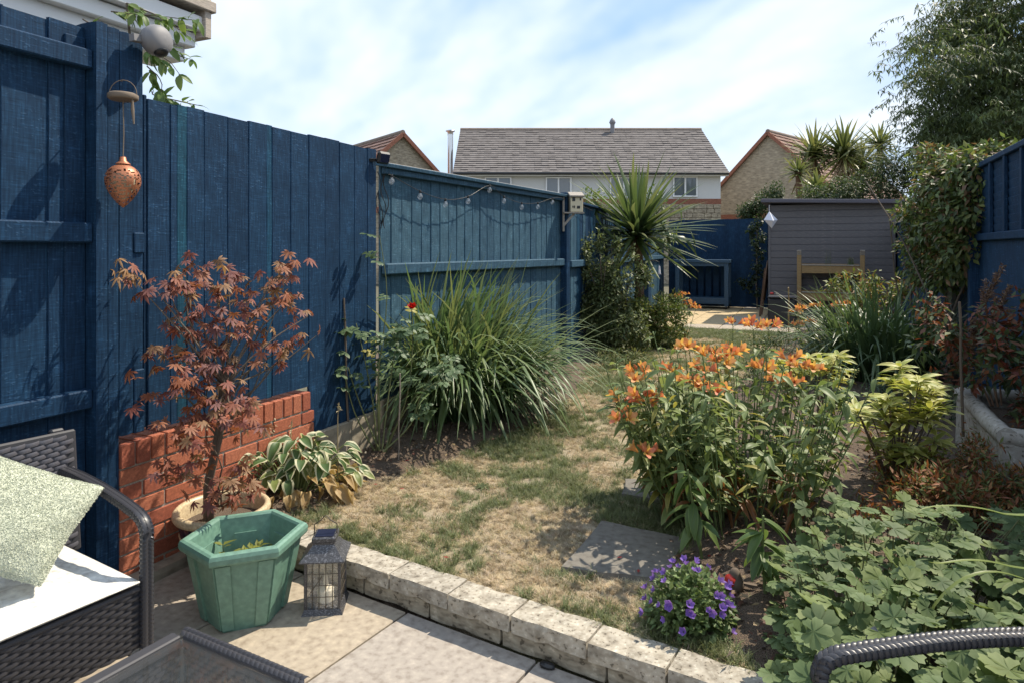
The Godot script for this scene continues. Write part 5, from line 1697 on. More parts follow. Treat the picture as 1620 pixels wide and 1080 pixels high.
# broad leaf with a fold, along z from the origin, face up
func broad(l: float, w: float, c_mid: Color, c_edge: Color, droop := 0.3, fold := 0.25, edge_at := 0.8, wave := 0.0, rows := 7, point := 0.85) -> Sh:
	var s := Sh.new()
	var us := [-1.0, -edge_at, -edge_at + 0.04, -0.4, 0.0, 0.4, edge_at - 0.04, edge_at, 1.0]
	var g := []
	var cc := []
	for i in rows + 1:
		var t := float(i) / rows
		var hw := w * 0.5 * pow(sin(PI * pow(clampf(t, 0.0, 1.0), point)), 0.72) if t > 0.0 and t < 1.0 else 0.0008
		var row := []
		var rc := []
		for u in us:
			var y: float = absf(u) * hw * fold - droop * l * t * t + wave * sin(t * 9.0 + u * 2.0) * absf(u) * hw * 0.5
			# ribs between the veins
			y += 0.04 * hw * cos(u * 9.0)
			row.append(Vector3(u * hw, y, l * t * (1.0 - 0.12 * droop * t)))
			rc.append(c_edge if absf(u) >= edge_at else c_mid.lerp(c_mid * 0.78, absf(cos(u * 6.0)) * 0.4))
		g.append(row)
		cc.append(rc)
	s.grid(g, cc, true)
	return s
# palmate leaf with pointed lobes lying about the origin, stalk end at -z
func palmate(r: float, lobes: int, deep: float, width: float, c0: Color, c1: Color, cup := -0.25, notch := 0, spread := 5.0) -> Sh:
	var s := Sh.new()
	var rim := []
	for k in lobes:
		var f := (k + 0.5) / lobes - 0.5
		var a := f * spread
		var size := 1.0 - 0.45 * absf(f) * 1.6
		var half := spread / lobes * 0.5
		# sinus, shoulder, tip (or a toothed broad end), shoulder
		rim.append([a - half, deep * size, 0.0])
		if notch > 0:
			var m := notch * 2 + 1
			for j in m:
				var b := a + half * 0.92 * (j / float(m - 1) * 2.0 - 1.0)
				rim.append([b, size * (1.0 if j % 2 == 1 else 0.86) * (1.0 - 0.1 * absf(j / float(m - 1) * 2.0 - 1.0)), 1.0])
		else:
			rim.append([a - half * width, (deep * 0.45 + 0.55) * size * 0.92, 0.6])
			rim.append([a, size * (1.0 + rf(-0.06, 0.06)), 1.0])
			rim.append([a + half * width, (deep * 0.45 + 0.55) * size * 0.92, 0.6])
	rim.append([spread * 0.5, deep * 0.55, 0.0])
	var inner := []
	var outer := []
	for q in rim:
		var d := Vector3(sin(q[0]), 0, cos(q[0]))
		var rr: float = q[1] * r
		outer.append(d * rr + Vector3.UP * (cup * rr * q[1] + (0.06 * r if q[2] < 0.3 else 0.0)))
		inner.append(d * rr * 0.5 + Vector3.UP * (cup * rr * 0.2 + (0.05 * r if q[2] < 0.3 else -0.01 * r)))
	var nrm := func(p: Vector3, q2: float) -> Vector3: return (Vector3.UP + Vector3(p.x, 0, p.z).normalized() * -cup * 0.9 * q2 + Vector3(rf(-0.1, 0.1), 0, rf(-0.1, 0.1))).normalized()
	s.col = c0
	var o := s.p(Vector3(0, 0.0, 0), Vector3.UP)
	var ii := []
	var oo := []
	for k in rim.size():
		s.col = c0.lerp(c1, 0.35)
		ii.append(s.p(inner[k], nrm.call(inner[k], 0.5)))
		s.col = c1 if rim[k][2] > 0.3 else c0
		oo.append(s.p(outer[k], nrm.call(outer[k], 1.0)))
	for k in rim.size() - 1:
		s.t3(o, ii[k], ii[k + 1])
		s.t3(ii[k], oo[k], oo[k + 1])
		s.t3(ii[k], oo[k + 1], ii[k + 1])
	return s
# trumpet flower looking along +z
func trumpet(l: float, c_out: Color, c_in: Color, c_base: Color) -> Sh:
	var s := Sh.new()
	for k in 6:
		var a := TAU * k / 6.0 + 0.2
		var inner := k % 2 == 1
		var d := Vector3(cos(a), sin(a), 0)
		var side := Vector3(-sin(a), cos(a), 0)
		var w := l * (0.24 if inner else 0.40)
		var rows := []
		var cols := []
		for i in 5:
			var t := i / 4.0
			var z := l * (t * 0.92 - 0.16 * t * t * t)
			var r := l * (0.05 + 0.30 * t * t + 0.16 * t * t * t)
			var hw: float = w * 0.5 * [0.3, 0.62, 0.95, 1.0, 0.35][i]
			var row := []
			var rc := []
			for u in [-1.0, 0.0, 1.0]:
				row.append(d * (r - absf(u) * 0.05 * l * (1.0 - t)) + side * hw * u + Vector3(0, 0, z))
				rc.append((c_base.lerp(c_in, t) if inner else c_base.lerp(c_out, minf(1.0, t * 1.4))))
			rows.append(row)
			cols.append(rc)
		s.grid(rows, cols)
	return s
func limb(parent: Node3D, called: String, pts: Array, r0: float, r1: float, m: Material, sides := 7) -> void:
	var rs := []
	for i in pts.size(): rs.append(lerpf(r0, r1, i / float(pts.size() - 1)))
	part(parent, called, Sh.new().tube(pts, rs, sides).mesh(), m)
func bend(a: Vector3, b: Vector3, amp: float, n := 6) -> Array:
	var o := []
	var w := rand_dir() * amp
	for k in n + 1:
		var t := k / float(n)
		o.append(a.lerp(b, t) + w * sin(PI * t) + rand_dir() * amp * 0.15 * sin(PI * t))
	return o
func stems_of(parent: Node3D, s: Sh, called := "stems") -> void:
	var o := part(parent, called, s.mesh(), mats.stem)
	o.set_meta("kind", "stuff")

# leafy mass: many small leaves spread through clumps; returns one mesh
func foliage(centers: Array, per: int, l: float, w: float, cols: Array, hang := 0.2, shell := 0.55) -> Sh:
	var s := Sh.new()
	for q in centers:
		var c: Vector3 = q[0]
		var r: Vector3 = q[1]
		var n := int(per * q[2]) if q.size() > 2 else per
		var lobes := []
		for k in 9: lobes.append(rand_dir())
		for k in n:
			var d := rand_dir()
			# ragged outline: reach depends on the nearest lobe
			var best := -1.0
			for lb in lobes: best = maxf(best, d.dot(lb))
			var rad := pow(rng.randf(), shell) * (0.62 + 0.42 * clampf((best - 0.55) / 0.45, 0, 1))
			var p := c + d * r * rad
			var dir := (d * 0.7 + rand_dir() * 0.8 + Vector3.DOWN * hang).normalized()
			var up := (Vector3.UP * 0.9 + d * 0.5 + rand_dir() * 0.5).normalized()
			var k2 := rf(0.7, 1.25)
			s.leaf(aim(dir, up, p), l * k2, w * k2, vary(cols[ri(0, cols.size() - 1)], 0.28), rf(0.0, 0.4))
	return s

# ---------------------------------------------------------------- left border
func make_maple() -> void:
	var base := xd(-1.345, 0.22, 3.11)
	var t := thing("maple_tree", "small Japanese maple with dull red leaves in navy pot", "maple", Transform3D(Basis(), base))
	var rel := func(u: float, v: float, d: float) -> Vector3: return at_depth(u, v, d) - base
	var fork: Vector3 = rel.call(343, 690, 3.08)
	var fork2: Vector3 = rel.call(352, 640, 3.1)
	limb(t, "trunk", [Vector3.ZERO + Vector3(-0.07, 0, 0.0), rel.call(327, 770, 3.09), fork, fork2], 0.019, 0.012, mats.bark, 8)
	limb(t, "trunk", [Vector3(-0.045, 0, 0.02), rel.call(333, 760, 3.06), rel.call(349, 690, 3.04), rel.call(358, 610, 3.02)], 0.013, 0.008, mats.bark, 7)
	# clumps of leaves as the photograph shows them: u, v, spread in px, count, depth
	var clumps := [[208, 432, 16, 10, 2.98], [238, 446, 22, 11, 2.98], [268, 458, 18, 9, 3.0], [293, 432, 17, 9, 3.02], [322, 428, 22, 15, 3.05], [300, 462, 20, 9, 3.0], [345, 462, 24, 14, 3.08], [360, 440, 14, 6, 3.15],
		[398, 462, 24, 13, 3.2], [428, 440, 20, 11, 3.25], [446, 424, 16, 8, 3.3], [470, 408, 12, 4, 3.3], [440, 470, 20, 11, 3.25], [468, 468, 11, 4, 3.3], [462, 500, 12, 5, 3.3], [488, 496, 9, 3, 3.3], [478, 530, 15, 7, 3.3], [500, 528, 8, 2, 3.3],
		[300, 500, 22, 12, 2.98], [330, 505, 24, 14, 3.0], [368, 500, 24, 13, 3.05], [404, 505, 24, 13, 3.12], [300, 525, 14, 5, 2.95], [420, 540, 22, 12, 3.15], [445, 555, 18, 9, 3.2],
		[250, 552, 20, 8, 2.96], [278, 560, 22, 12, 2.98], [310, 568, 24, 14, 2.98], [345, 560, 26, 15, 3.02], [222, 588, 11, 3, 2.95], [245, 580, 10, 3, 2.95], [292, 594, 22, 12, 2.94], [330, 592, 24, 13, 2.95], [430, 575, 16, 6, 3.15], [378, 540, 18, 7, 3.0],
		[238, 630, 16, 7, 2.98], [285, 618, 18, 9, 2.92], [325, 632, 24, 12, 2.92], [358, 618, 22, 10, 2.95], [300, 655, 20, 9, 2.88], [345, 652, 24, 13, 2.9], [382, 640, 18, 7, 2.98], [290, 685, 24, 12, 2.86], [325, 690, 22, 10, 2.86], [392, 678, 20, 9, 2.95], [372, 655, 16, 6, 2.93],
		[286, 745, 20, 9, 2.92], [315, 752, 22, 10, 2.9], [268, 738, 14, 4, 2.95], [365, 748, 18, 8, 3.0], [392, 752, 20, 9, 3.05], [372, 775, 22, 12, 2.98], [345, 785, 18, 8, 2.96], [405, 765, 12, 4, 3.08]]
	var cols := [[Color(0.23, 0.075, 0.048), Color(0.31, 0.12, 0.075)], [Color(0.20, 0.058, 0.042), Color(0.29, 0.10, 0.072)], [Color(0.25, 0.09, 0.042), Color(0.33, 0.145, 0.08)], [Color(0.16, 0.062, 0.055), Color(0.25, 0.108, 0.092)], [Color(0.27, 0.08, 0.034), Color(0.31, 0.11, 0.058)], [Color(0.23, 0.118, 0.058), Color(0.32, 0.19, 0.105)]]
	var vars := []
	for k in 18:
		var q: Array = cols[k % 6]
		vars.append(palmate(1.0, 7, 0.34, 0.62, q[0], q[1], rf(-0.6, -0.2), 0, 4.6))
	var dry := palmate(1.0, 5, 0.25, 0.4, Color(0.30, 0.16, 0.07), Color(0.42, 0.26, 0.13), -0.9, 0, 4.4)
	var total := 0
	var more := Sh.new()
	for q in clumps:
		var c: Vector3 = rel.call(q[0], q[1], q[4] - (0.13 if q[0] < 300 else 0.04))
		# twig from the trunk to the clump
		var from: Vector3 = [fork, fork2, rel.call(358, 610, 3.02)][ri(0, 2)] if q[1] < 690 else Vector3(rf(-0.05, 0.0), 0.06, 0.0)
		if q[3] > 6 or rng.randf() < 0.5:
			limb(t, "branch", bend(from, c + Vector3.DOWN * 0.01, 0.05), 0.0055, 0.0018, mats.bark, 5)
		for k in int(q[3] * (0.95 if q[1] < 600 else 1.0)):
			var p: Vector3 = c + Vector3(rng.randfn() * q[2] * 0.0021, rng.randfn() * q[2] * 0.0017, rng.randfn() * 0.05)
			var out := flat(rf(0, TAU))
			var x := aim((out + Vector3.DOWN * rf(0.1, 1.1)).normalized(), (Vector3.UP + Vector3(0.2, 0, 0.55) + rand_dir() * 0.4).normalized(), p)
			var sz := rf(0.032, 0.056)
			var m: Sh = dry if (q[0] < 225 and q[1] < 440) or rng.randf() < 0.04 else vars[ri(0, 17)]
			if total < 300:
				part(t, "leaf", m.mesh(), mats.leaf_dull, x.scaled_local(Vector3.ONE * sz))
			else:
				more.add(m, x.scaled_local(Vector3.ONE * sz))
			total += 1
	if not more.v.is_empty(): stuff(part(t, "foliage", more.mesh(), mats.leaf_dull))

func make_hosta() -> void:
	var c := xd(-1.20, LAWN + 0.02, 3.70)
	var t := thing("hosta", "hosta with white edged green leaves between pot and rose", "hosta", Transform3D(Basis(), c))
	var vars := []
	for k in 6: vars.append(broad(1.0, 0.62, Color(0.085, 0.15, 0.05) * rf(0.8, 1.25), Color(0.62, 0.60, 0.40), rf(0.25, 0.7), rf(0.15, 0.5), 0.66, 0.25, 8, 0.75))
	var pale := []
	for k in 3: pale.append(broad(1.0, 0.6, Color(0.22, 0.27, 0.08), Color(0.60, 0.58, 0.36), rf(0.3, 0.8), 0.3, 0.6, 0.4, 8, 0.75))
	var stalks := Sh.new()
	for k in 105:
		var a := rf(0, TAU)
		var r := rf(0.02, 0.30)
		var o := Vector3(cos(a) * r * 1.25, 0.0, sin(a) * r * 0.75)
		var hgt := rf(0.10, 0.27) * (1.2 - r)
		var p := o + Vector3.UP * hgt
		var out := (Vector3(cos(a), 0, sin(a)) + rand_dir() * 0.5)
		out.y = rf(-0.5, 0.35)
		var x := aim(out, (Vector3.UP + Vector3(0.1, 0, 0.5) + rand_dir() * 0.2).normalized(), p)
		part(t, "leaf", (vars[ri(0, 5)] if rng.randf() < 0.75 else pale[ri(0, 2)]).mesh(), mats.leaf, x.scaled_local(Vector3.ONE * rf(0.072, 0.118)))
		stalks.col = Color(0.20, 0.24, 0.09)
		stalks.tube([o * 0.3, o * 0.7 + Vector3.UP * hgt * 0.7, p], [0.004, 0.003], 4)
	stems_of(t, stalks, "stalks")
	var dry := []
	for k in 5: dry.append(broad(1.0, 0.5, Color(0.42, 0.28, 0.12), Color(0.52, 0.38, 0.19), rf(0.2, 1.0), rf(0.4, 1.1), 0.7, 0.9, 7, 0.75))
	for k in 34:
		var a := rf(-0.9, 1.9)
		var o := Vector3(cos(a) * rf(0.12, 0.34), rf(0.0, 0.12), sin(a) * rf(0.05, 0.27))
		part(t, "dry_leaf", dry[ri(0, 4)].mesh(), mats.leaf_dull, aim(Vector3(cos(a), rf(-0.9, 0.2), sin(a)) + rand_dir() * 0.5, Vector3.UP + rand_dir() * 0.6, o).scaled_local(Vector3.ONE * rf(0.08, 0.14)))
	for q in [[430, 700, 434, 655], [458, 705, 462, 662], [534, 660, 536, 636]]:
		var s := Sh.new()
		var b := at_depth(q[0], q[1], 3.7) - c
		var e := at_depth(q[2], q[3], 3.72) - c
		s.col = Color(0.4, 0.34, 0.2)
		s.tube([Vector3(b.x, 0, b.z), b, e], [0.003, 0.0025, 0.002], 4)
		for k in 12: s.leaf(aim(rand_dir() + Vector3.DOWN * 0.5, Vector3.UP, b.lerp(e, 0.4 + 0.05 * k)), 0.025, 0.008, Color(0.50, 0.44, 0.30), 0.3)
		part(t, "seed_head", s.mesh(), mats.leaf_dull)

func make_rose() -> void:
	var base := on_level(598, 712, LAWN)
	var t := thing("rose_bush", "thin leggy rose bush with one red bloom by the fence", "rose bush", Transform3D(Basis(), base))
	var rel := func(u: float, v: float, d: float) -> Vector3: return at_depth(u, v, d) - base
	var greens := [Color(0.11, 0.17, 0.08), Color(0.14, 0.205, 0.10), Color(0.085, 0.145, 0.065)]
	# compound leaf of five leaflets along z
	var vars := []
	for k in 6:
		var s := Sh.new()
		var g: Color = greens[k % 3]
		if k == 5: g = Color(0.40, 0.36, 0.08)
		s.col = g
		s.tube([Vector3.ZERO, Vector3(0, 0.004, 0.05), Vector3(0, -0.002, 0.1)], [0.0012], 4, false)
		for q in [[-1, 0.045], [1, 0.045], [-1, 0.078], [1, 0.078], [0, 0.10]]:
			var d := Vector3(q[0] * 0.9, 0.0, 0.45 if q[0] != 0 else 1.0)
			var lf := broad(0.046, 0.032, g * rf(0.9, 1.15), g, 0.25, 0.15, 0.8, 0.0, 4, 0.85)
			s.add(lf, aim(d, Vector3.UP, Vector3(0, 0, q[1])))
		vars.append(s)
	var canes := [[[600, 712], [598, 600], [612, 470], [600, 372], 4.4], [[592, 712], [560, 650], [535, 560], [505, 525], 4.3], [[600, 712], [570, 640], [545, 560], [540, 500], 4.35], [[606, 714], [640, 640], [652, 560], [652, 492], 4.45],
		[[604, 712], [615, 620], [628, 540], [640, 520], 4.3], [[610, 714], [640, 650], [690, 590], [720, 575], 4.35], [[596, 712], [590, 640], [575, 560], [560, 500], 4.4], [[606, 714], [650, 670], [668, 620], [700, 600], 4.2], [[600, 712], [600, 640], [600, 570], [618, 520], 4.25]]
	for q in canes:
		var pts := []
		for k in 4: pts.append(rel.call(q[k][0], q[k][1], q[4] + rf(-0.05, 0.05)))
		var sm := []
		for i in 3:
			for k in 4: sm.append(pts[i].cubic_interpolate(pts[i + 1], pts[max(i - 1, 0)], pts[min(i + 2, 3)], k / 4.0))
		sm.append(pts[3])
		var s := Sh.new()
		s.col = Color(0.13, 0.15, 0.06)
		var rs := []
		for i in sm.size(): rs.append(lerpf(0.006, 0.0022, i / float(sm.size() - 1)))
		s.tube(sm, rs, 6)
		part(t, "cane", s.mesh(), mats.stem)
		var n := 11
		for k in n:
			var i := int(lerpf(4.0, 12.0, pow(rng.randf(), 0.7)))
			var p: Vector3 = sm[i].lerp(sm[min(i + 1, 12)], rng.randf())
			part(t, "leaf", vars[5 if rng.randf() < 0.09 else ri(0, 4)].mesh(), mats.leaf, aim(flat(rf(0, TAU)) + Vector3.UP * rf(-0.4, 0.5) + Vector3(0, 0, 0.2), Vector3.UP + rand_dir() * 0.4 + Vector3(0, 0, 0.4), p).scaled_local(Vector3.ONE * rf(0.75, 1.2)))
	# leafy shoots in front of the strap leaves
	for k in 14:
		var p: Vector3 = rel.call(rf(560, 700), rf(540, 640), rf(4.15, 4.5))
		part(t, "leaf", vars[5 if rng.randf() < 0.06 else ri(0, 4)].mesh(), mats.leaf, aim(flat(rf(0, TAU)) + Vector3.UP * rf(-0.4, 0.4), Vector3.UP + Vector3(0, 0, 0.5) + rand_dir() * 0.3, p).scaled_local(Vector3.ONE * rf(0.8, 1.3)))
	var bloom := Sh.new()
	for ring in 3:
		for k in 6:
			var a := TAU * k / 6.0 + ring * 0.5
			var d := flat(a)
			bloom.add(broad(0.035 - ring * 0.006, 0.036, Color(0.50, 0.015, 0.012), Color(0.42, 0.012, 0.010), -0.5, 0.4, 0.8, 0.2, 4, 0.7), aim(d + Vector3.UP * (0.4 + ring * 0.7), Vector3.UP, d * 0.004))
	part(t, "bloom", bloom.mesh(), mats.petal, Transform3D(Basis(Vector3(1, 0, 0), 0.6), rel.call(652, 488, 4.45)))

func strap_clump(called: String, label: String, category: String, c: Vector3, spread: Vector2, lens: Vector2, w: float, n_part: int, n_stuff: int, pal: Array, lean: Vector2, sag: Vector2, wall := Vector3.ZERO, wall_at := Vector3.ZERO) -> void:
	var t := thing(called, label, category, Transform3D(Basis(), c))
	var vars := []
	for k in 26:
		var q: Array = pal[k % pal.size()]
		vars.append(strap(1.0, w / ((lens.x + lens.y) * 0.5), rf(lean.x, lean.y), rf(sag.x, sag.y), vary(q[0], 0.15), vary(q[1], 0.15), 0.0 if rng.randf() < 0.72 else rf(0.45, 0.8)))
	var more := Sh.new()
	for k in n_part + n_stuff:
		var a := rf(0, TAU)
		var r := sqrt(rng.randf())
		var o := Vector3(cos(a) * spread.x * r, 0, sin(a) * spread.y * r)
		# blades lean outwards from the middle, roughly
		var ang := atan2(o.x, o.z) + rng.randfn() * 0.7
		var l := rf(lens.x, lens.y)
		if wall != Vector3.ZERO and (c + o + Vector3(sin(ang), 0, cos(ang)) * l * 0.62 - wall_at).dot(wall) < 0.03: ang = atan2(wall.x, wall.z) + rf(-1.3, 1.3)
		var x := Transform3D(Basis(Vector3.UP, ang) * Basis(Vector3(1, 0, 0), rf(-0.12, 0.12) + 0.25 * (r - 0.5)) * Basis.from_scale(Vector3(rf(0.8, 1.2), 1, 1) * l), o)
		if k < n_part: part(t, "blade", vars[ri(0, 25)].mesh(), mats.blade, x)
		else: more.add(vars[ri(0, 25)], x)
	if n_stuff > 0: stuff(part(t, "blades", more.mesh(), mats.blade))

func make_left_border() -> void:
	make_maple()
	make_hosta()
	make_rose()
	strap_clump("strap_leaf_plant", "big arching clump of strappy green leaves along the faded fence", "plant", on_level(722, 655, LAWN), Vector2(0.40, 0.40), Vector2(0.75, 1.40), 0.023, 300, 1000,
		[[Color(0.07, 0.125, 0.045), Color(0.15, 0.22, 0.09)], [Color(0.065, 0.115, 0.05), Color(0.18, 0.245, 0.12)], [Color(0.08, 0.135, 0.045), Color(0.21, 0.255, 0.12)], [Color(0.055, 0.10, 0.04), Color(0.125, 0.185, 0.085)]], Vector2(0.03, 0.6), Vector2(0.5, 2.5), Vector3(0.876, 0, 0.483), xd(-0.985, 0, 4.965))
	# spent leaves and litter at its foot
	var litter := Sh.new()
	for k in 1700:
		var q := Vector2(rf(-1.3, 0.9), rf(3.4, 6.2))
		if inside(left_bed, q) < -0.05: continue
		litter.leaf(aim(flat(rf(0, TAU)) + Vector3.UP * rf(-0.1, 0.3), Vector3.UP + rand_dir() * 0.4, Vector3(q.x, LAWN + rf(0.035, 0.06), -q.y)), rf(0.012, 0.05), rf(0.005, 0.02), [Color(0.22, 0.14, 0.08), Color(0.16, 0.07, 0.05), Color(0.36, 0.27, 0.15), Color(0.10, 0.07, 0.05)][ri(0, 3)], 0.3)
	for k in 1500:
		var q := Vector2(rf(0.3, 2.6), rf(2.1, 4.6))
		if inside(right_bed, q) < -0.04: continue
		litter.leaf(aim(flat(rf(0, TAU)) + Vector3.UP * rf(-0.1, 0.4), Vector3.UP + rand_dir() * 0.4, Vector3(q.x, LAWN + rf(0.045, 0.075), -q.y)), rf(0.02, 0.06), rf(0.008, 0.022), [Color(0.20, 0.12, 0.07), Color(0.13, 0.06, 0.04), Color(0.34, 0.25, 0.14), Color(0.09, 0.065, 0.05)][ri(0, 3)], 0.3)
	for q in [[1160, 892], [1175, 905], [1010, 905], [640, 772], [700, 880], [985, 880], [1120, 880], [640, 728], [590, 765]]:
		litter.leaf(aim(flat(rf(0, TAU)) + Vector3.UP * 0.2, Vector3.UP, on_level(q[0], q[1], LAWN + 0.03)), 0.03, 0.014, Color(0.34, 0.05, 0.04), 0.2)
	var lo := part(self, "fallen_leaves", litter.mesh(), mats.leaf_dull)
	tag(lo, "dry fallen leaves and bits scattered on the border soil", "leaf litter", "", "stuff")
	# shrub with small glossy leaves
	var sc := xd(1.27, LAWN, 8.6)
	var sh := thing("shrub", "dense bushy shrub of small dark green leaves by the palm", "shrub", Transform3D(Basis(), sc))
	for k in 11: limb(sh, "stem", bend(Vector3(rf(-0.15, 0.15), 0, rf(-0.1, 0.1)), Vector3(rf(-0.45, 0.35), rf(0.7, 1.45), rf(-0.3, 0.3)), 0.08), 0.012, 0.004, mats.bark, 5)
	var cen := []
	for k in 30:
		var dd := rand_dir() * pow(rng.randf(), 0.4)
		cen.append([Vector3(dd.x * 0.60, 0.66 + dd.y * 0.62, dd.z * 0.36), Vector3(0.17, 0.19, 0.17) * rf(0.8, 1.2)])
	for q in [[-0.47, 1.25], [-0.44, 1.42], [-0.33, 1.3], [-0.12, 1.45], [0.1, 1.4], [-0.5, 1.05], [-0.25, 1.42], [0.28, 1.25], [0.42, 1.05]]: cen.append([Vector3(q[0], q[1], rf(-0.1, 0.1)), Vector3(0.08, 0.18, 0.08), 0.26])
	stuff(part(sh, "foliage", foliage(cen, 520, 0.052, 0.027, [Color(0.13, 0.165, 0.07), Color(0.16, 0.195, 0.082), Color(0.10, 0.13, 0.055), Color(0.20, 0.235, 0.10)]).mesh(), mats.leaf))
	# cordyline palm
	palm("palm_tree", "single stemmed cordyline palm with long arching leaves by the fence", at_depth(1008, 364, 9.6), xd(1.80, LAWN, 9.6), 0.06, 165, 1.18, 0.066, [[Color(0.05, 0.085, 0.03), Color(0.13, 0.175, 0.065)], [Color(0.06, 0.10, 0.035), Color(0.20, 0.22, 0.10)], [Color(0.045, 0.075, 0.03), Color(0.10, 0.14, 0.055)]], true)
	var mc := xd(1.98, LAWN, 9.2)
	var ms := thing("shrub", "light green rounded bush in front of the palm trunk", "shrub", Transform3D(Basis(), mc))
	var c2 := []
	for k in 22: c2.append([Vector3(rf(-0.34, 0.34), rf(0.10, 0.62), rf(-0.2, 0.2)), Vector3(0.15, 0.17, 0.15)])
	for k in 5: limb(ms, "stem", bend(Vector3(rf(-0.05, 0.05), 0, 0), Vector3(rf(-0.25, 0.25), rf(0.3, 0.5), rf(-0.1, 0.1)), 0.04), 0.006, 0.003, mats.bark, 5)
	stuff(part(ms, "foliage", foliage(c2, 330, 0.06, 0.017, [Color(0.12, 0.175, 0.05), Color(0.165, 0.22, 0.06), Color(0.095, 0.14, 0.042), Color(0.25, 0.25, 0.07)], -0.3).mesh(), mats.leaf))
	alstroemeria("orange_lily_plant", "small orange flowering plant beside the palm and far paving", xd(2.33, LAWN, 9.5), Vector2(0.14, 0.1), 18, Vector2(0.45, 0.75), 7, 0, [])
	var gc := thing("ground_cover", "low pale green ground cover at the foot of dark shrub", "ground cover", Transform3D(Basis(), xd(1.15, LAWN, 7.9)))
	var c3 := []
	for k in 12: c3.append([Vector3(rf(-0.5, 0.45), rf(0.02, 0.12), rf(-0.6, 0.35)), Vector3(0.16, 0.10, 0.16)])
	stuff(part(gc, "foliage", foliage(c3, 150, 0.05, 0.012, [Color(0.15, 0.18, 0.07), Color(0.22, 0.22, 0.10), Color(0.10, 0.14, 0.05)], -0.2).mesh(), mats.leaf_dull))
	# light bush beyond the far left fence
	var bc := xd(2.1, 0, 13.6)
	var bb := thing("shrub", "fresh green bush rising behind the far left fence", "shrub", Transform3D(Basis(), bc))
	var c4 := []
	for k in 16: c4.append([Vector3(rf(-0.9, 0.9), rf(1.6, 2.55), rf(-0.4, 0.4)), Vector3(0.35, 0.3, 0.35)])
	limb(bb, "stem", [Vector3.ZERO, Vector3(0, 2.0, 0)], 0.05, 0.03, mats.bark)
	stuff(part(bb, "foliage", foliage(c4, 330, 0.08, 0.035, [Color(0.085, 0.14, 0.035), Color(0.12, 0.18, 0.045), Color(0.16, 0.20, 0.06)]).mesh(), mats.leaf))
	# vine over the tall fence
	var vn := thing("climbing_vine", "light green vine leaves spilling over the fence beside the sensor", "vine")
	var vl := broad(1.0, 0.42, Color(0.12, 0.20, 0.045), Color(0.14, 0.22, 0.05), 0.3, 0.2, 0.8, 0.1, 5, 0.85)
	var vl2 := broad(1.0, 0.42, Color(0.17, 0.24, 0.06), Color(0.20, 0.26, 0.07), 0.35, 0.2, 0.8, 0.1, 5, 0.85)
	var sprays := [[[175, 18], [315, 32], 3.45, 26], [[200, 5], [300, 60], 3.5, 20], [[240, 60], [305, 95], 3.45, 16], [[232, 80], [285, 120], 3.42, 16], [[240, 145], [270, 160], 3.42, 8], [[250, 152], [320, 168], 3.42, 9], [[232, 105], [255, 150], 3.42, 10], [[130, 30], [152, 40], 3.3, 3]]
	for q in sprays:
		var a := at_depth(q[0][0], q[0][1], q[2])
		var b := at_depth(q[1][0], q[1][1], q[2])
		limb(vn, "stem", bend(a, b, 0.03), 0.004, 0.0015, mats.bark, 5)
		for k in q[3]:
			var p := a.lerp(b, rng.randf())
			part(vn, "leaf", (vl if rng.randf() < 0.6 else vl2).mesh(), mats.leaf, aim((b - a).normalized() * 0.6 + rand_dir() * 0.8 + Vector3.DOWN * 0.3, Vector3.UP + Vector3(0, 0, 0.6) + rand_dir() * 0.4, p).scaled_local(Vector3.ONE * rf(0.055, 0.095)))
	limb(vn, "stem", bend(gp(-0.12, 3.65, 0.0), at_depth(200, 5, 3.5), 0.05), 0.012, 0.006, mats.bark, 6)

func palm(called: String, label: String, crown: Vector3, foot: Vector3, r: float, n: int, l: float, w: float, pal: Array, near: bool, skirt := 0) -> void:
	var t := thing(called, label, "palm", Transform3D(Basis(), foot))
	var top := crown - foot
	var pts := []
	var rs := []
	for k in 15:
		var f := k / 14.0
		pts.append(top * f + Vector3(sin(f * 3.0) * 0.03, 0, 0))
		rs.append(r * (1.15 - 0.25 * f + (0.10 if k % 2 == 0 else 0.0)))
	part(t, "trunk", Sh.new().tube(pts, rs, 10).mesh(), mats.palm_bark)
	var vars := []
	for k in 16:
		var q: Array = pal[k % pal.size()]
		vars.append(strap(1.0, w / l, 0.0, rf(0.1, 1.25), q[0], q[1], 0.0 if rng.randf() < 0.85 else rf(0.5, 0.8), 8))
	for k in n:
		var el := acos(clampf(1.0 - 1.62 * (k + 0.5) / n, -1, 1))
		var az := k * 2.39996 + rf(-0.2, 0.2)
		var lean := el * 0.92
		var x := Transform3D(Basis(Vector3.UP, az) * Basis(Vector3(1, 0, 0), lean) * Basis.from_scale(Vector3.ONE * l * rf(0.8, 1.12)), top - Vector3.UP * rf(0.0, 0.12) * l)
		part(t, "leaf", vars[ri(0, 15)].mesh(), mats.blade, x)
	for k in skirt:
		var x := Transform3D(Basis(Vector3.UP, rf(0, TAU)) * Basis(Vector3(1, 0, 0), rf(2.3, 3.0)) * Basis.from_scale(Vector3.ONE * l * rf(0.5, 0.9)), top - Vector3.UP * rf(0.0, 0.3))
		part(t, "dead_leaf", vars[0].mesh(), mats.dead_blade, x)

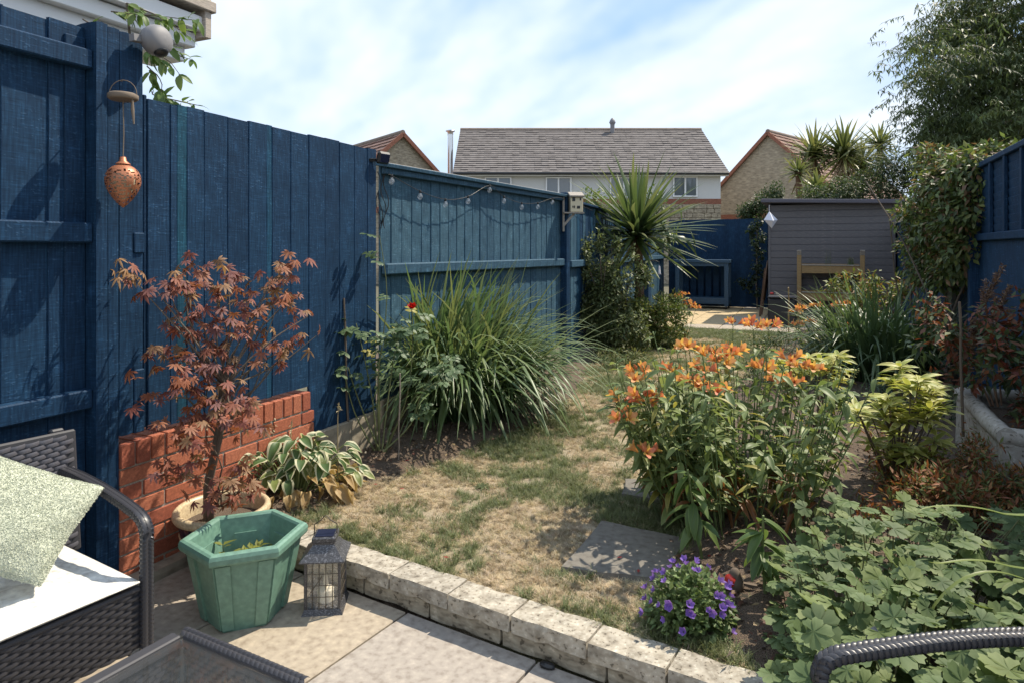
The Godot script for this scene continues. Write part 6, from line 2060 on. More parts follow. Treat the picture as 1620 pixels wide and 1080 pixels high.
# leafy upright stems topped by heads of orange trumpets
func alstroemeria(called: String, label: String, c: Vector3, spread: Vector2, n: int, hgt: Vector2, heads: int, n_leaf_parts: int, spots: Array) -> void:
	var t := thing(called, label, "flowering plant", Transform3D(Basis(), c))
	var greens := [Color(0.17, 0.23, 0.075), Color(0.21, 0.27, 0.09), Color(0.255, 0.31, 0.11), Color(0.14, 0.20, 0.07)]
	var vars := []
	for k in 8: vars.append(broad(1.0, rf(0.26, 0.36), greens[k % 4], greens[k % 4] * 1.1, rf(0.2, 0.7), 0.25, 0.8, 0.1, 5, 0.8))
	var yel := broad(1.0, 0.24, Color(0.34, 0.31, 0.07), Color(0.40, 0.36, 0.10), 0.5, 0.3, 0.8, 0.2, 5, 0.8)
	var brown := broad(1.0, 0.22, Color(0.24, 0.10, 0.035), Color(0.30, 0.15, 0.06), 0.9, 0.7, 0.8, 0.6, 5, 0.8)
	var fl := []
	for k in 6:
		fl.append(trumpet(0.064, [Color(0.78, 0.31, 0.13), Color(0.74, 0.25, 0.14), Color(0.80, 0.39, 0.17)][k % 3], Color(0.82, 0.55, 0.15), [Color(0.66, 0.20, 0.09), Color(0.74, 0.40, 0.10)][k % 2]))
	var bud := Sh.new().lathe([Vector2(0.0, 0.0), Vector2(0.006, 0.008), Vector2(0.007, 0.02), Vector2(0.0, 0.034)], 7)
	var st := Sh.new()
	var more := Sh.new()
	var parts := 0
	for k in n + spots.size():
		var a := rf(0, TAU)
		var r := sqrt(rng.randf())
		var o := Vector3(cos(a) * spread.x * r, 0, sin(a) * spread.y * r)
		var top := o * 1.7 + Vector3(0, rf(hgt.x, hgt.y), 0) + Vector3(rf(-0.05, 0.05), 0, rf(-0.05, 0.05))
		var flowering := k < heads
		if k >= n:
			top = spots[k - n] - c
			o = Vector3(top.x * 0.55, 0, top.z * 0.55)
			flowering = true
		var pts := bend(o, top, 0.03, 6)
		st.col = vary(Color(0.12, 0.17, 0.06), 0.2)
		st.tube(pts, [0.0036, 0.0034, 0.0032, 0.003, 0.0028, 0.0026, 0.0022], 4, false)
		var nl := ri(11, 17)
		for j in nl:
			var f := rf(0.22, 1.0)
			var i := int(min(f * 6.0, 5.0))
			var p: Vector3 = pts[i].lerp(pts[i + 1], f * 6.0 - i)
			var az := j * 2.4 + k
			var x := aim(flat(az) + Vector3.UP * rf(-0.5, 0.8), Vector3.UP + rand_dir() * 0.4, p).scaled_local(Vector3.ONE * rf(0.075, 0.13) * (1.1 - 0.3 * f))
			var m: Sh = vars[ri(0, 7)]
			if f < 0.42 and rng.randf() < 0.4: m = brown if rng.randf() < 0.6 else yel
			elif rng.randf() < 0.06: m = yel
			if parts < n_leaf_parts and p.z > -0.05 and f > 0.3:
				part(t, "leaf", m.mesh(), mats.leaf, x)
				parts += 1
			else: more.add(m, x)
		if flowering:
			var head := Node3D.new()
			head.name = "flower_head"
			t.add_child(head, true)
			head.position = top
			var nf := ri(3, 5)
			for j in nf:
				var az := TAU * j / nf + rf(-0.4, 0.4)
				var d := (flat(az) * 0.9 + Vector3.UP * rf(0.35, 0.8)).normalized()
				st.col = Color(0.14, 0.18, 0.06)
				st.tube([top, top + d * 0.035], [0.0015], 4, false)
				part(head, "flower", fl[ri(0, 5)].mesh(), mats.petal, aim(d, Vector3.UP + rand_dir() * 0.2, d * 0.032).scaled_local(Vector3.ONE * rf(0.7, 1.2)))
			for j in 2:
				var d := (rand_dir() + Vector3.UP * 1.5).normalized()
				part(head, "bud", bud.mesh(), mats.bud, aim(d, Vector3.RIGHT, d * 0.03) * Transform3D(Basis(Vector3(1, 0, 0), PI / 2), Vector3.ZERO))
		elif rng.randf() < 0.3:
			# spent, greenish seed pods
			for j in 4: st.tube([top, top + (rand_dir() + Vector3.UP * 1.4).normalized() * 0.03], [0.0016, 0.003], 4)
	stems_of(t, st, "stems")
	if not more.v.is_empty(): stuff(part(t, "foliage", more.mesh(), mats.leaf))

# ---------------------------------------------------------------- right border
func make_right_border() -> void:
	var bm := mat("bud", Color(0.42, 0.14, 0.05), 0.6)
	mat("dead_blade", Color(0.30, 0.23, 0.13), 0.9)
	# the large orange clump: flower heads stand where the photograph shows them (u, v, depth)
	var spots := []
	for q in [[1010, 592, 3.45], [1005, 608, 3.4], [985, 640, 3.3], [1012, 632, 3.3], [1030, 638, 3.3], [985, 668, 3.25], [1018, 722, 3.15], [1085, 556, 3.6], [1062, 592, 3.5], [1112, 592, 3.4], [1108, 618, 3.3], [1132, 626, 3.25], [1095, 610, 3.3], [1122, 566, 3.6], [1148, 566, 3.55], [1160, 562, 3.6], [1140, 578, 3.5],
			[1160, 517, 3.9], [1192, 522, 3.9], [1216, 522, 3.85], [1205, 588, 3.5], [1232, 608, 3.4], [1254, 608, 3.35], [1266, 586, 3.45], [1250, 574, 3.5], [1284, 590, 3.5]]:
		spots.append(at_depth(q[0], q[1], q[2]))
	alstroemeria("orange_lily_plant", "large clump of orange trumpet flowers at the lawn edge", xd(1.14, LAWN, 3.40), Vector2(0.40, 0.36), 130, Vector2(0.50, 0.86), 0, 300, spots)
	lily("drooping_lily_stalk", "single lily stalk with drooping broad leaves beside stepping slab", on_level(1112, 893, LAWN), at_depth(1088, 742, 2.85), 26, 0.7)
	lily("leafy_lily_stalk", "short lily stalk with pale broad leaves between geraniums and soil", on_level(1213, 958, LAWN), at_depth(1208, 815, 2.5), 22, 0.35)
	make_campanula()
	make_geranium()
	make_golden()
	strap_clump("strap_leaf_plant", "dark green strappy clump in the shade by the right fence", "plant", xd(3.78, LAWN, 6.9), Vector2(0.48, 0.36), Vector2(0.70, 1.25), 0.026, 220, 330,
		[[Color(0.06, 0.11, 0.045), Color(0.12, 0.18, 0.085)], [Color(0.065, 0.115, 0.05), Color(0.15, 0.21, 0.10)], [Color(0.055, 0.10, 0.04), Color(0.11, 0.165, 0.075)]], Vector2(0.05, 0.45), Vector2(0.3, 1.9))
	alstroemeria("orange_lily_plant", "farther orange flowering plant in front of the timber stand", xd(3.55, LAWN, 7.6), Vector2(0.25, 0.2), 34, Vector2(0.35, 0.62), 5, 0, [at_depth(1340, 484, 7.5), at_depth(1290, 488, 7.5), at_depth(1328, 488, 7.5), at_depth(1268, 492, 7.5)])
	# feathery yellow-green bush before the shed
	var yb := thing("shrub", "yellow green feathery bush rising in front of the shed", "shrub", Transform3D(Basis(), xd(4.45, LAWN, 8.4)))
	var c1 := []
	for k in 16: c1.append([Vector3(rf(-0.40, 0.55), rf(0.5, 1.0), rf(-0.2, 0.2)), Vector3(0.18, 0.13, 0.18)])
	for k in 8: limb(yb, "stem", bend(Vector3(rf(-0.1, 0.1), 0, 0), Vector3(rf(-0.4, 0.5), rf(0.6, 0.95), rf(-0.1, 0.1)), 0.06), 0.007, 0.003, mats.bark, 5)
	stuff(part(yb, "foliage", foliage(c1, 130, 0.065, 0.026, [Color(0.16, 0.20, 0.045), Color(0.20, 0.235, 0.05), Color(0.11, 0.15, 0.04), Color(0.26, 0.15, 0.05)]).mesh(), mats.leaf))
	# low dark mounds
	for q in [["shrub", "low dark green clipped mound beside the golden bush", xd(3.05, LAWN, 5.35), 0.42, [Color(0.05, 0.085, 0.04), Color(0.07, 0.105, 0.05), Color(0.042, 0.07, 0.034)]], ["shrub", "low grey green mound behind the orange clump at lawn edge", xd(2.62, LAWN, 6.4), 0.40, [Color(0.065, 0.095, 0.045), Color(0.09, 0.12, 0.055), Color(0.05, 0.075, 0.035)]], ["shrub", "low green mound near the black box by the paving", xd(3.55, LAWN, 8.6), 0.36, [Color(0.07, 0.11, 0.04), Color(0.10, 0.14, 0.05), Color(0.05, 0.08, 0.03)]]]:
		var m := thing(q[0], q[1], "shrub", Transform3D(Basis(), q[2]))
		var cc := []
		for k in 15: cc.append([Vector3(rf(-1, 1) * q[3], rf(0.06, 0.24), rf(-1, 1) * q[3] * 0.8), Vector3(0.15, 0.13, 0.15)])
		for k in 4: limb(m, "stem", bend(Vector3.ZERO, Vector3(rf(-0.2, 0.2), 0.2, rf(-0.2, 0.2)), 0.02), 0.006, 0.003, mats.bark, 5)
		stuff(part(m, "foliage", foliage(cc, 230, 0.026, 0.012, q[4]).mesh(), mats.leaf))
	# dry brown spike and russet plants in the trough
	var tc := gp(3.98, 6.2, 0.50)
	var bz := thing("dried_flower_plant", "tall plant with dried brown flower plumes in stone trough", "plant", Transform3D(Basis(), tc))
	var plume := Sh.new()
	var stem := Sh.new()
	for q in [[1588, 420, 1560, 480, 4.4], [1560, 445, 1545, 540, 4.4], [1575, 470, 1562, 560, 4.35], [1540, 505, 1535, 560, 4.4], [1600, 452, 1575, 500, 4.45]]:
		var a := at_depth(q[2], q[3], q[4]) - tc
		var b := at_depth(q[0], q[1], q[4]) - tc
		stem.col = Color(0.16, 0.09, 0.05)
		stem.tube([Vector3(a.x * 0.4, 0, a.z * 0.4), a, b], [0.006, 0.005, 0.002], 5)
		for k in 240:
			var f := rng.randf()
			var p := a.lerp(b, f)
			plume.leaf(aim(rand_dir() + Vector3.UP * 0.4, rand_dir(), p + rand_dir() * 0.012), rf(0.02, 0.05) * (1.25 - f * 0.7), 0.008, vary([Color(0.20, 0.115, 0.075), Color(0.28, 0.19, 0.13), Color(0.13, 0.07, 0.05)][ri(0, 2)]), 0.4)
	stems_of(bz, stem)
	stuff(part(bz, "dried_plumes", plume.mesh(), mats.leaf_dull))
	var cl := []
	for k in 10: cl.append([Vector3(rf(-0.26, 0.26), rf(0.05, 0.42), rf(-0.45, 0.4)), Vector3(0.14, 0.13, 0.14)])
	stuff(part(bz, "foliage", foliage(cl, 60, 0.09, 0.024, [Color(0.045, 0.075, 0.035), Color(0.065, 0.10, 0.045), Color(0.035, 0.055, 0.03)]).mesh(), mats.leaf))
	var rs := thing("russet_plant", "dark red brown leaved plant filling the stone trough", "plant", Transform3D(Basis(), gp(3.97, 5.95, 0.48)))
	var cr := []
	for k in 22: cr.append([Vector3(rf(-0.22, 0.38), rf(0.02, 0.62), rf(-0.55, 0.30)), Vector3(0.10, 0.16, 0.10)])
	stuff(part(rs, "foliage", foliage(cr, 80, 0.058, 0.026, [Color(0.17, 0.045, 0.025), Color(0.20, 0.075, 0.035), Color(0.075, 0.11, 0.045), Color(0.09, 0.12, 0.05), Color(0.14, 0.07, 0.04)]).mesh(), mats.leaf_dull))
	var rg := thing("russet_ground_cover", "withered orange brown ground cover below the stone trough", "ground cover", Transform3D(Basis(), xd(2.3, LAWN, 3.45)))
	var cg := []
	for k in 60:
		var w := on_level(rf(1370, 1680), rf(715, 815), LAWN + 0.1) - xd(2.3, LAWN, 3.45)
		cg.append([Vector3(w.x, rf(0.02, 0.22), w.z), Vector3(0.13, 0.10, 0.13)])
	for k in 26:
		var w := on_level(rf(1480, 1680), rf(700, 800), LAWN + 0.2) - xd(2.3, LAWN, 3.45)
		cg.append([Vector3(w.x, rf(0.08, 0.30), w.z), Vector3(0.12, 0.10, 0.12)])
	stuff(part(rg, "foliage", foliage(cg, 110, 0.042, 0.012, [Color(0.26, 0.095, 0.035), Color(0.20, 0.07, 0.03), Color(0.32, 0.17, 0.07), Color(0.12, 0.15, 0.05), Color(0.16, 0.19, 0.06)], -0.2).mesh(), mats.leaf_dull))
	# pale strap leaves arching in from the right
	var ya := thing("pale_strap_leaves", "few long yellow green strap leaves arching over the geraniums", "plant", Transform3D(Basis(), xd(1.95, LAWN, 1.95)))
	var o := xd(1.95, LAWN, 1.95)
	for q in [[[1700, 960], [1600, 908], [1530, 912], [1478, 958], [1480, 990]], [[1700, 930], [1600, 895], [1540, 885], [1488, 890], [1470, 888]], [[1700, 850], [1590, 812], [1530, 800], [1480, 800], [1455, 806]], [[1700, 1062], [1620, 1062], [1570, 1066], [1530, 1050], [1505, 1042]], [[1700, 1066], [1620, 1056], [1570, 1060], [1535, 1058], [1522, 1050]]]:
		var path := [Vector3(rf(-0.1, 0.1), 0, rf(-0.1, 0.1))]
		for k in 5: path.append(at_depth(q[k][0], q[k][1], 1.95 - 0.02 * k) - o)
		var sm := []
		for i in path.size() - 1:
			for k in 4: sm.append(path[i].cubic_interpolate(path[i + 1], path[max(i - 1, 0)], path[min(i + 2, path.size() - 1)], k / 4.0))
		sm.append(path[-1])
		var ws := []
		var cs := []
		for i in sm.size():
			var f := i / float(sm.size() - 1)
			ws.append(0.019 * (1.0 - f * f * 0.9))
			cs.append(Color(0.13, 0.20, 0.05).lerp(Color(0.24, 0.28, 0.07), f))
		var s := Sh.new()
		s.ribbon(sm, ws, cs, 0.3)
		part(ya, "leaf", s.mesh(), mats.blade)
	make_climber()

func lily(called: String, label: String, foot: Vector3, top: Vector3, n: int, droop: float) -> void:
	var t := thing(called, label, "lily", Transform3D(Basis(), foot))
	var e := top - foot
	var s := Sh.new()
	s.col = Color(0.13, 0.17, 0.06)
	var pts := bend(Vector3.ZERO, e, 0.012, 6)
	s.tube(pts, [0.007, 0.0068, 0.0066, 0.006, 0.0055, 0.005, 0.004], 6)
	part(t, "stalk", s.mesh(), mats.stem)
	var vars := []
	for k in 5: vars.append(broad(1.0, 0.30, [Color(0.11, 0.18, 0.05), Color(0.14, 0.21, 0.06), Color(0.09, 0.155, 0.05)][k % 3], Color(0.16, 0.23, 0.07), droop * rf(0.6, 1.1), 0.3, 0.85, 0.08, 7, 0.8))
	for k in n:
		var f := rf(0.42, 1.0)
		var i := int(min(f * 6.0, 5.0))
		var p: Vector3 = pts[i].lerp(pts[i + 1], f * 6.0 - i)
		var d := flat(k * 2.4 + rf(-0.3, 0.3)) + Vector3.UP * rf(-0.9, 0.2) * (0.4 + droop)
		part(t, "leaf", vars[ri(0, 4)].mesh(), mats.leaf, aim(d, Vector3.UP + rand_dir() * 0.15, p).scaled_local(Vector3.ONE * rf(0.10, 0.15)))

func make_campanula() -> void:
	var c := on_level(1092, 990, LAWN)
	var t := thing("bellflower", "small mound of purple bellflowers behind the kerb", "flowering plant", Transform3D(Basis(), c))
	var s := Sh.new()
	var n := 2300
	for k in n:
		var d := rand_dir()
		d.y = absf(d.y)
		var r := pow(rng.randf(), 0.45)
		var p := Vector3(d.x * 0.155 * r, d.y * 0.19 * r + 0.02, d.z * 0.135 * r)
		s.leaf(aim(d + rand_dir() * 0.8, Vector3.UP + d * 0.6 + rand_dir() * 0.5, p), rf(0.017, 0.030), rf(0.013, 0.022), vary([Color(0.17, 0.245, 0.09), Color(0.21, 0.285, 0.12), Color(0.13, 0.19, 0.07)][ri(0, 2)]), 0.3)
	stuff(part(t, "foliage", s.mesh(), mats.leaf))
	var st := Sh.new()
	var bell := Sh.new()
	for k in 5:
		var a := TAU * k / 5.0
		bell.add(broad(0.016, 0.013, Color(0.27, 0.15, 0.58), Color(0.33, 0.20, 0.64), -0.2, 0.2, 0.8, 0.0, 3, 0.85), aim(Vector3(cos(a), sin(a), 0.75), Vector3(0, 0, 1), Vector3(cos(a), sin(a), 0) * 0.002))
	for k in 46:
		var d := rand_dir()
		d.y = absf(d.y) + 0.15
		d = d.normalized()
		if d.z < -0.5: d.z = -d.z
		var p := Vector3(d.x * 0.165, d.y * 0.205 + 0.02, d.z * 0.15)
		if k > 20: p += rand_dir() * 0.018
		st.col = Color(0.12, 0.16, 0.06)
		st.tube([p * 0.5, p], [0.0012], 4, false)
		part(t, "flower", bell.mesh(), mats.petal, aim(d + rand_dir() * 0.5, Vector3.UP, p).scaled_local(Vector3.ONE * rf(0.85, 1.3)))
	stems_of(t, st)

func make_geranium() -> void:
	var c := on_level(1400, 960, LAWN)
	var t := thing("geranium_plant", "broad mat of soft lobed grey green geranium leaves", "geranium", Transform3D(Basis(), c))
	var vars := []
	var pal := [[Color(0.080, 0.130, 0.046), Color(0.140, 0.200, 0.075)], [Color(0.095, 0.150, 0.052), Color(0.165, 0.225, 0.088)], [Color(0.068, 0.112, 0.040), Color(0.118, 0.172, 0.064)], [Color(0.115, 0.168, 0.050), Color(0.190, 0.245, 0.085)]]
	for k in 8: vars.append(palmate(1.0, 6, 0.62, 0.9, pal[k % 4][0], pal[k % 4][1], rf(-0.35, 0.25), 2, 5.4))
	var st := Sh.new()
	var n := 0
	var tries := 0
	var placed := []
	while n < 300 and tries < 12000:
		tries += 1
		var u := rf(1218, 1690)
		var v := rf(772, 1090)
		# outline of the mat in the picture
		if u < 1240 and v < 850: continue
		if u < 1290 and v < 800: continue
		if v < 790 + maxf(0.0, (1330 - u) * 0.15) : continue
		if u > 1450 and v < 800: continue
		if u < 1215 and v > 1010: continue
		var y := LAWN + rf(0.20, 0.42)
		if u < 1260: y = LAWN + rf(0.08, 0.22)
		var p := on_level(u, v, y)
		var ok := true
		for q in placed:
			if q.distance_to(p) < 0.041:
				ok = false
				break
		if not ok: continue
		placed.append(p)
		p -= c
		var up := (Vector3.UP * 1.0 + Vector3(0.05, 0, 0.45) + rand_dir() * 0.6).normalized()
		part(t, "leaf", vars[ri(0, 7)].mesh(), mats.leaf_dull, aim(flat(rf(0, TAU)), up, p).scaled_local(Vector3.ONE * rf(0.040, 0.070)))
		st.col = vary(Color(0.14, 0.15, 0.07))
		var foot := Vector3(p.x * 0.75 + rf(-0.05, 0.05), 0.0, p.z * 0.8 - 0.05)
		st.tube([foot, (foot + p) * 0.5 + Vector3(0, 0.05, 0), p - up * 0.004], [0.0022], 4, false)
		n += 1
	# smaller leaves lower down, among the stalks
	var low := Sh.new()
	for q in placed:
		for k in 2:
			var p: Vector3 = q - c + Vector3(rf(-0.05, 0.05), -rf(0.05, 0.13), rf(-0.05, 0.05))
			if p.y < 0.03: p.y = 0.03
			low.add(vars[ri(0, 7)], aim(flat(rf(0, TAU)), (Vector3.UP + Vector3(0, 0, 0.4) + rand_dir() * 0.6).normalized(), p).scaled_local(Vector3.ONE * rf(0.03, 0.05)))
	stuff(part(t, "lower_leaves", low.mesh(), mats.leaf_dull))
	stems_of(t, st, "leaf_stalks")

func make_golden() -> void:
	for q in [["golden_shrub", "golden leaved evergreen shrub glowing between orange flowers and trough", [[1360, 640], [1372, 668], [1395, 625], [1410, 600], [1420, 640], [1435, 662], [1440, 615], [1450, 640], [1468, 622], [1476, 648], [1485, 632], [1400, 655], [1418, 690], [1445, 700], [1462, 712], [1478, 700], [1440, 725], [1430, 585], [1460, 590], [1470, 668], [1385, 690], [1405, 712]], 3.75, [1415, 770]],
			["golden_shrub", "small golden leaved shrub behind the orange flower clump", [[1238, 575], [1256, 580], [1290, 572], [1308, 578], [1325, 568], [1276, 588], [1245, 592], [1312, 592], [1330, 590]], 4.6, [1290, 680]]]:
		var base := on_level(q[4][0], q[4][1], LAWN)
		base = Vector3((q[4][0] - CX) / F * q[3], LAWN, -q[3])
		var t := thing(q[0], q[1], "shrub", Transform3D(Basis(), base))
		var vars := []
		var pal := [[Color(0.44, 0.45, 0.11), Color(0.58, 0.57, 0.19)], [Color(0.52, 0.50, 0.16), Color(0.66, 0.63, 0.28)], [Color(0.34, 0.39, 0.09), Color(0.48, 0.50, 0.15)]]
		for k in 6: vars.append(broad(1.0, 0.30, pal[k % 3][0], pal[k % 3][1], rf(0.1, 0.6), 0.25, 0.8, 0.05, 5, 0.9))
		for w in q[2] + q[2]:
			var d: float = q[3] + rf(-0.2, 0.16)
			var p := at_depth(w[0] + rf(-12, 10), w[1] + rf(-10, 14), d) - base
			limb(t, "branch", bend(Vector3(rf(-0.03, 0.03), 0, 0), p, 0.03), 0.006, 0.003, mats.bark, 5)
			var axis := (Vector3.UP + rand_dir() * 0.5).normalized()
			for k in 15:
				var f := k / 15.0
				var dir := (flat(k * 2.4 + rf(-0.2, 0.2)) + axis * (0.15 + f * 0.7)).normalized()
				part(t, "leaf", vars[ri(0, 5)].mesh(), mats.leaf, aim(dir, axis, p - axis * 0.03 * (1.0 - f)).scaled_local(Vector3.ONE * rf(0.075, 0.115)))

func make_climber() -> void:
	var c := gp(4.1, 9.2, 0)
	var t := thing("climber", "large tangled green climber with reddish shoots on right fence", "climber", Transform3D(Basis(), c))
	for k in 10: limb(t, "stem", bend(Vector3(rf(-0.15, 0.2), 0.1, rf(-0.6, 0.8)), Vector3(rf(-0.5, 0.3), rf(1.5, 2.3), rf(-1.2, 1.0)), 0.15), 0.014, 0.006, mats.bark, 6)
	var cen := []
	# clump positions read off the photograph
	for q in [[1450, 300, 7.4], [1470, 275, 7.2], [1500, 262, 7.0], [1530, 268, 6.6], [1545, 250, 6.7], [1440, 340, 7.6], [1475, 320, 7.2], [1510, 310, 6.8], [1535, 300, 6.6], [1430, 375, 7.8], [1460, 365, 7.4], [1495, 355, 7.0], [1525, 345, 6.7], [1435, 400, 7.9], [1470, 400, 7.4], [1505, 395, 7.0], [1530, 385, 6.7], [1450, 425, 7.7], [1490, 430, 7.3], [1520, 420, 6.9], [1425, 330, 7.9], [1540, 330, 6.6], [1480, 290, 7.0], [1515, 285, 6.8], [1550, 262, 6.8], [1460, 250, 7.6]]:
		cen.append([at_depth(q[0] + 22.0 * (1.0 - (q[0] - 1425.0) / 130.0), q[1], q[2] - 0.75) - c + Vector3(rf(-0.05, 0.12), 0, 0), Vector3(0.25, 0.22, 0.30)])
	stuff(part(t, "foliage", foliage(cen, 520, 0.068, 0.034, [Color(0.085, 0.125, 0.042), Color(0.11, 0.16, 0.05), Color(0.14, 0.185, 0.06), Color(0.065, 0.095, 0.036), Color(0.19, 0.21, 0.07), Color(0.19, 0.115, 0.06)], 0.5).mesh(), mats.leaf))

# ---------------------------------------------------------------- beyond the fences
func make_far_plants() -> void:
	# tall tree behind the right fence
	var foot := xd(10.6, 0, 13.6)
	var t := thing("tree", "tall leafy tree with drooping narrow leaves beyond right fence", "tree", Transform3D(Basis(), foot))
	var fork := Vector3(-0.3, 2.6, 0.2)
	limb(t, "trunk", [Vector3.ZERO, Vector3(-0.1, 1.3, 0.1), fork], 0.22, 0.15, mats.bark, 10)
	var tips := []
	for q in [[1425, 60], [1415, 95], [1430, 130], [1445, 165], [1452, 40], [1480, 20], [1470, 80], [1480, 120], [1470, 190], [1450, 215], [1475, 225], [1500, 60], [1510, 110], [1515, 160], [1505, 200], [1520, 235], [1540, 30], [1545, 90], [1550, 140], [1555, 190], [1550, 225], [1580, 15], [1590, 70], [1590, 125], [1595, 175], [1600, 215], [1630, 40], [1640, 100], [1640, 160], [1640, 200], [1500, -20], [1560, -40], [1620, -30], [1680, 60], [1690, 140], [1440, 195], [1425, 222], [1530, 185], [1575, 205], [1660, -60], [1720, 20], [1730, 120]]:
		tips.append(at_depth(q[0] + 62, q[1] - 4, 12.8 + rf(-0.9, 1.4)) - foot)
	var hubs := []
	for k in 6: hubs.append(fork + Vector3(rf(-1.3, 1.6), rf(0.7, 2.4), rf(-0.5, 0.7)))
	for h in hubs: limb(t, "limb", bend(fork, h, 0.15), 0.09, 0.05, mats.bark, 7)
	var sprig := Sh.new()
	for k in 17:
		var f := k / 17.0
		sprig.leaf(aim(flat(k * 2.4) * 0.9 + Vector3(0, -0.5, 0.6), Vector3.UP + rand_dir() * 0.4, Vector3(rf(-0.05, 0.05), -0.10 * f * f, 0.42 * f)), rf(0.085, 0.13), rf(0.022, 0.032), Color(1, 1, 1) * rf(0.75, 1.2), 0.35)
	sprig.col = Color(0.8, 0.7, 0.6)
	sprig.tube([Vector3.ZERO, Vector3(0, -0.03, 0.2), Vector3(0, -0.1, 0.42)], [0.004, 0.003, 0.0015], 4, false)
	var xs := []
	var cs := []
	for tip in tips:
		var near: Vector3 = hubs[0]
		for h in hubs:
			if h.distance_to(tip) < near.distance_to(tip): near = h
		limb(t, "branch", bend(near, tip, 0.12), 0.035, 0.008, mats.bark, 5)
		for k in 120:
			var p: Vector3 = tip + Vector3(rng.randfn() * 0.34, rng.randfn() * 0.27, rng.randfn() * 0.45)
			xs.append(aim(flat(rf(0, TAU)) + Vector3.UP * rf(-0.6, 0.35), Vector3.UP + rand_dir() * 0.3, p).scaled_local(Vector3.ONE * rf(0.75, 1.2)))
			cs.append(vary([Color(0.085, 0.12, 0.046), Color(0.10, 0.14, 0.05), Color(0.07, 0.10, 0.04), Color(0.125, 0.165, 0.06)][ri(0, 3)], 0.25))
	many(t, "crown", sprig.mesh(), mats.leaf, xs, cs)
	# cordylines over the shed roof
	var pal := [[Color(0.10, 0.135, 0.045), Color(0.21, 0.225, 0.09)], [Color(0.12, 0.15, 0.05), Color(0.27, 0.26, 0.10)], [Color(0.08, 0.11, 0.04), Color(0.17, 0.19, 0.075)]]
	for q in [[1335, 242, 21.0, 150, 1.25, "tallest shaggy cordyline tree behind the shed roof"], [1288, 243, 21.6, 120, 1.1, "shaggy cordyline tree left of the tallest behind shed"], [1392, 228, 22.0, 80, 0.9, "cordyline with a narrow upright head near the tall tree"], [1263, 272, 20.0, 50, 0.6, "slim young cordyline at the left of the cordyline group"], [1292, 297, 19.0, 50, 0.6, "low spiky young cordyline just above the shed roof"], [1362, 262, 21.8, 110, 1.05, "drooping cordyline head between the two taller ones"]]:
		var cr := at_depth(q[0], q[1], q[2])
		palm("cordyline_tree", q[5], cr, Vector3(cr.x + rf(-0.2, 0.2), 0, cr.z), 0.09, q[3], q[4], 0.085, pal, false, 44 if q[4] > 0.7 else 4)
	# evergreen masses between shed and tree, ivy at the shed corner
	for q in [["conifer_hedge", "dark evergreen hedge behind the shed below the tall tree", "hedge", 15.5, [[1345, 300], [1370, 285], [1395, 275], [1410, 295], [1430, 285], [1440, 270], [1390, 305], [1420, 310], [1360, 308], [1455, 275], [1425, 262], [1330, 305], [1405, 258]], 0.45, 0.075, 0.03, [Color(0.035, 0.058, 0.024), Color(0.05, 0.078, 0.03), Color(0.065, 0.095, 0.035)]],
			["hedge_plant", "green leafy hedge top peeping over the shed roof", "hedge", 17.0, [[1315, 305], [1335, 300], [1300, 312], [1350, 310], [1280, 312]], 0.4, 0.08, 0.035, [Color(0.07, 0.11, 0.035), Color(0.09, 0.14, 0.04), Color(0.055, 0.085, 0.03)]],
			["bush", "rounded dark bush over the back fence by the shed", "bush", 16.6, [[1195, 332], [1185, 345], [1205, 322], [1215, 312], [1228, 305], [1180, 335]], 0.3, 0.07, 0.035, [Color(0.05, 0.08, 0.028), Color(0.07, 0.105, 0.035), Color(0.04, 0.065, 0.025)]]]:
		var base := at_depth(q[4][0][0], q[4][0][1], q[3])
		base.y = 0
		var h := thing(q[0], q[1], q[2], Transform3D(Basis(), base))
		var cc := []
		for w in q[4]: cc.append([at_depth(w[0], w[1], q[3] + rf(-0.3, 0.3)) - base, Vector3.ONE * q[5]])
		var mid: Vector3 = cc[0][0]
		for k in 6: cc.append([Vector3(mid.x + rf(-0.4, 0.8), mid.y * rf(0.3, 0.85), mid.z), Vector3.ONE * 0.5])
		limb(h, "stem", [Vector3.ZERO, mid * Vector3(0.3, 0.8, 0.3)], 0.06, 0.03, mats.bark)
		stuff(part(h, "foliage", foliage(cc, 600, q[6], q[7], q[8]).mesh(), mats.leaf))
	var iv := thing("ivy", "ivy hanging down the dark back fence beside the shed", "ivy", Transform3D(Basis(), gp(1.75, 17.38, 0)))
	var ci := []
	for q in [[1192, 360], [1200, 350], [1205, 375], [1195, 385], [1202, 400], [1198, 420], [1192, 440], [1204, 432], [1185, 452], [1198, 462], [1175, 446], [1190, 368]]:
		ci.append([at_depth(q[0], q[1], 14.75) - gp(1.75, 17.38, 0), Vector3(0.14, 0.16, 0.10), 0.6])
	limb(iv, "stem", bend(Vector3(0, 0.1, 0), Vector3(0, 2.0, 0), 0.1), 0.02, 0.01, mats.bark)
	stuff(part(iv, "foliage", foliage(ci, 120, 0.065, 0.05, [Color(0.035, 0.06, 0.028), Color(0.05, 0.075, 0.035), Color(0.03, 0.045, 0.024)], 0.7).mesh(), mats.leaf))

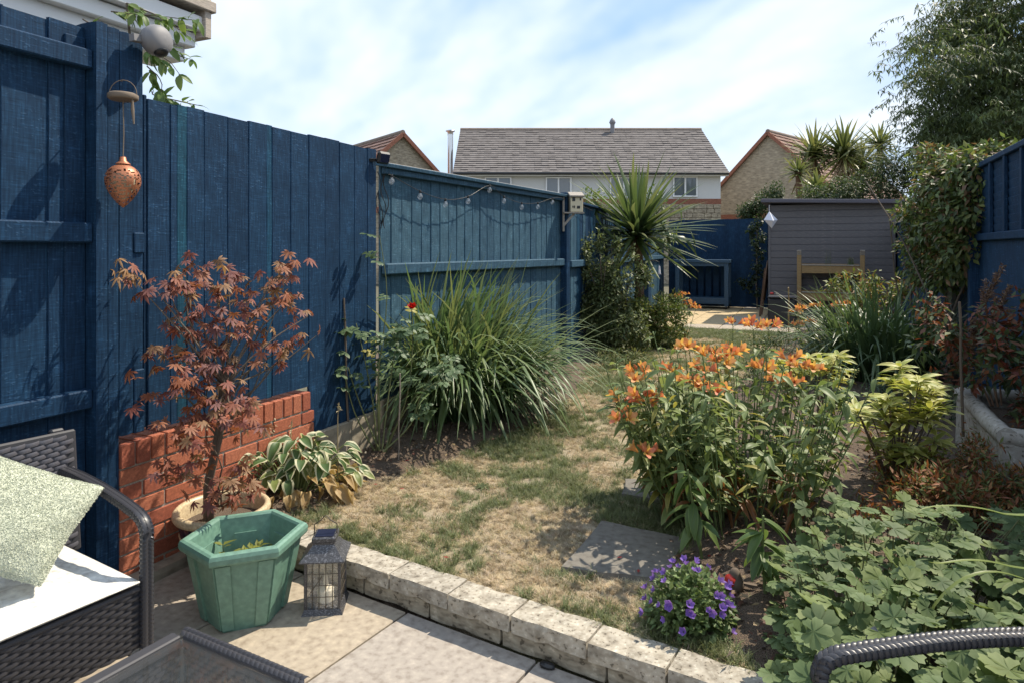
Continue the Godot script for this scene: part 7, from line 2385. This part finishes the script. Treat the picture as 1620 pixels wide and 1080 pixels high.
# ---------------------------------------------------------------- grass
func make_grass() -> void:
	var n1 := noise(3, 0.9, 4)
	var n2 := noise(4, 3.4, 3)
	var tufts := []
	for k in 5:
		var s := Sh.new()
		for j in 16:
			var a := rf(0, TAU)
			var o := flat(rf(0, TAU), rf(0, 0.022))
			var l := rf(0.016, 0.048)
			var lean := rf(0.3, 1.4)
			var d := Vector3(cos(a) * sin(lean), cos(lean), sin(a) * sin(lean))
			var m := o + d * l * 0.55
			var e := o + d * l + Vector3(cos(a), -0.5, sin(a)) * l * 0.22
			var c := Color(1, 1, 1) * rf(0.75, 1.25)
			s.ribbon([o, m, e], [0.0020, 0.0018, 0.0006], [c * 0.85, c, c * 1.1], 0.2)
		tufts.append(s)
	var g := [[], [], [], [], []]
	var gc := [[], [], [], [], []]
	for k in 120000:
		# spread evenly over the turf, thinning slowly with distance
		var a := rf(-0.2, 4.3)
		var b := 2.4 + 10.6 * pow(rng.randf(), 1.55)
		var w := gp(a, b, 0)
		var q := Vector2(w.x, -w.z)
		if (q - K0).dot(KN) < 0.14: continue
		if q.x < -1.9 or (q.x / q.y) > 0.52: continue
		var wob := n2.get_noise_2d(q.x * 1.5, q.y * 1.5) * 0.06
		if inside(left_bed, q) + wob > 0.03 or inside(right_bed, q) + wob > 0.03: continue
		var on_stone := false
		for st in stones:
			if inside(st, q) > -0.004: on_stone = true
		if on_stone: continue
		var mx := turf_mix(q.x, q.y, n1, n2)
		if rng.randf() < mx.y * 0.85: continue
		var green := rng.randf() < mx.x * 0.85
		var sz := rf(0.6, 1.15) * (1.15 if green else 0.9) * (1.0 + maxf(0.0, q.y - 4.0) * 0.06)
		var v := ri(0, 4)
		g[v].append(Transform3D(Basis(Vector3.UP, rf(0, TAU)) * Basis.from_scale(Vector3(sz, sz * (1.0 if green else 0.6), sz)), Vector3(w.x, LAWN + n2.get_noise_2d(w.x, w.z) * 0.010 + 0.001, w.z)))
		gc[v].append(vary([Color(0.175, 0.205, 0.09), Color(0.21, 0.24, 0.11), Color(0.145, 0.175, 0.075)][ri(0, 2)] if green else [Color(0.52, 0.43, 0.295), Color(0.45, 0.37, 0.25), Color(0.60, 0.51, 0.37), Color(0.36, 0.28, 0.18)][ri(0, 3)], 0.2))
	var holder := thing("grass", "short patchy lawn grass, mostly scorched straw with green patches", "grass")
	holder.set_meta("kind", "stuff")
	for v in 5: many(holder, "grass_tufts", tufts[v].mesh(), mats.leaf_dull, g[v], gc[v])
	# crumbs of earth and small stones on the bare soil
	var clod := rough_block(Vector3(1, 0.7, 0.8), 0.12, 9, 2)
	var cx := []
	var cc := []
	for k in 16000:
		var q := Vector2(rf(-1.5, 2.9), rf(2.0, 6.5))
		var bed := left_bed if rng.randf() < 0.5 else right_bed
		if inside(bed, q) < -0.05 or (q - K0).dot(KN) < 0.14: continue
		cx.append(Transform3D(Basis(rand_dir(), rf(0, 6)) * Basis.from_scale(Vector3.ONE * rf(0.004, 0.016) * (1.0 if rng.randf() < 0.93 else 1.8)), Vector3(q.x, LAWN + clampf(inside(bed, q) * 0.22, -0.01, 0.04) + rf(-0.002, 0.008), -q.y)))
		cc.append(vary([Color(0.10, 0.075, 0.055), Color(0.16, 0.12, 0.085), Color(0.075, 0.055, 0.04), Color(0.30, 0.26, 0.21)][ri(0, 3) if rng.randf() < 0.3 else ri(0, 2)]))
	var cr := many(self, "soil_crumbs", clod.mesh(), mats.stem, cx, cc)
	tag(cr, "crumbs of earth and little stones on the border soil", "soil", "", "stuff")
	# broad-leaved weeds in the turf
	var rosette := Sh.new()
	for k in 9: rosette.add(broad(0.05, 0.012, Color(0.09, 0.12, 0.045), Color(0.12, 0.15, 0.06), 0.3, 0.2, 0.8, 0.1, 4), aim(flat(k * 0.7) + Vector3.UP * 0.35, Vector3.UP, Vector3.ZERO))
	for q in [[645, 785, "reddish flat weed in the scorched turf near the hosta"], [720, 740, "flat green weed in the turf below the strappy clump"], [820, 715, "small green weed beside the worn bare patch of lawn"], [765, 770, "lone green weed in the middle of the straw coloured turf"]]:
		single("turf_weed", q[2], "weed", rosette.mesh(), mats.leaf, Transform3D(Basis(Vector3.UP, rf(0, 6)) * Basis.from_scale(Vector3.ONE * rf(0.8, 1.4)), on_level(q[0], q[1], LAWN + 0.006)))

func _ready() -> void:
	rng.seed = 7
	make_sky()
	make_materials()
	make_ground()
	make_fences()
	make_houses()
	make_furniture()
	make_pots()
	make_fence_things()
	make_far_things()
	rng.seed = 21
	make_right_border()
	rng.seed = 22
	make_left_border()
	rng.seed = 23
	make_far_plants()
	rng.seed = 24
	make_grass()
